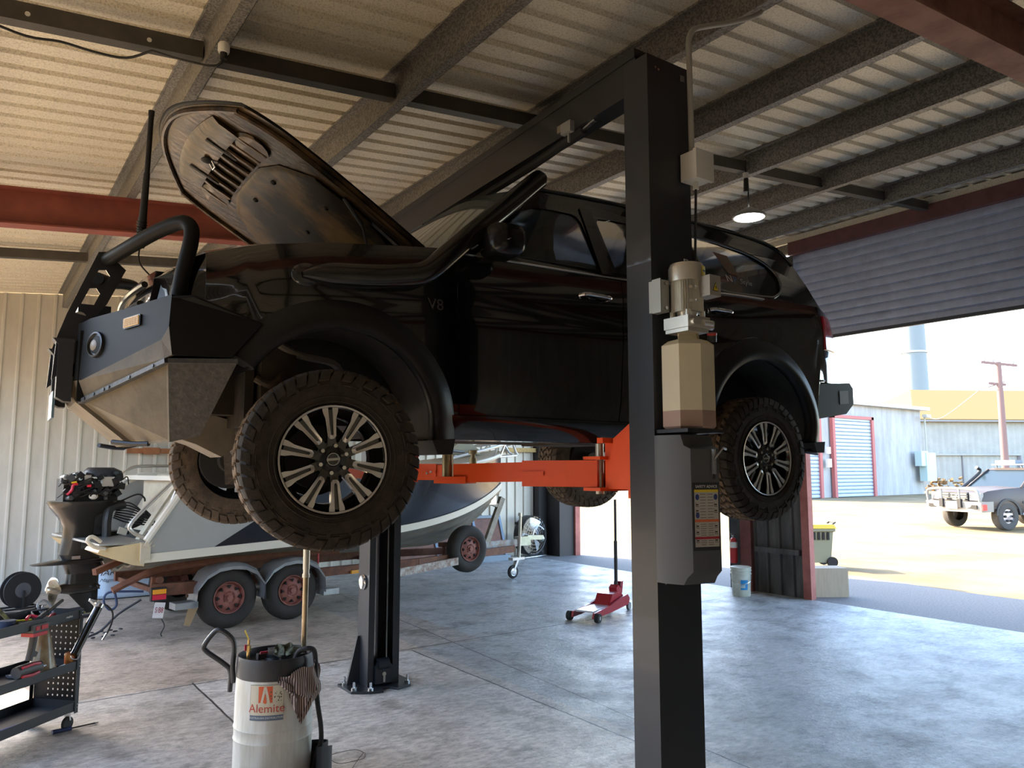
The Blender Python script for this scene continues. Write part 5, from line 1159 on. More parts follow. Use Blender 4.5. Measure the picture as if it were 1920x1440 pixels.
# engine block exposed
eb = M('engine_dark',(.022,.020,.018),.45,.2,rgb2=(.006,.006,.006),vscale=20)
random.seed(3)
mb = TB(); mb.bx(-1.82,-1.30,OV-.15,OV+.15,1.35,1.58)
blk = mb.build('engine_block', eb, obm, bevel=.02)
for i in range(46):
    u = -1.87+.60*random.random(); z = 1.37+.26*random.random(); sz = .02+.03*random.random()
    mb = TB(); 
    if i%3: mb.box((u,OV-.16-.03*random.random(),z),(sz*1.4,sz*1.5,sz*1.3),Matrix.Rotation(random.random()*1.5,3,'Y'))
    else: mb.cyl((u,OV-.14,z),(u+.02,OV-.205,z+.01),sz*.6,n=12)
    mb.build('engine_fitting', [eb,M('fitting_grey',(.12,.12,.12),.4,.6),eb,M('fitting_silver',(.40,.38,.34),.35,.7)][i%4 if i%12==3 or i%4!=3 else 0], blk, bevel=.004)
for i in range(14):
    u0 = -1.88+.55*random.random(); z0 = 1.38+.2*random.random(); u1 = u0+.1+.12*random.random()
    mb = TB(); mb.tube([(u0,OV-.18,z0),(u0+.05,OV-.215,z0+.06-.1*random.random()),(u1,OV-.21,z0+.05),(u1+.03,OV-.17,z0-.03)],.005+.005*random.random(),n=6,k=4); mb.build('hose', eb, blk)
mb = TB(); mb.loft([osec(1.60,-1.62,-1.22,.17),osec(1.66,-1.60,-1.24,.165),osec(1.70,-1.56,-1.32,.12)]); mb.build('flywheel_cover', M('cover_blue_black',(.025,.03,.035),.4), obm, angle=50)
mb = TB(); mb.sphere((-1.55,OV-.20,1.40),.045,(1,.5,.75)); mb.build('oil_cap', M('cap_white',(.65,.62,.55),.4), obm)
mb = TB(); mb.bx(-1.50,-1.36,OV-.20,OV-.15,1.50,1.60); mb.build('ignition_module', M('alloy_pale',(.55,.52,.45),.35,.5), obm, bevel=.012)
mb = TB(); mb.bx(-1.64,-1.58,OV-.20,OV-.15,1.53,1.62); mb.build('starter_relay', M('alloy_pale',(.55,.52,.45),.35,.5), obm, bevel=.012)
mb = TB(); mb.tube([(-1.80,OV-.21,1.42),(-1.76,OV-.22,1.47),(-1.75,OV-.22,1.52),(-1.71,OV-.22,1.53)],.014,n=8,k=3); mb.build('red_lead', M('lead_red',(.55,.02,.04),.4), obm)
mb = TB(); mb.tube([(-1.62,OV-.21,1.51),(-1.58,OV-.22,1.51)],.014,n=8); mb.build('red_lead', M('lead_red',(.55,.02,.04),.4), obm)
mb = TB(); mb.tube([(-1.77,OV-.22,1.545),(-1.72,OV-.22,1.55)],.010,n=8); mb.build('yellow_clip', M('clip_yellow',(.75,.45,.02),.4), obm)
mb = TB(); mb.tube([(-1.62,OV-.14,.90),(-1.42,OV-.18,.90),(-1.40,OV-.18,1.15),(-1.36,OV-.15,1.27),(-1.22,OV-.12,1.30)],.045,n=10,k=5); mb.build('mount_bracket', blk_pl, obm)
mb = TB(); mb.cyl((-1.42,OV-.20,.90),(-1.36,OV-.16,1.22),.014,n=10); mb.build('trim_ram', steel, obm)
for i in range(8):
    mb = TB(); o_ = .03*i; mb.tube([(-1.28,OV-.12+.02*i,1.30-.02*i),(-1.18,OV-.16,1.32-.03*i),(-1.05+.02*i,OV-.16,1.22-.02*i),(-1.02,OV-.1,1.10+.02*i),(-1.12,OV-.08,1.04)],.009,n=6,k=5); mb.build('rigging_cable', rubber, obm)
mb = TB(); mb.tube([(-1.25,OV-.1,1.34),(-1.10,OV-.15,1.41),(-1.03,OV-.15,1.37),(-1.02,OV-.15,1.33)],.010,n=6,k=4); mb.build('rigging_cable', rubber, obm)
mb = TB(); mb.bx(-1.6,-1.15,OV-.10,OV+.10,.98,1.02); mb.bar((-1.45,OV-.1,1.0),(-1.45,OV-.1,1.25),.10,.12); mb.build('transom_clamp', eb, obm)
mb = TB(); mb.box((-1.27,OV-.28,1.03),(.09,.02,.07),Matrix.Rotation(.3,3,'Y')); bc_ = mb.build('battery_box', M('cream_card',(.62,.55,.42),.5), obm)
# the removed cowl standing on the floor behind
cw = thing('outboard_cowl','light blue outboard cowl with black lettering standing on the floor behind the outboard motor','engine cowl',(1.95,11.4,0))
def csec(z,k,dx=0): 
    return [(1.87+dx+.50*k*(abs(math.cos(t))**.6)*(1 if math.cos(t)>0 else -1), 11.62+.26*k*(abs(math.sin(t))**.6)*(1 if math.sin(t)>0 else -1), z) for t in [2*PI*i/28 for i in range(28)]]
mb = MB(); mb.loft([csec(.0,.94),csec(.03,1.0),csec(.06,.99),csec(.09,.95),csec(.40,.92,.02),csec(.60,.80,.06),csec(.72,.60,.10),csec(.76,.35,.14)]); cwb = mb.build('cowl_shell', M('cowl_blue',(.34,.43,.55),.3,0,rgb2=(.46,.52,.58),vscale=2,coat=.3), cw, angle=60)
mb = MB(); mb.loft([csec(.0,.96),csec(.018,.97)]); mb.build('cowl_seal', blk_pl, cw)
mb = MB(); text_mb(mb,'MARINER',.115,.003,lambda u,v,w:(1.66+u,11.366+w,.34+v*.8),shear=.3); mb.build('cowl_lettering', M('letter_black',(.02,.02,.022),.5), cw, smooth=False)
mb = MB(); text_mb(mb,'Magnum',.075,.003,lambda u,v,w:(1.60+u,11.362+w,.25+v*.8),shear=.5); mb.build('cowl_script', M('letter_grey',(.10,.11,.12),.5), cw, smooth=False)
# ================= things in the workshop =================
# drum fan by the far wall
fan = thing('drum_fan','large round drum fan with wire guard on the floor beside the far corner','fan',(9.0,12.1,0))
FT = Matrix.Translation((8.95,12.12,.42)) @ Matrix.Rotation(R(14),4,'Z')
mb = MB(FT); mb.lathe([(.36,-.09),(.375,-.10),(.375,.10),(.36,.09)],(0,0,0),(0,1,0),n=48,caps=False); dsh = mb.build('drum_shell', blk_pl, fan)
mb = MB(FT)
for r in (.06,.12,.18,.24,.30,.345): mb.tube([(r*math.cos(2*PI*i/40),-.10-.02*(1-r/.36),r*math.sin(2*PI*i/40)) for i in range(40)],.0025,n=5,closed=True)
for i in range(24):
    a = 2*PI*i/24; mb.tube([(.05*math.cos(a),-.12,.05*math.sin(a)),(.365*math.cos(a+.25),-.10,.365*math.sin(a+.25))],.002,n=5)
mb.build('wire_guard', steel, fan)
mb = MB(FT); mb.cyl((0,-.08,0),(0,.06,0),.07,n=20); mt_ = mb.build('fan_motor', blk_pl, fan)
for k in range(3):
    a = 2*PI*k/3+1.2
    mb = MB(FT); mb.slab(lambda u,v:((.06+.27*u)*math.cos(a+(v-.5)*.75),-.04+(v-.5)*.09,(.06+.27*u)*math.sin(a+(v-.5)*.75)),6,5,(0,.004,0)); mb.build('fan_blade', M('blade_pale',(.62,.64,.64),.35,.4), mt_)
mb = MB(FT); mb.tube([(-.30,-.12,-.40),(.34,-.12,-.40),(.40,0,-.40),(.34,.12,-.40),(-.30,.12,-.40),(-.36,0,-.40)],.014,n=8,closed=True); mb.bar((-.38,0,-.40),(-.33,0,-.1),.03,.03); mb.bar((.40,0,-.40),(.36,0,-.1),.03,.03); mb.build('fan_stand', steel, fan)
mb = MB(FT); mb.bx(-.40,-.36,-.05,.05,.22,.27); mb.bx(.24,.30,-.03,.03,.30,.34); mb.build('fan_handle', blk_pl, dsh)

# rusty steel plate ramp leaning on the wall
rp = thing('steel_ramp_plate','rusty steel ramp plate with blue edges leaning against the far wall behind the trailer','steel plate',(7.2,12.0,0))
mb = MB(); mb.loft([[(x,12.05,.02),(x,12.33,.80),(x,12.345,.80),(x,12.065,.02)] for x in (6.0,8.35)]); rpp = mb.build('ramp_sheet', M('ramp_rust',(.26,.13,.095),.75,.1,rgb2=(.16,.09,.075),vscale=4), rp, smooth=False)
for x in (6.0,6.9,7.75,8.35):
    mb = MB(); mb.bar((x,12.04,.02),(x,12.32,.80),.05,.03); mb.build('ramp_edge', M('edge_blue',(.16,.20,.25),.5,.4), rp, smooth=False)
mb = MB(); mb.bx(5.6,8.4,11.98,12.06,.0,.10); mb.build('ramp_foot', M('edge_blue',(.16,.20,.25),.5,.4), rp, smooth=False)
mb = MB(); mb.bar((6.0,12.31,.79),(8.35,12.31,.79),.03,.05); mb.build('ramp_top_rail', M('edge_blue',(.16,.20,.25),.5,.4), rp, smooth=False)
# timbers / rails on the far wall
mb = MB(); mb.box((2.25,12.42,1.95),(.75,.05,.075)); mb.box((2.2,12.40,1.95),(.22,.06,.10)); tag(mb.build('steel_channel', M('channel_orange',(.34,.13,.05),.6,var=.3), smooth=False),'short rusty orange channel fixed across the far wall ribs','channel')
mb = MB(); mb.bx(8.62,9.35,12.38,12.44,2.02,2.10); tag(mb.build('timber_batten', M('batten_pine',(.55,.36,.12),.6,var=.3,vscale=12), smooth=False),'pale pine batten fixed high on the far wall above the orange arm','timber')
# red floor jack
jk = thing('floor_jack','red trolley jack with its long black handle standing upright','trolley jack',(6.2,7.0,0))
rj = M('jack_red',(.38,.012,.025),.35,coat=.3)
JT = Matrix.Translation((5.68,6.72,0)) @ Matrix.Rotation(math.atan2(.42,1.0),4,'Z')
for s in (-1,1):
    mb = MB(JT); mb.prism([(.0,.06),(.02,.10),(.45,.125),(.72,.17),(.92,.19),(.98,.14),(.96,.07),(.45,.045),(.0,.04)],'y',s*.13-.012,s*.13+.012); mb.build('side_frame', rj, jk, smooth=False)
mb = MB(JT); mb.bx(.05,.55,-.11,.11,.095,.115); mb.build('top_plate', M('jack_plate_pale',(.55,.52,.52),.3,.4), jk, smooth=False)
mb = MB(JT); mb.prism([(.48,.10),(.58,.23),(.80,.23),(.92,.15),(.9,.08),(.5,.08)],'y',-.10,.10); mb.build('lifting_housing', rj, jk, smooth=False, bevel=.01)
mb = MB(JT); mb.prism([(.82,.17),(.80,.27),(.86,.30),(.93,.25),(.95,.33),(1.0,.33),(.97,.20),(.92,.15)],'y',-.05,.05); mb.build('handle_socket', rj, jk, bevel=.006)
for x_,s in ((.03,-1),(.03,1)):
    mb = MB(JT); mb.cyl((x_,s*.15,.05),(x_,s*.20,.05),.05,n=20); w_ = mb.build('front_wheel', rubber, jk)
    mb = MB(JT); mb.cyl((x_,s*.201,.05),(x_,s*.205,.05),.022,n=14); mb.build('wheel_hub', steel, w_)
for s in (-1,1):
    mb = MB(JT); mb.cyl((.97,s*.13-.015,.045),(.97,s*.13+.015,.045),.045,n=20); w_ = mb.build('castor', M('castor_grey',(.3,.3,.3),.4,.3), jk)
JH = JT @ Vector((.90,0,.26))
mb = MB(); mb.cyl(JH,JH+Vector((.0,0,.05)),.020,n=12); mb.cyl(JH+Vector((0,0,.0)),JH+Vector((.02,.02,.55)),.022,n=12); mb.cyl(JH+Vector((.02,.02,.55)),JH+Vector((.05,.05,1.05)),.016,n=12); mb.build('jack_handle', blk_pl, jk)
# white bucket
bk = thing('plastic_bucket','white plastic bucket with blue label standing in front of the red column','bucket',(8.58,6.86,0))
BT = Matrix.Translation((8.58,6.86,0))
mb = MB(BT); mb.lathe([(.0,.0),(.112,.0),(.118,.01),(.128,.29),(.137,.29),(.137,.30),(.130,.302),(.131,.33),(.138,.332),(.138,.342),(.131,.345),(.132,.365),(.137,.367),(.137,.38),(.12,.385),(.0,.375)],n=40); bb_ = mb.build('bucket_body', M('bucket_white',(.66,.68,.60),.45,rgb2=(.50,.53,.44),vscale=8), bk)
fw = math.atan2(-6.86,-8.58)
mb = MB(BT); mb.grid(lambda u,v:((.1235+.010*(v))*math.cos(fw-.05+.75*u),(.1235+.010*v)*math.sin(fw-.05+.75*u),.09+.13*v),8,2); lb = mb.build('bucket_label', M('label_blue',(.02,.25,.55),.4), bk)
mb = MB(BT); mb.grid(lambda u,v:((.1255+.007*(v))*math.cos(fw-.05+.45*u),(.1255+.007*v)*math.sin(fw-.05+.45*u),.115+.095*v),8,2); mb.build('label_panel', M('label_pale',(.50,.60,.58),.4), lb)
mb = MB(BT); mb.tube([(.14*math.cos(fw-1.5),.14*math.sin(fw-1.5),.29),(.155*math.cos(fw-.8),.155*math.sin(fw-.8),.20),(.16*math.cos(fw),.16*math.sin(fw),.165),(.155*math.cos(fw+.8),.155*math.sin(fw+.8),.20),(.14*math.cos(fw+1.5),.14*math.sin(fw+1.5),.29)],.003,n=6,k=4); mb.build('wire_handle', steel, bk)
# fire extinguisher against the column
fx = thing('fire_extinguisher','red fire extinguisher hanging beside the dark column behind the bucket','fire extinguisher',(8.93,7.25,.3))
mb = MB(); mb.lathe([(.0,.36),(.045,.37),(.05,.39),(.05,.66),(.035,.71),(.018,.72)],(8.93,7.25,0),n=24); fb = mb.build('cylinder', M('extinguisher_red',(.45,.02,.02),.3), fx)
mb = MB(); mb.cyl((8.93,7.25,.72),(8.93,7.25,.77),.02); mb.bx(8.88,8.97,7.24,7.26,.76,.78); mb.build('valve', M('dull_silver',(.3,.3,.3),.4,.5), fx)
mb = MB(); mb.lathe([(.051,.58),(.051,.66)],(8.93,7.25,0),n=24,caps=False); mb.build('white_band', white_pl, fb)
# carton and wheelie bin outside
bxo = thing('cardboard_box','pale brown cardboard box with a red end standing outside the pink door post','box',(9.42,6.1,0))
CT = Matrix.Translation((9.17,6.26,0)) @ Matrix.Rotation(math.atan2(-.30,.47),4,'Z')
mb = MB(CT); mb.bx(.0,.56,.0,.30,0,.37); cb = mb.build('carton', M('carton_brown',(.52,.43,.31),.8,rgb2=(.45,.37,.27),vscale=6,stretch=(6,6,.6)), bxo, smooth=False)
mb = MB(CT); mb.bx(-.004,.0,.0,.30,0,.37); mb.build('red_end', M('carton_red',(.42,.02,.04),.6), bxo, smooth=False)
mb = MB(CT); mb.bx(.0,.56,.002,.298,.37,.374); mb.build('lid_flap', M('carton_edge',(.33,.27,.20),.8), bxo, smooth=False)
wb = thing('wheelie_bin','grey-green wheelie bin with a yellow lid standing outside behind the cardboard box','bin',(12.3,8.1,0))
WT = Matrix.Translation((12.25,8.15,0)) @ Matrix.Rotation(R(-35),4,'Z')
mb = MB(WT); mb.loft([[(-.20*k,-.22*k,z),(.20*k,-.22*k,z),(.20*k,.22*k,z),(-.20*k,.22*k,z)] for z,k in ((.08,.85),(.60,1.05),(.62,1.2),(.66,1.2))]); wbb = mb.build('bin_body', M('bin_olive',(.23,.24,.17),.6), wb, smooth=False, bevel=.012)
mb = MB(WT); mb.loft([[(-.26,-.28,.665),(.26,-.28,.665),(.26,.28,.665),(-.26,.28,.665)],[(-.22,-.24,.73),(.22,-.24,.73),(.22,.24,.73),(-.22,.24,.73)]]); mb.build('bin_lid', M('bin_yellow',(.75,.50,.03),.5), wb, smooth=False, bevel=.012)
mb = MB(WT)
for x in (-.12,-.04,.04,.12): mb.bx(x-.02,x+.02,-.245,-.225,.47,.60)
mb.build('bin_slot', M('slot_dark',(.006,.005,.004),.7), wbb, smooth=False)
mb = MB(WT); mb.tube([(.22,-.12,.70),(.30,-.12,.76),(.30,.12,.76),(.22,.12,.70)],.014,n=8); mb.build('bin_handle', blk_pl, wb)
for s in (-1,1):
    mb = MB(WT); mb.cyl((.19,s*.17,.09),(.19,s*.22,.09),.09,n=18); mb.build('bin_wheel', rubber, wb)
# pendant light
pl = thing('hanging_light','round high-bay light glowing white under the roof above the vehicle rear','ceiling light',(5.68,4.30,4.0))
mb = MB(); mb.lathe([(.03,.09),(.05,.08),(.13,.03),(.15,.015),(.15,.0),(.135,-.002)],(5.68,4.32,3.96),n=36,caps=False); mb.build('lamp_housing', M('lamp_grey',(.35,.35,.34),.4,.3), pl)
mb = MB(); mb.lathe([(.0,.001),(.134,.001)],(5.68,4.32,3.96),n=36,caps=False); mb.build('lamp_diffuser', M('lamp_glow',(1.,.98,.93),.4,emit=6), pl)
mb = MB(); mb.tube([(5.68,4.32,4.05),(5.68,4.32,4.28),(5.70,4.36,4.45)],.007,n=8); mb.cyl((5.66,4.33,4.20),(5.67,4.33,4.36),.022,n=12); mb.build('hanging_cable', rubber, pl)
mb = MB(); mb.cyl((5.665,4.33,4.33),(5.665,4.33,4.38),.028,n=14); mb.build('socket', white_pl, pl)
# bayonet plug and cable on the roof, top left
lp = thing('ceiling_socket','white plug-in socket under the left purlin with black cable','socket',(.95,4.05,3.93))
mb = MB(); mb.lathe([(.026,.0),(.030,.01),(.030,.045),(.024,.055)],(.965,4.02,3.865),n=24); mb.build('socket_body', white_pl, lp)
mb = MB(); mb.cyl((.965,4.02,3.83),(.965,4.02,3.866),.018,n=14); mb.tube([(.965,4.02,3.84),(.955,4.03,3.81),(.91,4.07,3.80),(.78,4.17,3.84),(.66,4.26,3.89)],.006,n=8,k=4); mb.build('socket_plug', rubber, lp)
mb = MB(); mb.tube([(.66,4.26,3.89),(.55,4.36,3.86),(.40,4.39,3.86),(.25,4.40,3.87),(.1,4.40,3.85),(-.1,4.38,3.87)],.007,n=8,k=4); tag(mb.build('electrical_cable', rubber),'thin black cable clipped along the dark roof strut at top left','cable')
for x in (.10,.66):
    mb = MB(); mb.lathe([(.0,.0),(.012,.0),(.012,.005),(.0,.005)],(x,4.375,rz(x)-.13),(0,-1,0),n=14); tag(mb.build('bolt_cap', white_pl),'small white round bolt cap on the dark roof strut, '+('by the picture edge' if x<.3 else 'where the cable drops'),'bolt cap',group='bolt caps on the roof strut')

# ================= waste oil drainer =================
dr_ = thing('oil_drain_drum','white oil drum with black collar and a red letter A badge under the vehicle','oil drum',(1.5,4.35,0))
DX,DY = 1.50,4.35
DT = Matrix.Translation((DX,DY,0))
dwh = M('drum_white',(.62,.60,.53),.4,.0,rgb2=(.47,.44,.35),vscale=6,stretch=(3,3,.4),bump=.05)
mb = MB(DT); mb.lathe([(.0,.02),(.196,.02),(.204,.03),(.206,.05),(.206,.24),(.210,.25),(.206,.26),(.206,.30),(.210,.31),(.206,.32),(.205,.50),(.203,.56),(.196,.585),(.0,.585)],n=64); dbod = mb.build('drum_body', dwh, dr_)
mb = MB(DT); mb.lathe([(.197,.565),(.204,.57),(.200,.66),(.196,.675),(.186,.675),(.182,.64),(.06,.635),(.055,.655),(.0,.655)],n=64); dcol = mb.build('drum_collar', M('collar_black',(.028,.028,.030),.45,var=.3), dr_)
th0 = math.atan2(-DY,-DX)  # direction back to the camera
def dsurf(a,z,r=.2075): return (r*math.cos(th0+a),r*math.sin(th0+a),z)
def lab(mbx,a0,a1,z0,z1,r): mbx.grid(lambda u,v: dsurf(a0+(a1-a0)*u,z0+(z1-z0)*v,r),14,2)
mb = MB(DT); lab(mb,-.60,.24,.375,.555,.2072); lbl = mb.build('drum_label', M('label_cream',(.58,.52,.38),.5,var=.06), dbod)
for a0_,a1_,z0_,z1_ in ((-.60,.24,.553,.555),(-.605,-.60,.375,.555),(.24,.245,.375,.555)):
    mb = MB(DT); lab(mb,a0_,a1_,z0_,z1_,.2078); mb.build('label_border', M('chip_dark',(.10,.09,.06),.7), lbl)
mb = MB(DT); lab(mb,-.60,.24,.375,.402,.2078); mb.build('label_band', M('band_slate',(.10,.13,.17),.5), lbl)
orr = M('logo_orange',(.62,.10,.03),.5)
mb = MB(DT); lab(mb,-.38,-.03,.465,.548,.2078); lg = mb.build('logo_square', orr, lbl)
mb = MB(DT)
def dp(mbx,pts,r): mbx.f([mbx.v(dsurf(a,z,r)) for a,z in pts])
dp(mb,[(-.30,.425),(-.255,.425),(-.155,.502),(-.185,.508)],.2086) if False else None
dp(mb,[(-.325,.465),(-.265,.465),(-.215,.515),(-.165,.465),(-.085,.465),(-.18,.546),(-.245,.546)],.2086)
mb.build('logo_letter', M('label_cream',(.62,.60,.52),.5), lbl, smooth=False)
mb = MB(DT); dp(mb,[(-.155+.028*math.cos(t)*(1 if math.sin(t)<0 else .55),.438+.016*math.sin(t)*(1 if math.sin(t)<0 else 2.2)) for t in [2*PI*i/16 for i in range(16)]],.2092) if False else dp(mb,[(-.205+.032*math.cos(t)*(1 if math.sin(t)<0 else (1-math.sin(t))**.5),.475+.014*math.sin(t)*(1 if math.sin(t)<0 else 2.6)) for t in [2*PI*i/20 for i in range(20)]],.2092)
mb.build('logo_drop', orr, lbl, smooth=False)
mb = MB(DT); text_mb(mb,'Alemite',.060,.0002,lambda u,v,w: dsurf(-.18+u/.2078,.435+v,.2084+w)); mb.build('label_text', M('text_red',(.50,.06,.03),.5), lbl, smooth=False)
mb = MB(DT); text_mb(mb,'LUBRIFICATION SYSTEMS',.011,.0002,lambda u,v,w: dsurf(-.10+u/.2078,.349+v,.2084+w)) if False else text_mb(mb,'AUSTRALIAN DISTRIBUTORS',.013,.0002,lambda u,v,w: dsurf(-.18+u/.2078*1.1,.389+v,.2084+w)); mb.build('label_text', M('text_pale',(.6,.6,.58),.5), lbl, smooth=False)
mb = MB(DT)
for i in range(26):
    a = -.10+.30*random.random(); z = .47+.06*random.random(); s_ = .0015+.003*random.random(); dp(mb,[(a+s_*5*math.cos(t),z+s_*math.sin(t)) for t in (0,1,2,3,4,5)],.2082)
mb.build('label_chips', M('chip_dark',(.10,.09,.06),.7), lbl, smooth=False)
# handle loop on the left
mb = MB(); mb.tube([(1.285,4.44,.48),(1.285,4.44,.585),(1.25,4.46,.63),(1.165,4.50,.70),(1.16,4.50,.735),(1.205,4.48,.80),(1.235,4.46,.805),(1.285,4.44,.76),(1.297,4.43,.71),(1.290,4.42,.62),(1.297,4.42,.53)],.0135,n=10,k=5); mb.build('drum_handle', blk_pl, dr_)
# riser tube with funnel joint
mb = MB(); mb.cyl((1.655,4.335,.66),(1.655,4.335,1.07),.016,n=16); ri = mb.build('riser_tube', M('riser_steel',(.38,.31,.22),.25,.9,var=.3), dr_)
mb = MB(); mb.cyl((1.655,4.335,1.07),(1.655,4.335,1.09),.021,n=16); mb.cyl((1.655,4.335,1.09),(1.655,4.335,1.115),.017); mb.cyl((1.655,4.335,1.115),(1.655,4.335,1.30),.019,n=16); mb.build('riser_joint', M('joint_steel',(.5,.48,.42),.3,.8), ri)
mb = MB(); mb.lathe([(.02,1.30),(.16,1.40),(.165,1.42),(.16,1.42),(.02,1.31)],(1.655,4.335,0),n=36,caps=False); mb.build('drain_funnel', blk_pl, ri)
mb = MB(); mb.cyl((1.64,4.32,.63),(1.64,4.32,.66),.03,n=16); mb.build('riser_base', blk_pl, ri)
# brass valve on the left of the lid
vx,vy = 1.345,4.33
mb = MB(); mb.cyl((vx,vy,.655),(vx,vy,.70),.010,n=8); mb.cyl((vx,vy,.70),(vx,vy,.735),.013,n=6); mb.cyl((vx,vy,.735),(vx,vy,.765),.007,n=8); vb = mb.build('air_valve', M('brass',(.50,.36,.16),.3,.9), dr_)
mb = MB(); mb.bar((vx,vy,.765),(vx-.02,vy+.01,.815),.010,.006); mb.build('valve_lever', M('lever_yellow',(.65,.50,.05),.5), vb)
mb = MB(); mb.bx(vx-.022,vx-.012,vy-.005,vy+.005,.71,.74); mb.build('valve_tag', M('tag_red',(.40,.03,.06),.5), vb)
mb = MB(); mb.bx(1.42,1.46,4.36,4.37,.675,.685); mb.build('lid_lever', M('tag_red',(.40,.03,.06),.5), dcol)
mb = MB(DT); mb.lathe([(.07,.65),(.075,.672),(.05,.678),(.0,.678)],(.02,.02,0),n=28,caps=False)
for k in range(4):
    a = k*PI/2; mb.box((.02+.09*math.cos(a),.02+.09*math.sin(a),.66),(.05,.04,.03),Matrix.Rotation(a,3,'Z'))
mb.build('lid_clamp', M('collar_black',(.028,)*3,.45), dcol)
# hose over the right side
hs = MB(Matrix.Translation((-.035,0,0))); hs.tube([(1.60,4.22,.66),(1.615,4.20,.70),(1.65,4.17,.715),(1.685,4.17,.70),(1.70,4.18,.64),(1.70,4.17,.54),(1.71,4.16,.42),(1.735,4.17,.30),(1.75,4.20,.20),(1.735,4.23,.12),(1.72,4.25,.06)],.0135,n=10,k=5); hs.build('drain_hose', rubber, dr_)
# foot / trim at lower right, valve and wheel at lower left
mb = MB(Matrix.Translation((-.04,0,0))); mb.slab(lambda u,v:(1.70+.11*math.sin(PI*u)+.0*v,4.12+.16*u,.005+.20*v*(1-.35*u)),10,6,(.01,0,0)); mb.slab(lambda u,v:(1.74+.09*math.sin(PI*u),4.24+.12*u,.0+.17*v),10,4,(.008,0,0)); mb.build('base_guard', M('guard_black',(.02,.02,.022),.5), dr_)
mb = MB(); mb.cyl((1.31,4.21,.06),(1.25,4.19,.075),.018,n=12); mb.cyl((1.25,4.19,.075),(1.20,4.18,.09),.013,n=12); mb.cyl((1.20,4.18,.09),(1.17,4.17,.10),.019,n=12); mb.build('outlet_valve', steel, dr_)
mb = MB(); mb.cyl((1.52,4.12,.02),(1.525,4.10,.035),.012,n=10); mb.build('outlet_valve', steel, dr_)
mb = MB(); mb.lathe([(.0,.0),(.20,.0),(.205,.02)],(DX,DY,0),n=40); mb.build('drum_foot', blk_pl, dr_)
# rags
def rag(name, pts, nu, nv, mat, label, seed, amp=.012, th=.003):
    """crumpled cloth patch through a 2-D array of control points"""
    rnd = random.Random(seed); ph = [rnd.random()*6 for _ in range(6)]
    def fn(u,v):
        n_ = len(pts)-1; m_ = len(pts[0])-1; x = u*n_; y = v*m_; i = min(int(x),n_-1); j = min(int(y),m_-1); a = x-i; b = y-j
        a = a*a*(3-2*a); b = b*b*(3-2*b)
        p = (Vector(pts[i][j])*(1-a)+Vector(pts[i+1][j])*a)*(1-b)+(Vector(pts[i][j+1])*(1-a)+Vector(pts[i+1][j+1])*a)*b
        return p+Vector((amp*math.sin(9*u+14*v+ph[0]),amp*math.sin(17*u-8*v+ph[1]),amp*math.sin(13*u+11*v+ph[2])+.5*amp*math.sin(31*v+ph[3])))
    mb = MB(); mb.slab(fn,nu,nv,(-.001,-th,th*.5)); o = mb.build(name, mat, angle=80); return tag(o, label, 'rag')
def stripe_mat():
    m = M('striped_cloth',(.40,.30,.25),.9); n = m.node_tree; b = n.nodes['Principled BSDF']
    tc = n.nodes.new('ShaderNodeTexCoord'); w = n.nodes.new('ShaderNodeTexWave'); w.wave_type='BANDS'; w.bands_direction='X'; w.inputs['Scale'].default_value = 26; w.inputs['Distortion'].default_value = 1.2; w.inputs['Detail Scale'].default_value = .6
    cr = n.nodes.new('ShaderNodeValToRGB'); cr.color_ramp.elements[0].position=.35; cr.color_ramp.elements[0].color=(.035,.02,.02,1); cr.color_ramp.elements[1].position=.48; cr.color_ramp.elements[1].color=(.40,.30,.25,1)
    n.links.new(tc.outputs['Object'], w.inputs['Vector']); n.links.new(w.outputs['Fac'], cr.inputs[0]); n.links.new(cr.outputs[0], b.inputs['Base Color']); return m
dr_.location.x -= .045; dr_.location.y -= .01
rag('cleaning_rag',[[(1.40,4.135,.585),(1.41,4.125,.565),(1.44,4.12,.55)],[(1.47,4.12,.60),(1.48,4.105,.52),(1.49,4.10,.43)],[(1.55,4.12,.62),(1.545,4.10,.47),(1.52,4.095,.34)],[(1.605,4.15,.64),(1.60,4.12,.50),(1.57,4.105,.44)],[(1.64,4.19,.66),(1.65,4.17,.54),(1.63,4.15,.45)]],36,36,stripe_mat(),'striped pinkish rag hanging down the right side of the drum',4,.008)
rag('dirty_cloth',[[(1.43,4.27,.668),(1.44,4.30,.70),(1.44,4.34,.670)],[(1.47,4.25,.672),(1.475,4.29,.728),(1.48,4.33,.672)],[(1.51,4.24,.672),(1.52,4.28,.715),(1.52,4.32,.675)],[(1.575,4.235,.675),(1.58,4.26,.69),(1.57,4.29,.675)]],30,26,M('cloth_green',(.26,.27,.18),.9,rgb2=(.06,.06,.04),vscale=24),'crumpled greenish cloth lying on top of the drum lid',9,.009)
mb = MB(); mb.tube([(1.93+.10*math.cos(t),4.42+.10*math.sin(t),.006+.004*math.sin(3*t)) for t in [k*.35 for k in range(19)]]+[(1.88,4.24,.005),(1.86,4.18,.004)],.0016,n=5,k=2); tag(mb.build('wire_loop', rubber),'thin loop of wire lying on the floor right of the drum','wire')

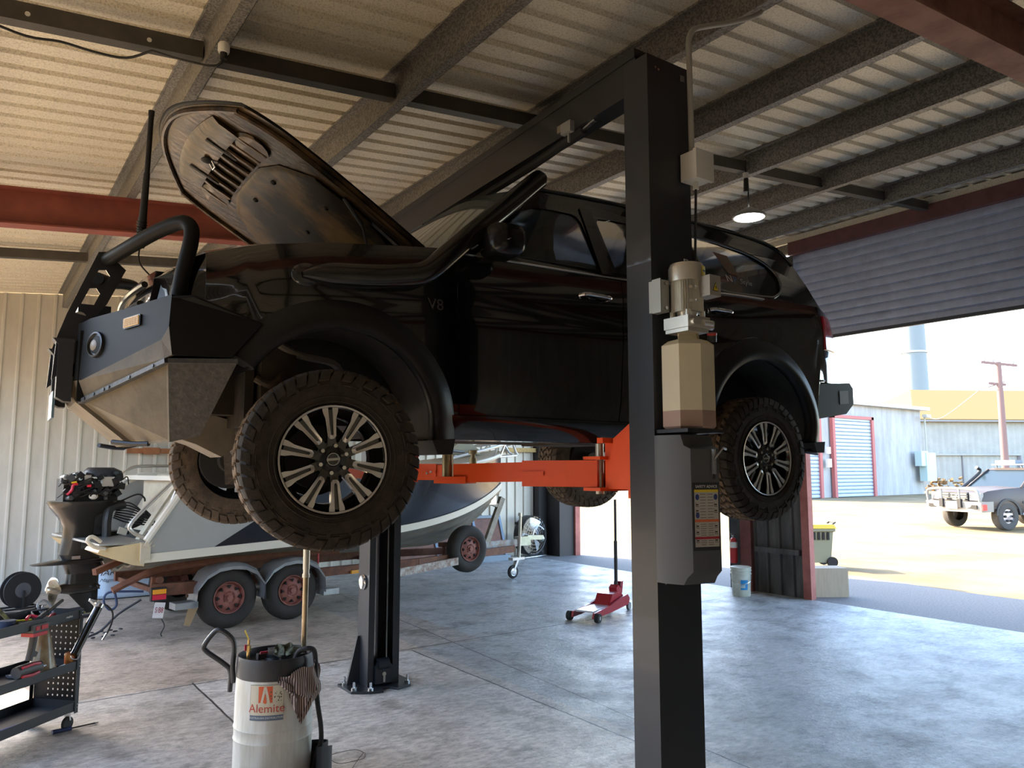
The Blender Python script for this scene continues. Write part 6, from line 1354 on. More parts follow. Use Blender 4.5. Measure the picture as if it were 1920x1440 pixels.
# ================= tool trolley =================
tro = thing('tool_trolley','black three-shelf tool trolley with a perforated end panel at the left edge','trolley',(.45,5.8,0))
E1 = Vector((-.72,-.69,0)).normalized(); E2 = Vector((-.69,.72,0)).normalized()
TT = Matrix(((E1.x,E2.x,0,.685),(E1.y,E2.y,0,5.925),(0,0,1,0),(0,0,0,1)))
tm = M('trolley_black',(.018,.019,.021),.45,0,bump=.05,bscale=300)
LL, WW = .78, .34
for z0,z1 in ((.115,.172),(.375,.432),(.700,.758)):
    mb = MB(TT); mb.bx(0,LL,0,WW,z0,z0+.004); mb.bx(0,LL,0,.004,z0,z1); mb.bx(0,LL,WW-.004,WW,z0,z1); mb.bx(LL-.004,LL,.004,WW-.004,z0,z1); mb.bx(.0,.004,.004,WW-.004,z0,z1)
    mb.build('shelf_tray', tm, tro, smooth=False)
for a,b in ((0,0),(LL-.03,0),(0,WW-.004),(LL-.03,WW-.004)):
    mb = MB(TT)
    if b == 0: mb.bx(a,a+.03,-.005,-.001,.10,.762); 
    else: mb.bx(a,a+.03,WW+.001,WW+.005,.10,.762)
    if a == 0: mb.bx(-.005,-.001,b if b==0 else WW-.03,.03 if b==0 else WW,.10,.762)
    mb.build('corner_post', tm, tro, smooth=False)
holes = [[(u-.006,z-.006),(u+.006,z-.006),(u+.006,z+.006),(u-.006,z+.006)] for u in [.045+.037*i for i in range(6)] for z in [.20+.037*j for j in range(5)]]
mb = MB(TT); plate_mb(mb,[(.03,.172),(WW-.02,.172),(WW-.02,.375),(.03,.375)],[h for h in holes if max(p[1] for p in h)<.37],.003,lambda u,v,w:(.0+w,u,v)); mb.build('perforated_panel', M('panel_black',(.007,.007,.008),.5,spec=.2), tro, smooth=False)
holes = [[(u-.006,z-.006),(u+.006,z-.006),(u+.006,z+.006),(u-.006,z+.006)] for u in [.045+.037*i for i in range(6)] for z in [.46+.037*j for j in range(6)]]
mb = MB(TT); plate_mb(mb,[(.03,.432),(WW-.02,.432),(WW-.02,.700),(.03,.700)],[h for h in holes if max(p[1] for p in h)<.69],.003,lambda u,v,w:(.0+w,u,v)); mb.build('perforated_panel', M('panel_black',(.007,.007,.008),.5,spec=.2), tro, smooth=False)
for a,b in ((.04,.03),(LL-.05,.03),(.04,WW-.04),(LL-.05,WW-.04)):
    mb = MB(TT); mb.bar((a,b,.06),(a+.01,b,.115),.035,.012); mb.bx(a-.02,a+.03,b-.02,b+.02,.108,.114); cs = mb.build('castor_fork', steel, tro)
    mb = MB(TT); mb.cyl((a+.006,b-.011,.042),(a+.006,b+.011,.042),.041,n=24); mb.build('castor_wheel', rubber, cs)
mb = MB(TT)
for z in (.745,.725,.395,.415,.135,.155): mb.cyl((.012,-.005,z),(.012,-.008,z),.004,n=8)
mb.build('rivets', steel, tro); 
mb = MB(TT); text_mb(mb,'maker',.022,.0006,lambda u,v,w:(.12-u,-.002-w,.729+v),shear=.3) if False else text_mb(mb,'makes',.022,.0006,lambda u,v,w:(.12-u,-.001-w,.729+v),shear=.3); mb.build('tray_badge', M('decal_white',(.8,.8,.8),.5), tro, smooth=False)
def TM(): return MB(TT)
def TMs(du): return MB(TT @ Matrix.Translation((du,0,0)))
# impact wrench hanging battery-up
iw = thing('impact_wrench','red and black cordless impact wrench standing head-down on the middle shelf','power tool',tuple(TT @ Vector((.33,.06,.43))))
mr_ = M('tool_red',(.42,.02,.03),.4); mk = M('tool_grey',(.055,.052,.05),.5)
mb = TMs(0.075); mb.bx(.235,.355,-.02,.06,.685,.735); wbt = mb.build('battery', mk, iw, bevel=.010)
mb = TMs(0.075); mb.bx(.245,.295,-.024,-.019,.70,.725); mb.bx(.31,.335,-.024,-.019,.70,.725); mb.bx(.25,.36,-.026,.062,.665,.686); mb.build('battery_panel', mr_, wbt, bevel=.003)
mb = TMs(0.075); mb.tube([(.305,.02,.675),(.315,.02,.60),(.335,.02,.52)],.022,n=12,k=3,radii=(.024,.021)); mb.build('grip', mk, iw)
mb = TMs(0.075); mb.bar((.285,.02,.565),(.30,.02,.54),.018,.03); mb.build('trigger', mk, iw)
mb = TMs(0.075); mb.tube([(.425,.02,.468),(.40,.02,.470),(.33,.02,.472),(.27,.02,.470),(.25,.02,.466)],.036,n=14); bd = mb.build('motor_housing', mk, iw)
mb = TMs(0.075); mb.tube([(.41,-.010,.497),(.33,-.012,.502),(.27,-.006,.494)],.009,n=8); mb.tube([(.41,-.014,.446),(.33,-.016,.440),(.28,-.01,.444)],.009,n=8); mb.build('housing_stripe', mr_, bd)
mb = TMs(0.075); mb.cyl((.25,.02,.466),(.215,.02,.462),.018,.012,n=14); mb.cyl((.215,.02,.462),(.195,.02,.460),.007,n=8); mb.build('anvil', steel, iw)
# spray bottle
sb_ = thing('spray_bottle','dirty brownish spray bottle with black trigger standing on the middle shelf','spray bottle',tuple(TT @ Vector((.17,.10,.38))))
mb = MB(TT @ Matrix.Translation((.215,.095,.38)) @ Matrix.Scale(1.22,4) @ Matrix.Translation((-.17,-.06,-.395))); mb.lathe([(.0,.0),(.056,.0),(.066,.012),(.066,.03),(.060,.05),(.036,.18),(.026,.215),(.016,.235),(.0,.235)],(.17,.06,.40),n=28); mb.build('bottle', M('bottle_grimy',(.34,.28,.17),.35,rgb2=(.20,.13,.07),vscale=14,coat=.2), sb_)
mb = MB(TT @ Matrix.Translation((.215,.095,.38)) @ Matrix.Scale(1.22,4) @ Matrix.Translation((-.17,-.06,-.395))); mb.cyl((.17,.06,.635),(.17,.06,.665),.019,n=14); mb.bx(.135,.21,.045,.075,.665,.69); mb.tube([(.135,.06,.675),(.10,.06,.672),(.07,.06,.662)],.007,n=8,radii=(.009,.004)); tg = mb.build('trigger_head', blk_pl, sb_)
mb = MB(TT @ Matrix.Translation((.215,.095,.38)) @ Matrix.Scale(1.22,4) @ Matrix.Translation((-.17,-.06,-.395))); mb.cyl((.07,.06,.662),(.055,.06,.656),.006,n=10); mb.build('red_nozzle', mr_, tg)
mb = MB(TT @ Matrix.Translation((.215,.095,.38)) @ Matrix.Scale(1.22,4) @ Matrix.Translation((-.17,-.06,-.395))); mb.grid(lambda u,v:(.17+(.048-.017*v)*math.cos(-2.2+1.2*u),.06+(.048-.017*v)*math.sin(-2.2+1.2*u),.46+.10*v),6,2); mb.build('faded_label', M('label_faded_red',(.32,.13,.10),.5,var=.4,vscale=30), sb_)
# grease gun
gg = thing('grease_gun','black cylindrical grease gun with a flexible hose leaning on the trolley end','grease gun',tuple(TT @ Vector((.05,-.06,.5))))
g0 = TT @ Vector((.11,-.05,.50)); g1 = TT @ Vector((-.065,-.06,.755))
mb = MB(); mb.cyl(g0,g1,.026,n=24); gd = (g1-g0).normalized(); mb.cyl(g0-gd*.01,g0,.028,n=24); gbd = mb.build('barrel', M('gun_black',(.012,)*3,.2,.3,coat=.6), gg)
mb = MB(); mb.cyl(g1,g1+gd*.028,.029,n=24); mb.bar(g1+gd*.01,g1+gd*.045+Vector((-.03,-.02,.01)),.025,.03); mb.build('gun_head', steel, gbd)
mb = MB(); q = g1+gd*.03; mb.bar(q+Vector((-.01,0,.01)),q+Vector((-.07,-.02,.035)),.012,.018); mb.bar(q+Vector((-.07,-.02,.035)),q+Vector((-.03,-.03,-.01)),.010,.012); mb.bar(q+Vector((-.03,-.03,-.01)),q+Vector((-.02,0,.01)),.012,.014); mb.build('lever', M('lever_white',(.60,.60,.58),.3,.5), gg)
mb = MB(); mb.tube([q+Vector((.01,.01,-.01)),q+Vector((.045,.03,-.02)),q+Vector((.085,.05,-.075)),q+Vector((.08,.05,-.15)),q+Vector((.045,.03,-.225))],.006,n=8,k=6); hs_ = mb.build('flexible_hose', rubber, gg)
mb = MB(); mb.cyl(q+Vector((.055,.035,-.205)),q+Vector((.03,.02,-.245)),.008,n=8); mb.build('coupler', steel, hs_)
mb = MB(); mb.tube([g0-gd*.01+Vector((-.02,-.01,0)),g0-gd*.035,g0-gd*.03+Vector((.03,.01,-.01)),g0+Vector((.03,.01,.0))],.005,n=8,k=3); mb.build('follower_handle', steel, gg)
# can
mb = TM(); mb.lathe([(.0,0),(.030,0),(.032,.005),(.032,.09),(.030,.10),(.028,.105),(.0,.105)],(.035,.05,.38),n=28); cn1 = tag(mb.build('spray_can', M('can_red',(.50,.06,.03),.3,rgb2=(.55,.30,.05),vscale=26)),'small red and yellow can standing at the end of the middle shelf','can')
# clutter on the top tray
def tool(name, pts, r, mat, label, cat='tool', k=0, extra=None):
    mb = TM(); mb.tube(pts, r, n=10, k=k); o = mb.build(name, mat)
    return tag(o, label, cat)
t1 = thing('pry_bar','long black bar lying diagonally across the top tray','bar',tuple(TT @ Vector((.2,.15,.76))))
mb = TM(); mb.cyl((.34,.03,.755),(-.04,.20,.80),.012,n=12); mb.build('shaft', M('bar_dark',(.05,.05,.05),.3,.7), t1); mb = TM(); mb.cyl((.34,.03,.755),(.22,.085,.77),.016,n=12); mb.build('grip', rubber, t1)
t2 = thing('claw_hammer','worn hammer with an olive painted handle propped at the trolley back left','hammer',tuple(TT @ Vector((.4,.2,.8))))
mb = TM(); mb.bar((.38,.20,.74),(.475,.26,.88),.03,.02); mb.build('handle', M('handle_olive',(.30,.27,.10),.6,rgb2=(.06,.05,.04),vscale=20), t2); mb = TM(); mb.bar((.35,.18,.73),(.42,.18,.73),.03,.035); mb.build('head', mk, t2)
tool('power_lead', [(.30,.10,.765),(.25,.16,.78),(.20,.10,.79),(.16,.18,.775),(.22,.22,.77),(.28,.18,.78)],.006,rubber,'tangled black lead lying on the top tray','cable',5)
tool('screwdriver', [(.10,.10,.72),(.19,.17,.735)],.009,M('handle_orange',(.70,.22,.03),.4),'orange handled screwdriver on the top tray','screwdriver')
tool('pliers', [(.06,.16,.73),(.12,.13,.74),(.20,.08,.735)],.008,mr_,'red handled pliers on the top tray','pliers',3)
tool('screwdriver', [(.30,.12,.74),(.42,.16,.75)],.006,M('handle_lime',(.55,.60,.05),.4),'lime yellow handled screwdriver on the top tray','screwdriver')
mb = TM(); mb.tube([(.16,.16,.74),(.18,.19,.80),(.13,.20,.83),(.09,.18,.80),(.10,.14,.745)],.007,n=8,k=5); mb.tube([(.15,.16,.74),(.15,.18,.79),(.11,.19,.80)],.006,n=8,k=4); tag(mb.build('safety_glasses', M('clear_grey',(.35,.36,.36),.15,0,alpha=.6)),'clear safety glasses piled on the top tray','glasses')
mb = TM(); mb.tube([(.30,.06,.755),(.33,.10,.77),(.38,.08,.76)],.010,n=8,k=3); tag(mb.build('ratchet', M('lead_red',(.55,.02,.04),.4)),'small red handled ratchet on the top tray front edge','ratchet')
mb = TM(); mb.lathe([(.0,0),(.04,0),(.044,.01),(.044,.06),(.0,.062)],(.46,.14,.705),(0,0,1),n=24); tag(mb.build('tape_roll', M('navy_roll',(.03,.04,.07),.5)),'dark round tin on the top tray at the picture edge','tin')
mb = TM(); mb.cyl((.34,.02,.415),(.10,.03,.425),.004,n=8); mb.cyl((.36,.02,.415),(.30,.02,.415),.008,n=8); tag(mb.build('long_socket_bar', steel),'thin steel bar lying along the middle shelf front','bar')
mb = TM(); mb.slab(lambda u,v:(.10+.22*u,.06+.20*v,.40+.015*math.sin(7*u+5*v)),12,10,(0,0,.012)); tag(mb.build('folded_cloth', M('cloth_dark',(.06,.06,.07),.9)),'dark grey cloth lying under the spray bottle','cloth')
mb = TM(); mb.cyl((.72,.03,.16),(.36,.035,.145),.012,n=12); mb.cyl((.80,.03,.165),(.60,.03,.155),.016,n=12); tag(mb.build('blue_torque_bar', M('bar_blue',(.02,.05,.35),.35)),'blue bar lying along the front of the bottom shelf','bar')
# floor items
sd_ = thing('flat_screwdriver','flat screwdriver with a navy handle lying on the floor by the castor','screwdriver',(.6,5.9,0))
s0,s1 = Vector((.545,5.87,.014)),Vector((.815,5.95,.006)); d_ = (s1-s0).normalized()
mb = MB(); mb.tube([s0,s0+d_*.03,s0+d_*.08,s0+d_*.115],.014,n=10,radii=(.014,.012)); mb.build('handle', M('handle_navy',(.02,.03,.09),.4), sd_)
mb = MB(); mb.cyl(s0+d_*.11,s1-d_*.02,.005,n=8); mb.bar(s1-d_*.03,s1,.014,.003); mb.build('blade', M('blade_dark',(.06,.06,.06),.4,.7), sd_)
# reel near the far wall
rl = thing('hose_reel','black round hose reel standing on the floor by the outboard propeller','reel',(.62,11.3,0))
RT = Matrix.Translation((.62,11.3,.22)) @ Matrix.Rotation(R(20),4,'Z')
mb = MB(RT); mb.lathe([(.0,-.06),(.21,-.06),(.215,-.05),(.21,-.045),(.12,-.04),(.12,.04),(.21,.045),(.215,.05),(.21,.06),(.0,.06)],(0,0,0),(0,1,0),n=40); rl1 = mb.build('reel_drum', blk_pl, rl)
mb = MB(RT); mb.lathe([(.0,-.075),(.05,-.072),(.09,-.064)],(0,0,0),(0,1,0),n=24,caps=False); mb.build('reel_hub', M('hub_grey',(.12,.12,.13),.4,.3), rl1)
mb = MB(RT); mb.tube([(-.2,-.10,-.21),(.2,-.10,-.21),(.2,.10,-.21),(-.2,.10,-.21)],.012,n=8,closed=True); mb.bar((0,-.09,-.21),(0,-.09,0),.02,.02); mb.build('reel_stand', rubber, rl)
for i,(yy,c_) in enumerate(((10.6,(.03,.03,.03)),(10.3,(.30,.28,.05)),(10.0,(.05,.04,.05)))):
    mb = MB(); mb.tube([(.2,yy,.02),(.5,yy+.15,.03),(.9,yy+.05,.02),(1.3,yy+.2,.02)],.018,n=8,k=4); tag(mb.build('air_hose', M('hose_%d'%i,c_,.6)),('black','dull yellow','purple-black')[i]+' hose lying on the floor behind the trolley','hose',group='hoses on the floor by the reel')
# ================= outside =================
corr = M('corrugated_grey',(.46,.45,.44),.6,.0,rgb2=(.34,.33,.33),vscale=2,stretch=(1,1,.2))
brick_red = M('frame_red',(.40,.11,.10),.6)
BA,BBv = Vector((38.0,26.9)),Vector((53.9,27.3))
sh = thing('storage_shed','long grey corrugated shed with red-framed roller doors across the yard','shed',(46,27.5,0))
def shed_wall():
    mb = MB(); P = []; n_ = int((BBv-BA).length/.2); 
    for i in range(n_*2+1):
        t = i/(n_*2); p = BA.lerp(BBv,t); P.append((p.x,p.y+(.0 if i%2 else .06)))
    h_ = lambda x: 5.75+.0*x
    A = [mb.v((x,y,0)) for x,y in P]; B = [mb.v((x,y,h_(x))) for x,y in P]
    for i in range(len(P)-1): mb.f([A[i],A[i+1],B[i+1],B[i]])
    return mb
shed_wall().build('front_wall', corr, sh, smooth=False)
mb = MB(); mb.bx(38,53.9,27.35,40,0,5.7); mb.build('shed_block', corr, sh, smooth=False)
mb = MB(); mb.bx(37.9,54.1,26.75,27.35,5.72,5.92); mb.build('gutter', M('gutter_grey',(.55,.57,.60),.4,.3), sh, smooth=False)
sl2 = M('roller_blue',(.36,.43,.52),.45,.3)
for x0,x1 in ((42.5,46.6),(37.6,40.9)):
    d_ = roller('roller_door',26.86,x0,x1,.02,4.75,sl2,axis='y',pitch=.22,dp=.05); d_.parent = sh; d_.location = -wloc(sh)
    mb = MB(); 
    for xx in (x0-.18,x1): mb.bx(xx,xx+.25,26.70,26.92,0,4.95)
    mb.bx(x0-.18,x1+.25,26.70,26.92,4.78,4.97); mb.build('door_frame', brick_red, sh, smooth=False)
mb = MB(); mb.bx(52.0,52.9,26.45,26.9,1.9,2.9); mb.bx(52.55,53.8,26.4,26.9,.9,2.8); mb.build('meter_box', M('meter_green',(.42,.52,.50),.5), sh, smooth=False)
mb = MB(); mb.cyl((53.4,26.8,2.8),(53.4,26.8,5.3),.05,n=8); mb.bx(53.1,53.7,26.5,26.8,5.2,5.4); mb.build('mains_conduit', M('conduit_grey',(.42,.41,.36),.5), sh)
mb = MB(); mb.bx(41.5,41.9,26.6,26.75,1.8,2.3); mb.bx(41.55,41.85,26.6,26.75,2.6,3.0); mb.build('notice_plate', white_pl, sh, smooth=False)
mb = MB(); mb.T = Matrix.Translation((49.7,28.6,6.75)) @ Matrix.Rotation(R(50),4,'Y'); mb.lathe([(.0,.0),(.35,.04),(.62,.16),(.60,.18),(.0,.03)],n=24,caps=False); mb.T=None; mb.bar((49.9,28.6,5.7),(49.8,28.6,6.7),.06,.06); tag(mb.build('satellite_dish', M('dish_grey',(.35,.36,.37),.5)),'small grey satellite dish on the shed roof','satellite dish')
sh['label'] = 'long grey corrugated shed with red-framed roller doors across the yard'
# warehouse behind on the right
wh = thing('warehouse','pale warehouse with a sandy hipped roof beyond the parked wagon','building',(75,31,0))
wm = M('warehouse_white',(.33,.33,.30),.6,rgb2=(.28,.28,.26),vscale=1)
W0,W1 = Vector((61.5,31.5)),Vector((80,20.5)); wd = (W1-W0).normalized(); wn_ = Vector((-wd.y,wd.x))
def wq(t,d,z): p = W0+wd*t+wn_*d; return (p.x,p.y,z)
mb = MB(); n_ = 90
P = [(i*.25,(.05 if i%2 else 0)) for i in range(n_)]
A = [mb.v(wq(a,b,0)) for a,b in P]; B = [mb.v(wq(a,b,5.6)) for a,b in P]
for i in range(n_-1): mb.f([A[i],A[i+1],B[i+1],B[i]])
mb.loft([[wq(0,.06,0),wq(0,14,0),wq(0,14,5.6),wq(0,.06,5.6)],[wq(22,.06,0),wq(22,14,0),wq(22,14,5.6),wq(22,.06,5.6)]])
mb.build('front_wall', wm, wh, smooth=False)
mb = MB(); mb.loft([[wq(-.5,-.4,5.5),wq(4.0,7,8.6),wq(26,7,8.6),wq(26,-.4,5.5)],[wq(-.5,-.4,5.65),wq(4.0,7,8.75),wq(26,7,8.75),wq(26,-.4,5.65)]]); mb.loft([[wq(-.5,-.4,5.5),wq(-.5,14.4,5.5),wq(4,7,8.6)],[wq(-.5,-.4,5.65),wq(-.5,14.4,5.65),wq(4,7,8.75)]]); mb.build('hipped_roof', M('roof_sandy',(.22,.15,.065),.8,spec=.1), wh, smooth=False)
mb = MB(); mb.bar(wq(-.5,-.45,5.5),wq(26,-.45,5.5),.12,.12); mb.build('gutter', M('gutter_dark',(.22,.21,.22),.5), wh)
mb = MB(); mb.bar(wq(0,-.1,2.85),wq(8.5,-.1,2.85),.2,.15); mb.build('band_rail', wm, wh)
for t in (3.6,):
    mb = MB(); mb.bar(wq(t,-.05,0),wq(t,-.05,2.8),.08,.08); mb.build('downpipe', M('gutter_dark',(.22,.21,.22),.5), wh)
for t0,t1,zz in ((9.6,16,4.8),):
    mb = MB(); mb.bar(wq(t0,-.05,0),wq(t0,-.05,zz),.1,.1); mb.bar(wq(t0,-.05,zz),wq(t1,-.05,zz),.1,.1); mb.bar(wq(8.4,-.05,0),wq(8.4,-.05,2.8),.25,.2); mb.build('door_surround', M('gutter_dark',(.22,.21,.22),.5), wh)
# timber stack by the warehouse
rw = random.Random(5)
mb = MB(); 
for i in range(40): 
    p = Vector(wq(-1.5+2.6*rw.random(),-3-rw.random(),.1+.9*rw.random())); mb.bar(p,p+Vector((.7*rw.random()-.35,.6*rw.random()-.3,.2*rw.random())),.16,.12)
tag(mb.build('scrap_timber_heap', M('timber_tan',(.22,.13,.05),.8,var=.5), smooth=False),'heap of tan timber offcuts beside the parked wagon, at the warehouse corner','timber heap',kind='stuff')
# chimney stack
mb = MB(); mb.cyl((80.7,41.2,0),(80.7,41.2,16.8),1.35,1.15,n=32); stk = thing('chimney_stack','tall pale steel chimney stack rising behind the grey shed','chimney',(80.7,41.2,0)); mb.build('lower_shell', M('stack_steel',(.17,.20,.21),.6,.0), stk)
mb = MB(); mb.cyl((80.7,41.2,13.8),(80.7,41.2,14.0),1.3,n=32); mb.build('flange_ring', M('ring_grey',(.35,.37,.38),.5), stk)
mb = MB(); mb.cyl((80.7,41.2,14),(80.7,41.2,24),1.15,n=32); mb.build('upper_shell', M('stack_steel',(.17,.20,.21),.6,.0), stk)
# power pole
pp = thing('power_pole','tall brown timber power pole with two crossarms behind the parked wagon','power pole',(41.7,17.1,0))
pb_ = M('pole_brown',(.20,.12,.11),.8)
mb = MB(); mb.cyl((41.7,17.15,0),(41.7,17.15,7.0),.19,.13,n=14); mb.build('pole', pb_, pp)
mb = MB(); mb.bar((41.0,17.65,7.0),(42.3,16.55,6.8),.10,.12); ca1 = mb.build('crossarm', pb_, pp, smooth=False)
mb = MB(); mb.bar((41.3,17.5,5.95),(41.9,16.95,5.85),.10,.12); mb.bar((41.3,17.5,5.75),(41.9,17.0,6.0),.05,.05); ca2 = mb.build('crossarm', pb_, pp, smooth=False)
for a in (.1,.35,.9):
    p = Vector((41.0,17.65,7.0)).lerp(Vector((42.3,16.55,6.8)),a); mb = MB(); mb.cyl(p,p+Vector((0,0,.18)),.04,n=8); mb.build('insulator', M('gutter_dark',(.22,.21,.22),.5), ca1)
mb = MB(); mb.tube([(41.3,17.5,5.95),(46,22,4.7),(53.4,26.6,5.2)],.018,n=5,k=6); tag(mb.build('service_line', M('line_grey',(.3,.3,.3),.5)),'overhead wire slung from the power pole to the grey shed','power line')
# ---- parked wagon ----
wg = thing('parked_wagon','silver-bronze four wheel drive wagon with white front bar parked in the sun','car',(25,10.5,0))
c0 = Vector((23.6,9.85,0))  # near front wheel contact
dd = Vector((.90,-.28,0)).normalized() # towards its rear
ss = Vector((-.30,.955,0)).normalized()
ss = Vector((-dd.y,dd.x,0)) 
GT = Matrix(((dd.x,ss.x,0,c0.x),(dd.y,ss.y,0,c0.y),(0,0,1,0),(0,0,0,1)))
wp_ = M('wagon_paint',(.075,.06,.052),.45,.1,spec=.3)
wgl = M('wagon_glass',(.02,.035,.045),.25,0,spec=.3)
wsv = M('wagon_white_bar',(.24,.23,.21),.5)
def G(): return MB(GT)
def gsec(x,zb_,zt_,wi,hw_=.93):
    return [(x,.76-hw_+.06,zb_),(x,.76-hw_,zb_+.12),(x,.76-hw_,(zb_+zt_)/2),(x,.76-hw_+wi*.4,zt_-.08),(x,.76-hw_+wi,zt_),(x,.76,zt_+.03),(x,.76+hw_-wi,zt_),(x,.76+hw_-wi*.4,zt_-.08),(x,.76+hw_,(zb_+zt_)/2),(x,.76+hw_,zb_+.12),(x,.76+hw_-.06,zb_)]
mb = G(); mb.loft([gsec(-.80,.60,.98,.10,.84),gsec(-.60,.52,1.08,.08,.92),gsec(0,.50,1.14,.08),gsec(.62,.48,1.17,.08),gsec(.7,.48,1.17,.06),gsec(2.0,.48,1.19,.06),gsec(3.6,.5,1.20,.06),gsec(3.95,.6,1.15,.1,.88)]); mb.build('body', wp_, wg, bevel=.015)
def gr2(z,xf,xr,hw_): return [(xf,.76-hw_,z),(xr,.76-hw_,z),(xr,.76+hw_,z),(xf,.76+hw_,z)]
mb = G(); mb.loft([gr2(1.16,.62,3.95,.84),gr2(1.66,1.30,3.75,.70)]); gh = mb.build('window_band', wgl, wg, smooth=False)
mb = G(); mb.loft([gr2(1.66,1.28,3.77,.71),gr2(1.72,1.36,3.68,.66)]); mb.build('roof', wp_, wg, bevel=.02)
for x0_,x1_ in ((.62,1.30),(1.62,1.72),(2.55,2.62),(3.9,3.72)):
    for s in (-1,1):
        mb = G(); mb.bar((x0_,.76+s*.85,1.16),(x1_,.76+s*.71,1.67),.07,.03,up=(0,s,0)); mb.build('pillar', wp_, wg)
mb = G(); mb.loft([[(-.92,.76-.90,.50),(-.97,.76-.60,.50),(-.99,.76,.50),(-.97,.76+.60,.50),(-.92,.76+.90,.50),(-.55,.76+.95,.52),(-.55,.76-.95,.52)],[(-.95,.76-.92,.78),(-1.0,.76-.6,.78),(-1.02,.76,.78),(-1.0,.76+.6,.78),(-.95,.76+.92,.78),(-.55,.76+.96,.80),(-.55,.76-.96,.80)]]); fbr = mb.build('front_bar', wsv, wg, bevel=.02)
mb = G(); mb.tube([(-.92,.76-.86,.78),(-.96,.76-.84,1.06),(-1.0,.76-.6,1.13),(-1.02,.76,1.15),(-1.0,.76+.6,1.13),(-.96,.76+.84,1.06),(-.92,.76+.86,.78)],.038,n=10,k=3); 
for y in (-.30,.30): mb.tube([(-1.01,.76+y,.78),(-1.03,.76+y,1.14)],.03,n=8)
mb.build('hoop_tubes', wsv, fbr)
mb = G(); mb.bx(-.86,-.80,.76-.42,.76+.42,.80,1.04); wgr = mb.build('grille', M('grille_dark',(.06,.06,.06),.4), wg)
for k in range(3):
    mb = G(); mb.bx(-.875,-.86,.76-.42,.76+.42,.83+.07*k,.86+.07*k); mb.build('grille_bar', chrome, wgr)
mb = G(); mb.tube([(-.885,.76+.09*math.cos(t),.93+.055*math.sin(t)) for t in [2*PI*i/16 for i in range(16)]],.008,n=6,closed=True); mb.build('grille_emblem', chrome, wgr)
for s in (-1,1):
    mb = G(); mb.bx(-.84,-.74,.76+s*.64-.18,.76+s*.64+.18,.82,1.03); mb.build('headlight', M('wagon_lamp',(.22,.22,.22),.3,.1), wg, bevel=.02)
    mb = G(); mb.bx(-.985,-.96,.76+s*.64-.16,.76+s*.64+.16,.60,.70); mb.build('bar_vent', M('slot_dark',(.006,.005,.004),.7), fbr)
    mb = G(); mb.bx(-1.06,-.98,.76+s*.30-.06,.76+s*.30+.06,.62,.86); mb.build('over_rider', rubber, fbr, bevel=.01)
    mb = G(); mb.sphere((1.0,.76+s*1.02,1.22),.13,(.6,.9,.7)); mb.build('mirror', M('wagon_mirror',(.5,.5,.5),.1,1.), wg)
mb = G(); mb.bx(-1.035,-1.02,.76-.22,.76+.16,.58,.70); wnp = mb.build('number_plate', M('plate_white',(.75,.70,.68),.5), wg, smooth=False)
mb = G(); mb.bx(-.95,-.80,.76-.97,.76-.93,.56,.72); mb.build('side_lamp', M('red_marker',(.6,.03,.03),.3), fbr)
mb = G(); mb.tube([(.35,.76+.96,1.05),(.62,.76+.97,1.20),(1.05,.76+.90,1.52),(1.15,.76+.88,1.66),(1.02,.76+.88,1.74)],.05,n=10,k=4); mb.build('snorkel', blk_pl, wg)
mb = G(); mb.bx(1.30,3.9,.76-.62,.76+.62,1.80,1.84); 
for x_ in (1.5,2.5,3.5): mb.bar((x_,.76-.60,1.72),(x_,.76-.60,1.80),.03,.03); mb.bar((x_,.76+.60,1.72),(x_,.76+.60,1.80),.03,.03)
rk = mb.build('roof_rack', M('rack_alloy',(.12,.15,.2),.5,.2), wg, smooth=False)
mb = G(); mb.bx(1.45,1.75,.76-.05,.76+.60,1.85,1.95); mb.build('rack_box', M('rack_alloy_pale',(.2,.21,.23),.5,.2), rk)
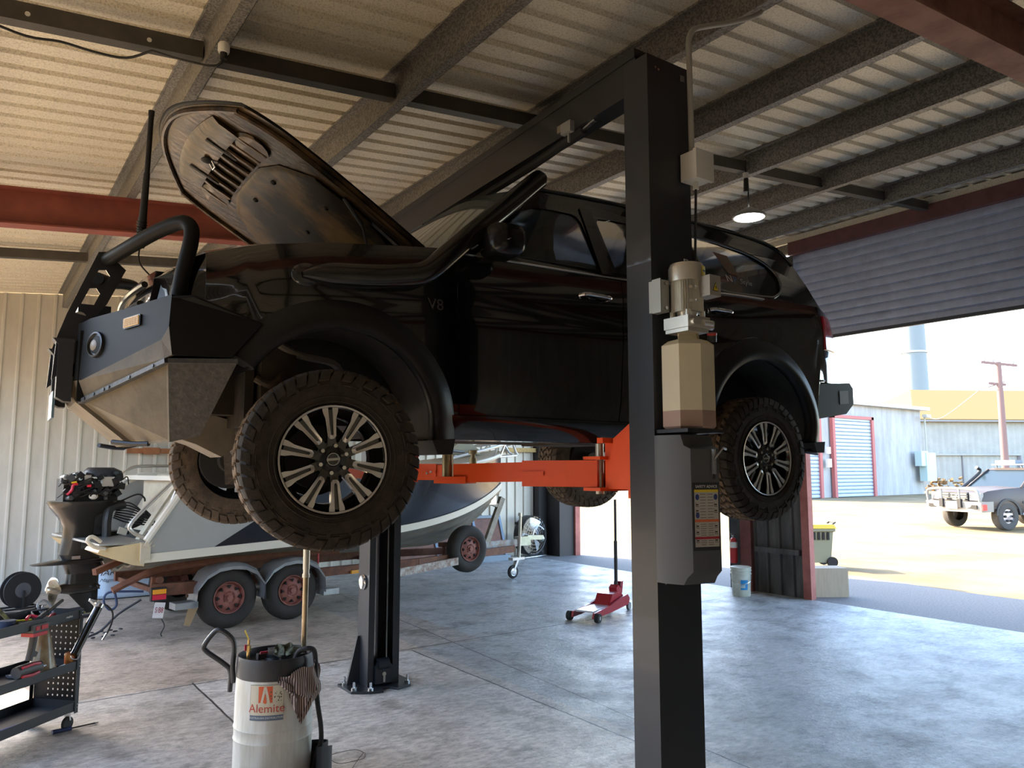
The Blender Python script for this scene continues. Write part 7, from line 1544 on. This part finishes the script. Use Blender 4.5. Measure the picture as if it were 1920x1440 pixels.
mb = G(); mb.cyl((1.9,.76-.55,1.90),(3.9,.76-.55,1.90),.10,n=14); mb.build('rolled_awning', M('awning_dark',(.05,.05,.05),.8), rk)
def wwheel(x,y,flip):
    mb = G(); s = -1 if not flip else 1
    mb.lathe([(.20,-.0),(.24,-.015),(.36,-.0),(.385,.03),(.39,.12),(.385,.20),(.36,.24),(.2,.24)],(x,y,.39),(0,1,0),n=36,caps=False); w_ = mb.build('wheel', M('tyre_outdoor',(.06,.055,.05),.85,bump=.8,bscale=60), wg)
    mb = G(); yy = y if s < 0 else y+.24
    mb.lathe([(.22,.0),(.21,s*-.02),(.08,s*-.02),(.0,s*-.0)],(x,yy,.39),(0,1,0),n=30,caps=False); r_ = mb.build('alloy_rim', M('wagon_rim',(.42,.38,.40),.35,.6), w_)
    for k in range(6):
        a = 2*PI*k/6; mb = G(); mb.cyl((x+.14*math.cos(a),yy+s*.03,.39+.14*math.sin(a)),(x+.14*math.cos(a),yy+s*.0,.39+.14*math.sin(a)),.035,n=10); mb.build('rim_hole', M('slot_dark',(.006,.005,.004),.7), w_)
wwheel(0,-.17,False); wwheel(2.85,-.17,False); wwheel(0,1.45,True); wwheel(2.85,1.45,True)
for x_ in (0,2.85):
    mb = G(); mb.loft([[ (x_+.46*math.cos(a),y,.42+.46*math.sin(a)) for a in [PI*i/14 for i in range(15)]]+[(x_+.40*math.cos(a),y,.42+.40*math.sin(a)) for a in [PI*i/14 for i in range(14,-1,-1)]] for y in (-.20,-.12)])
    mb.build('wheel_arch', M('arch_rubber',(.03,.03,.03),.6), wg)
mb = G(); mb.bx(.5,2.4,-.20,.0,.42,.48); mb.build('side_step', M('rack_alloy_pale',(.2,.21,.23),.5,.2), wg)
mb = G(); mb.bar((-.6,-.17,.62),(.5,-.17,.62),.02,.02); mb.bx(.55,3.6,-.185,-.17,.74,.80); mb.build('side_moulding', M('arch_rubber',(.03,.03,.03),.6), wg)
for x_ in (1.55,2.5):
    mb = G(); mb.bx(x_,x_+.16,-.20,-.17,.98,1.01); mb.build('door_handle', chrome, wg)
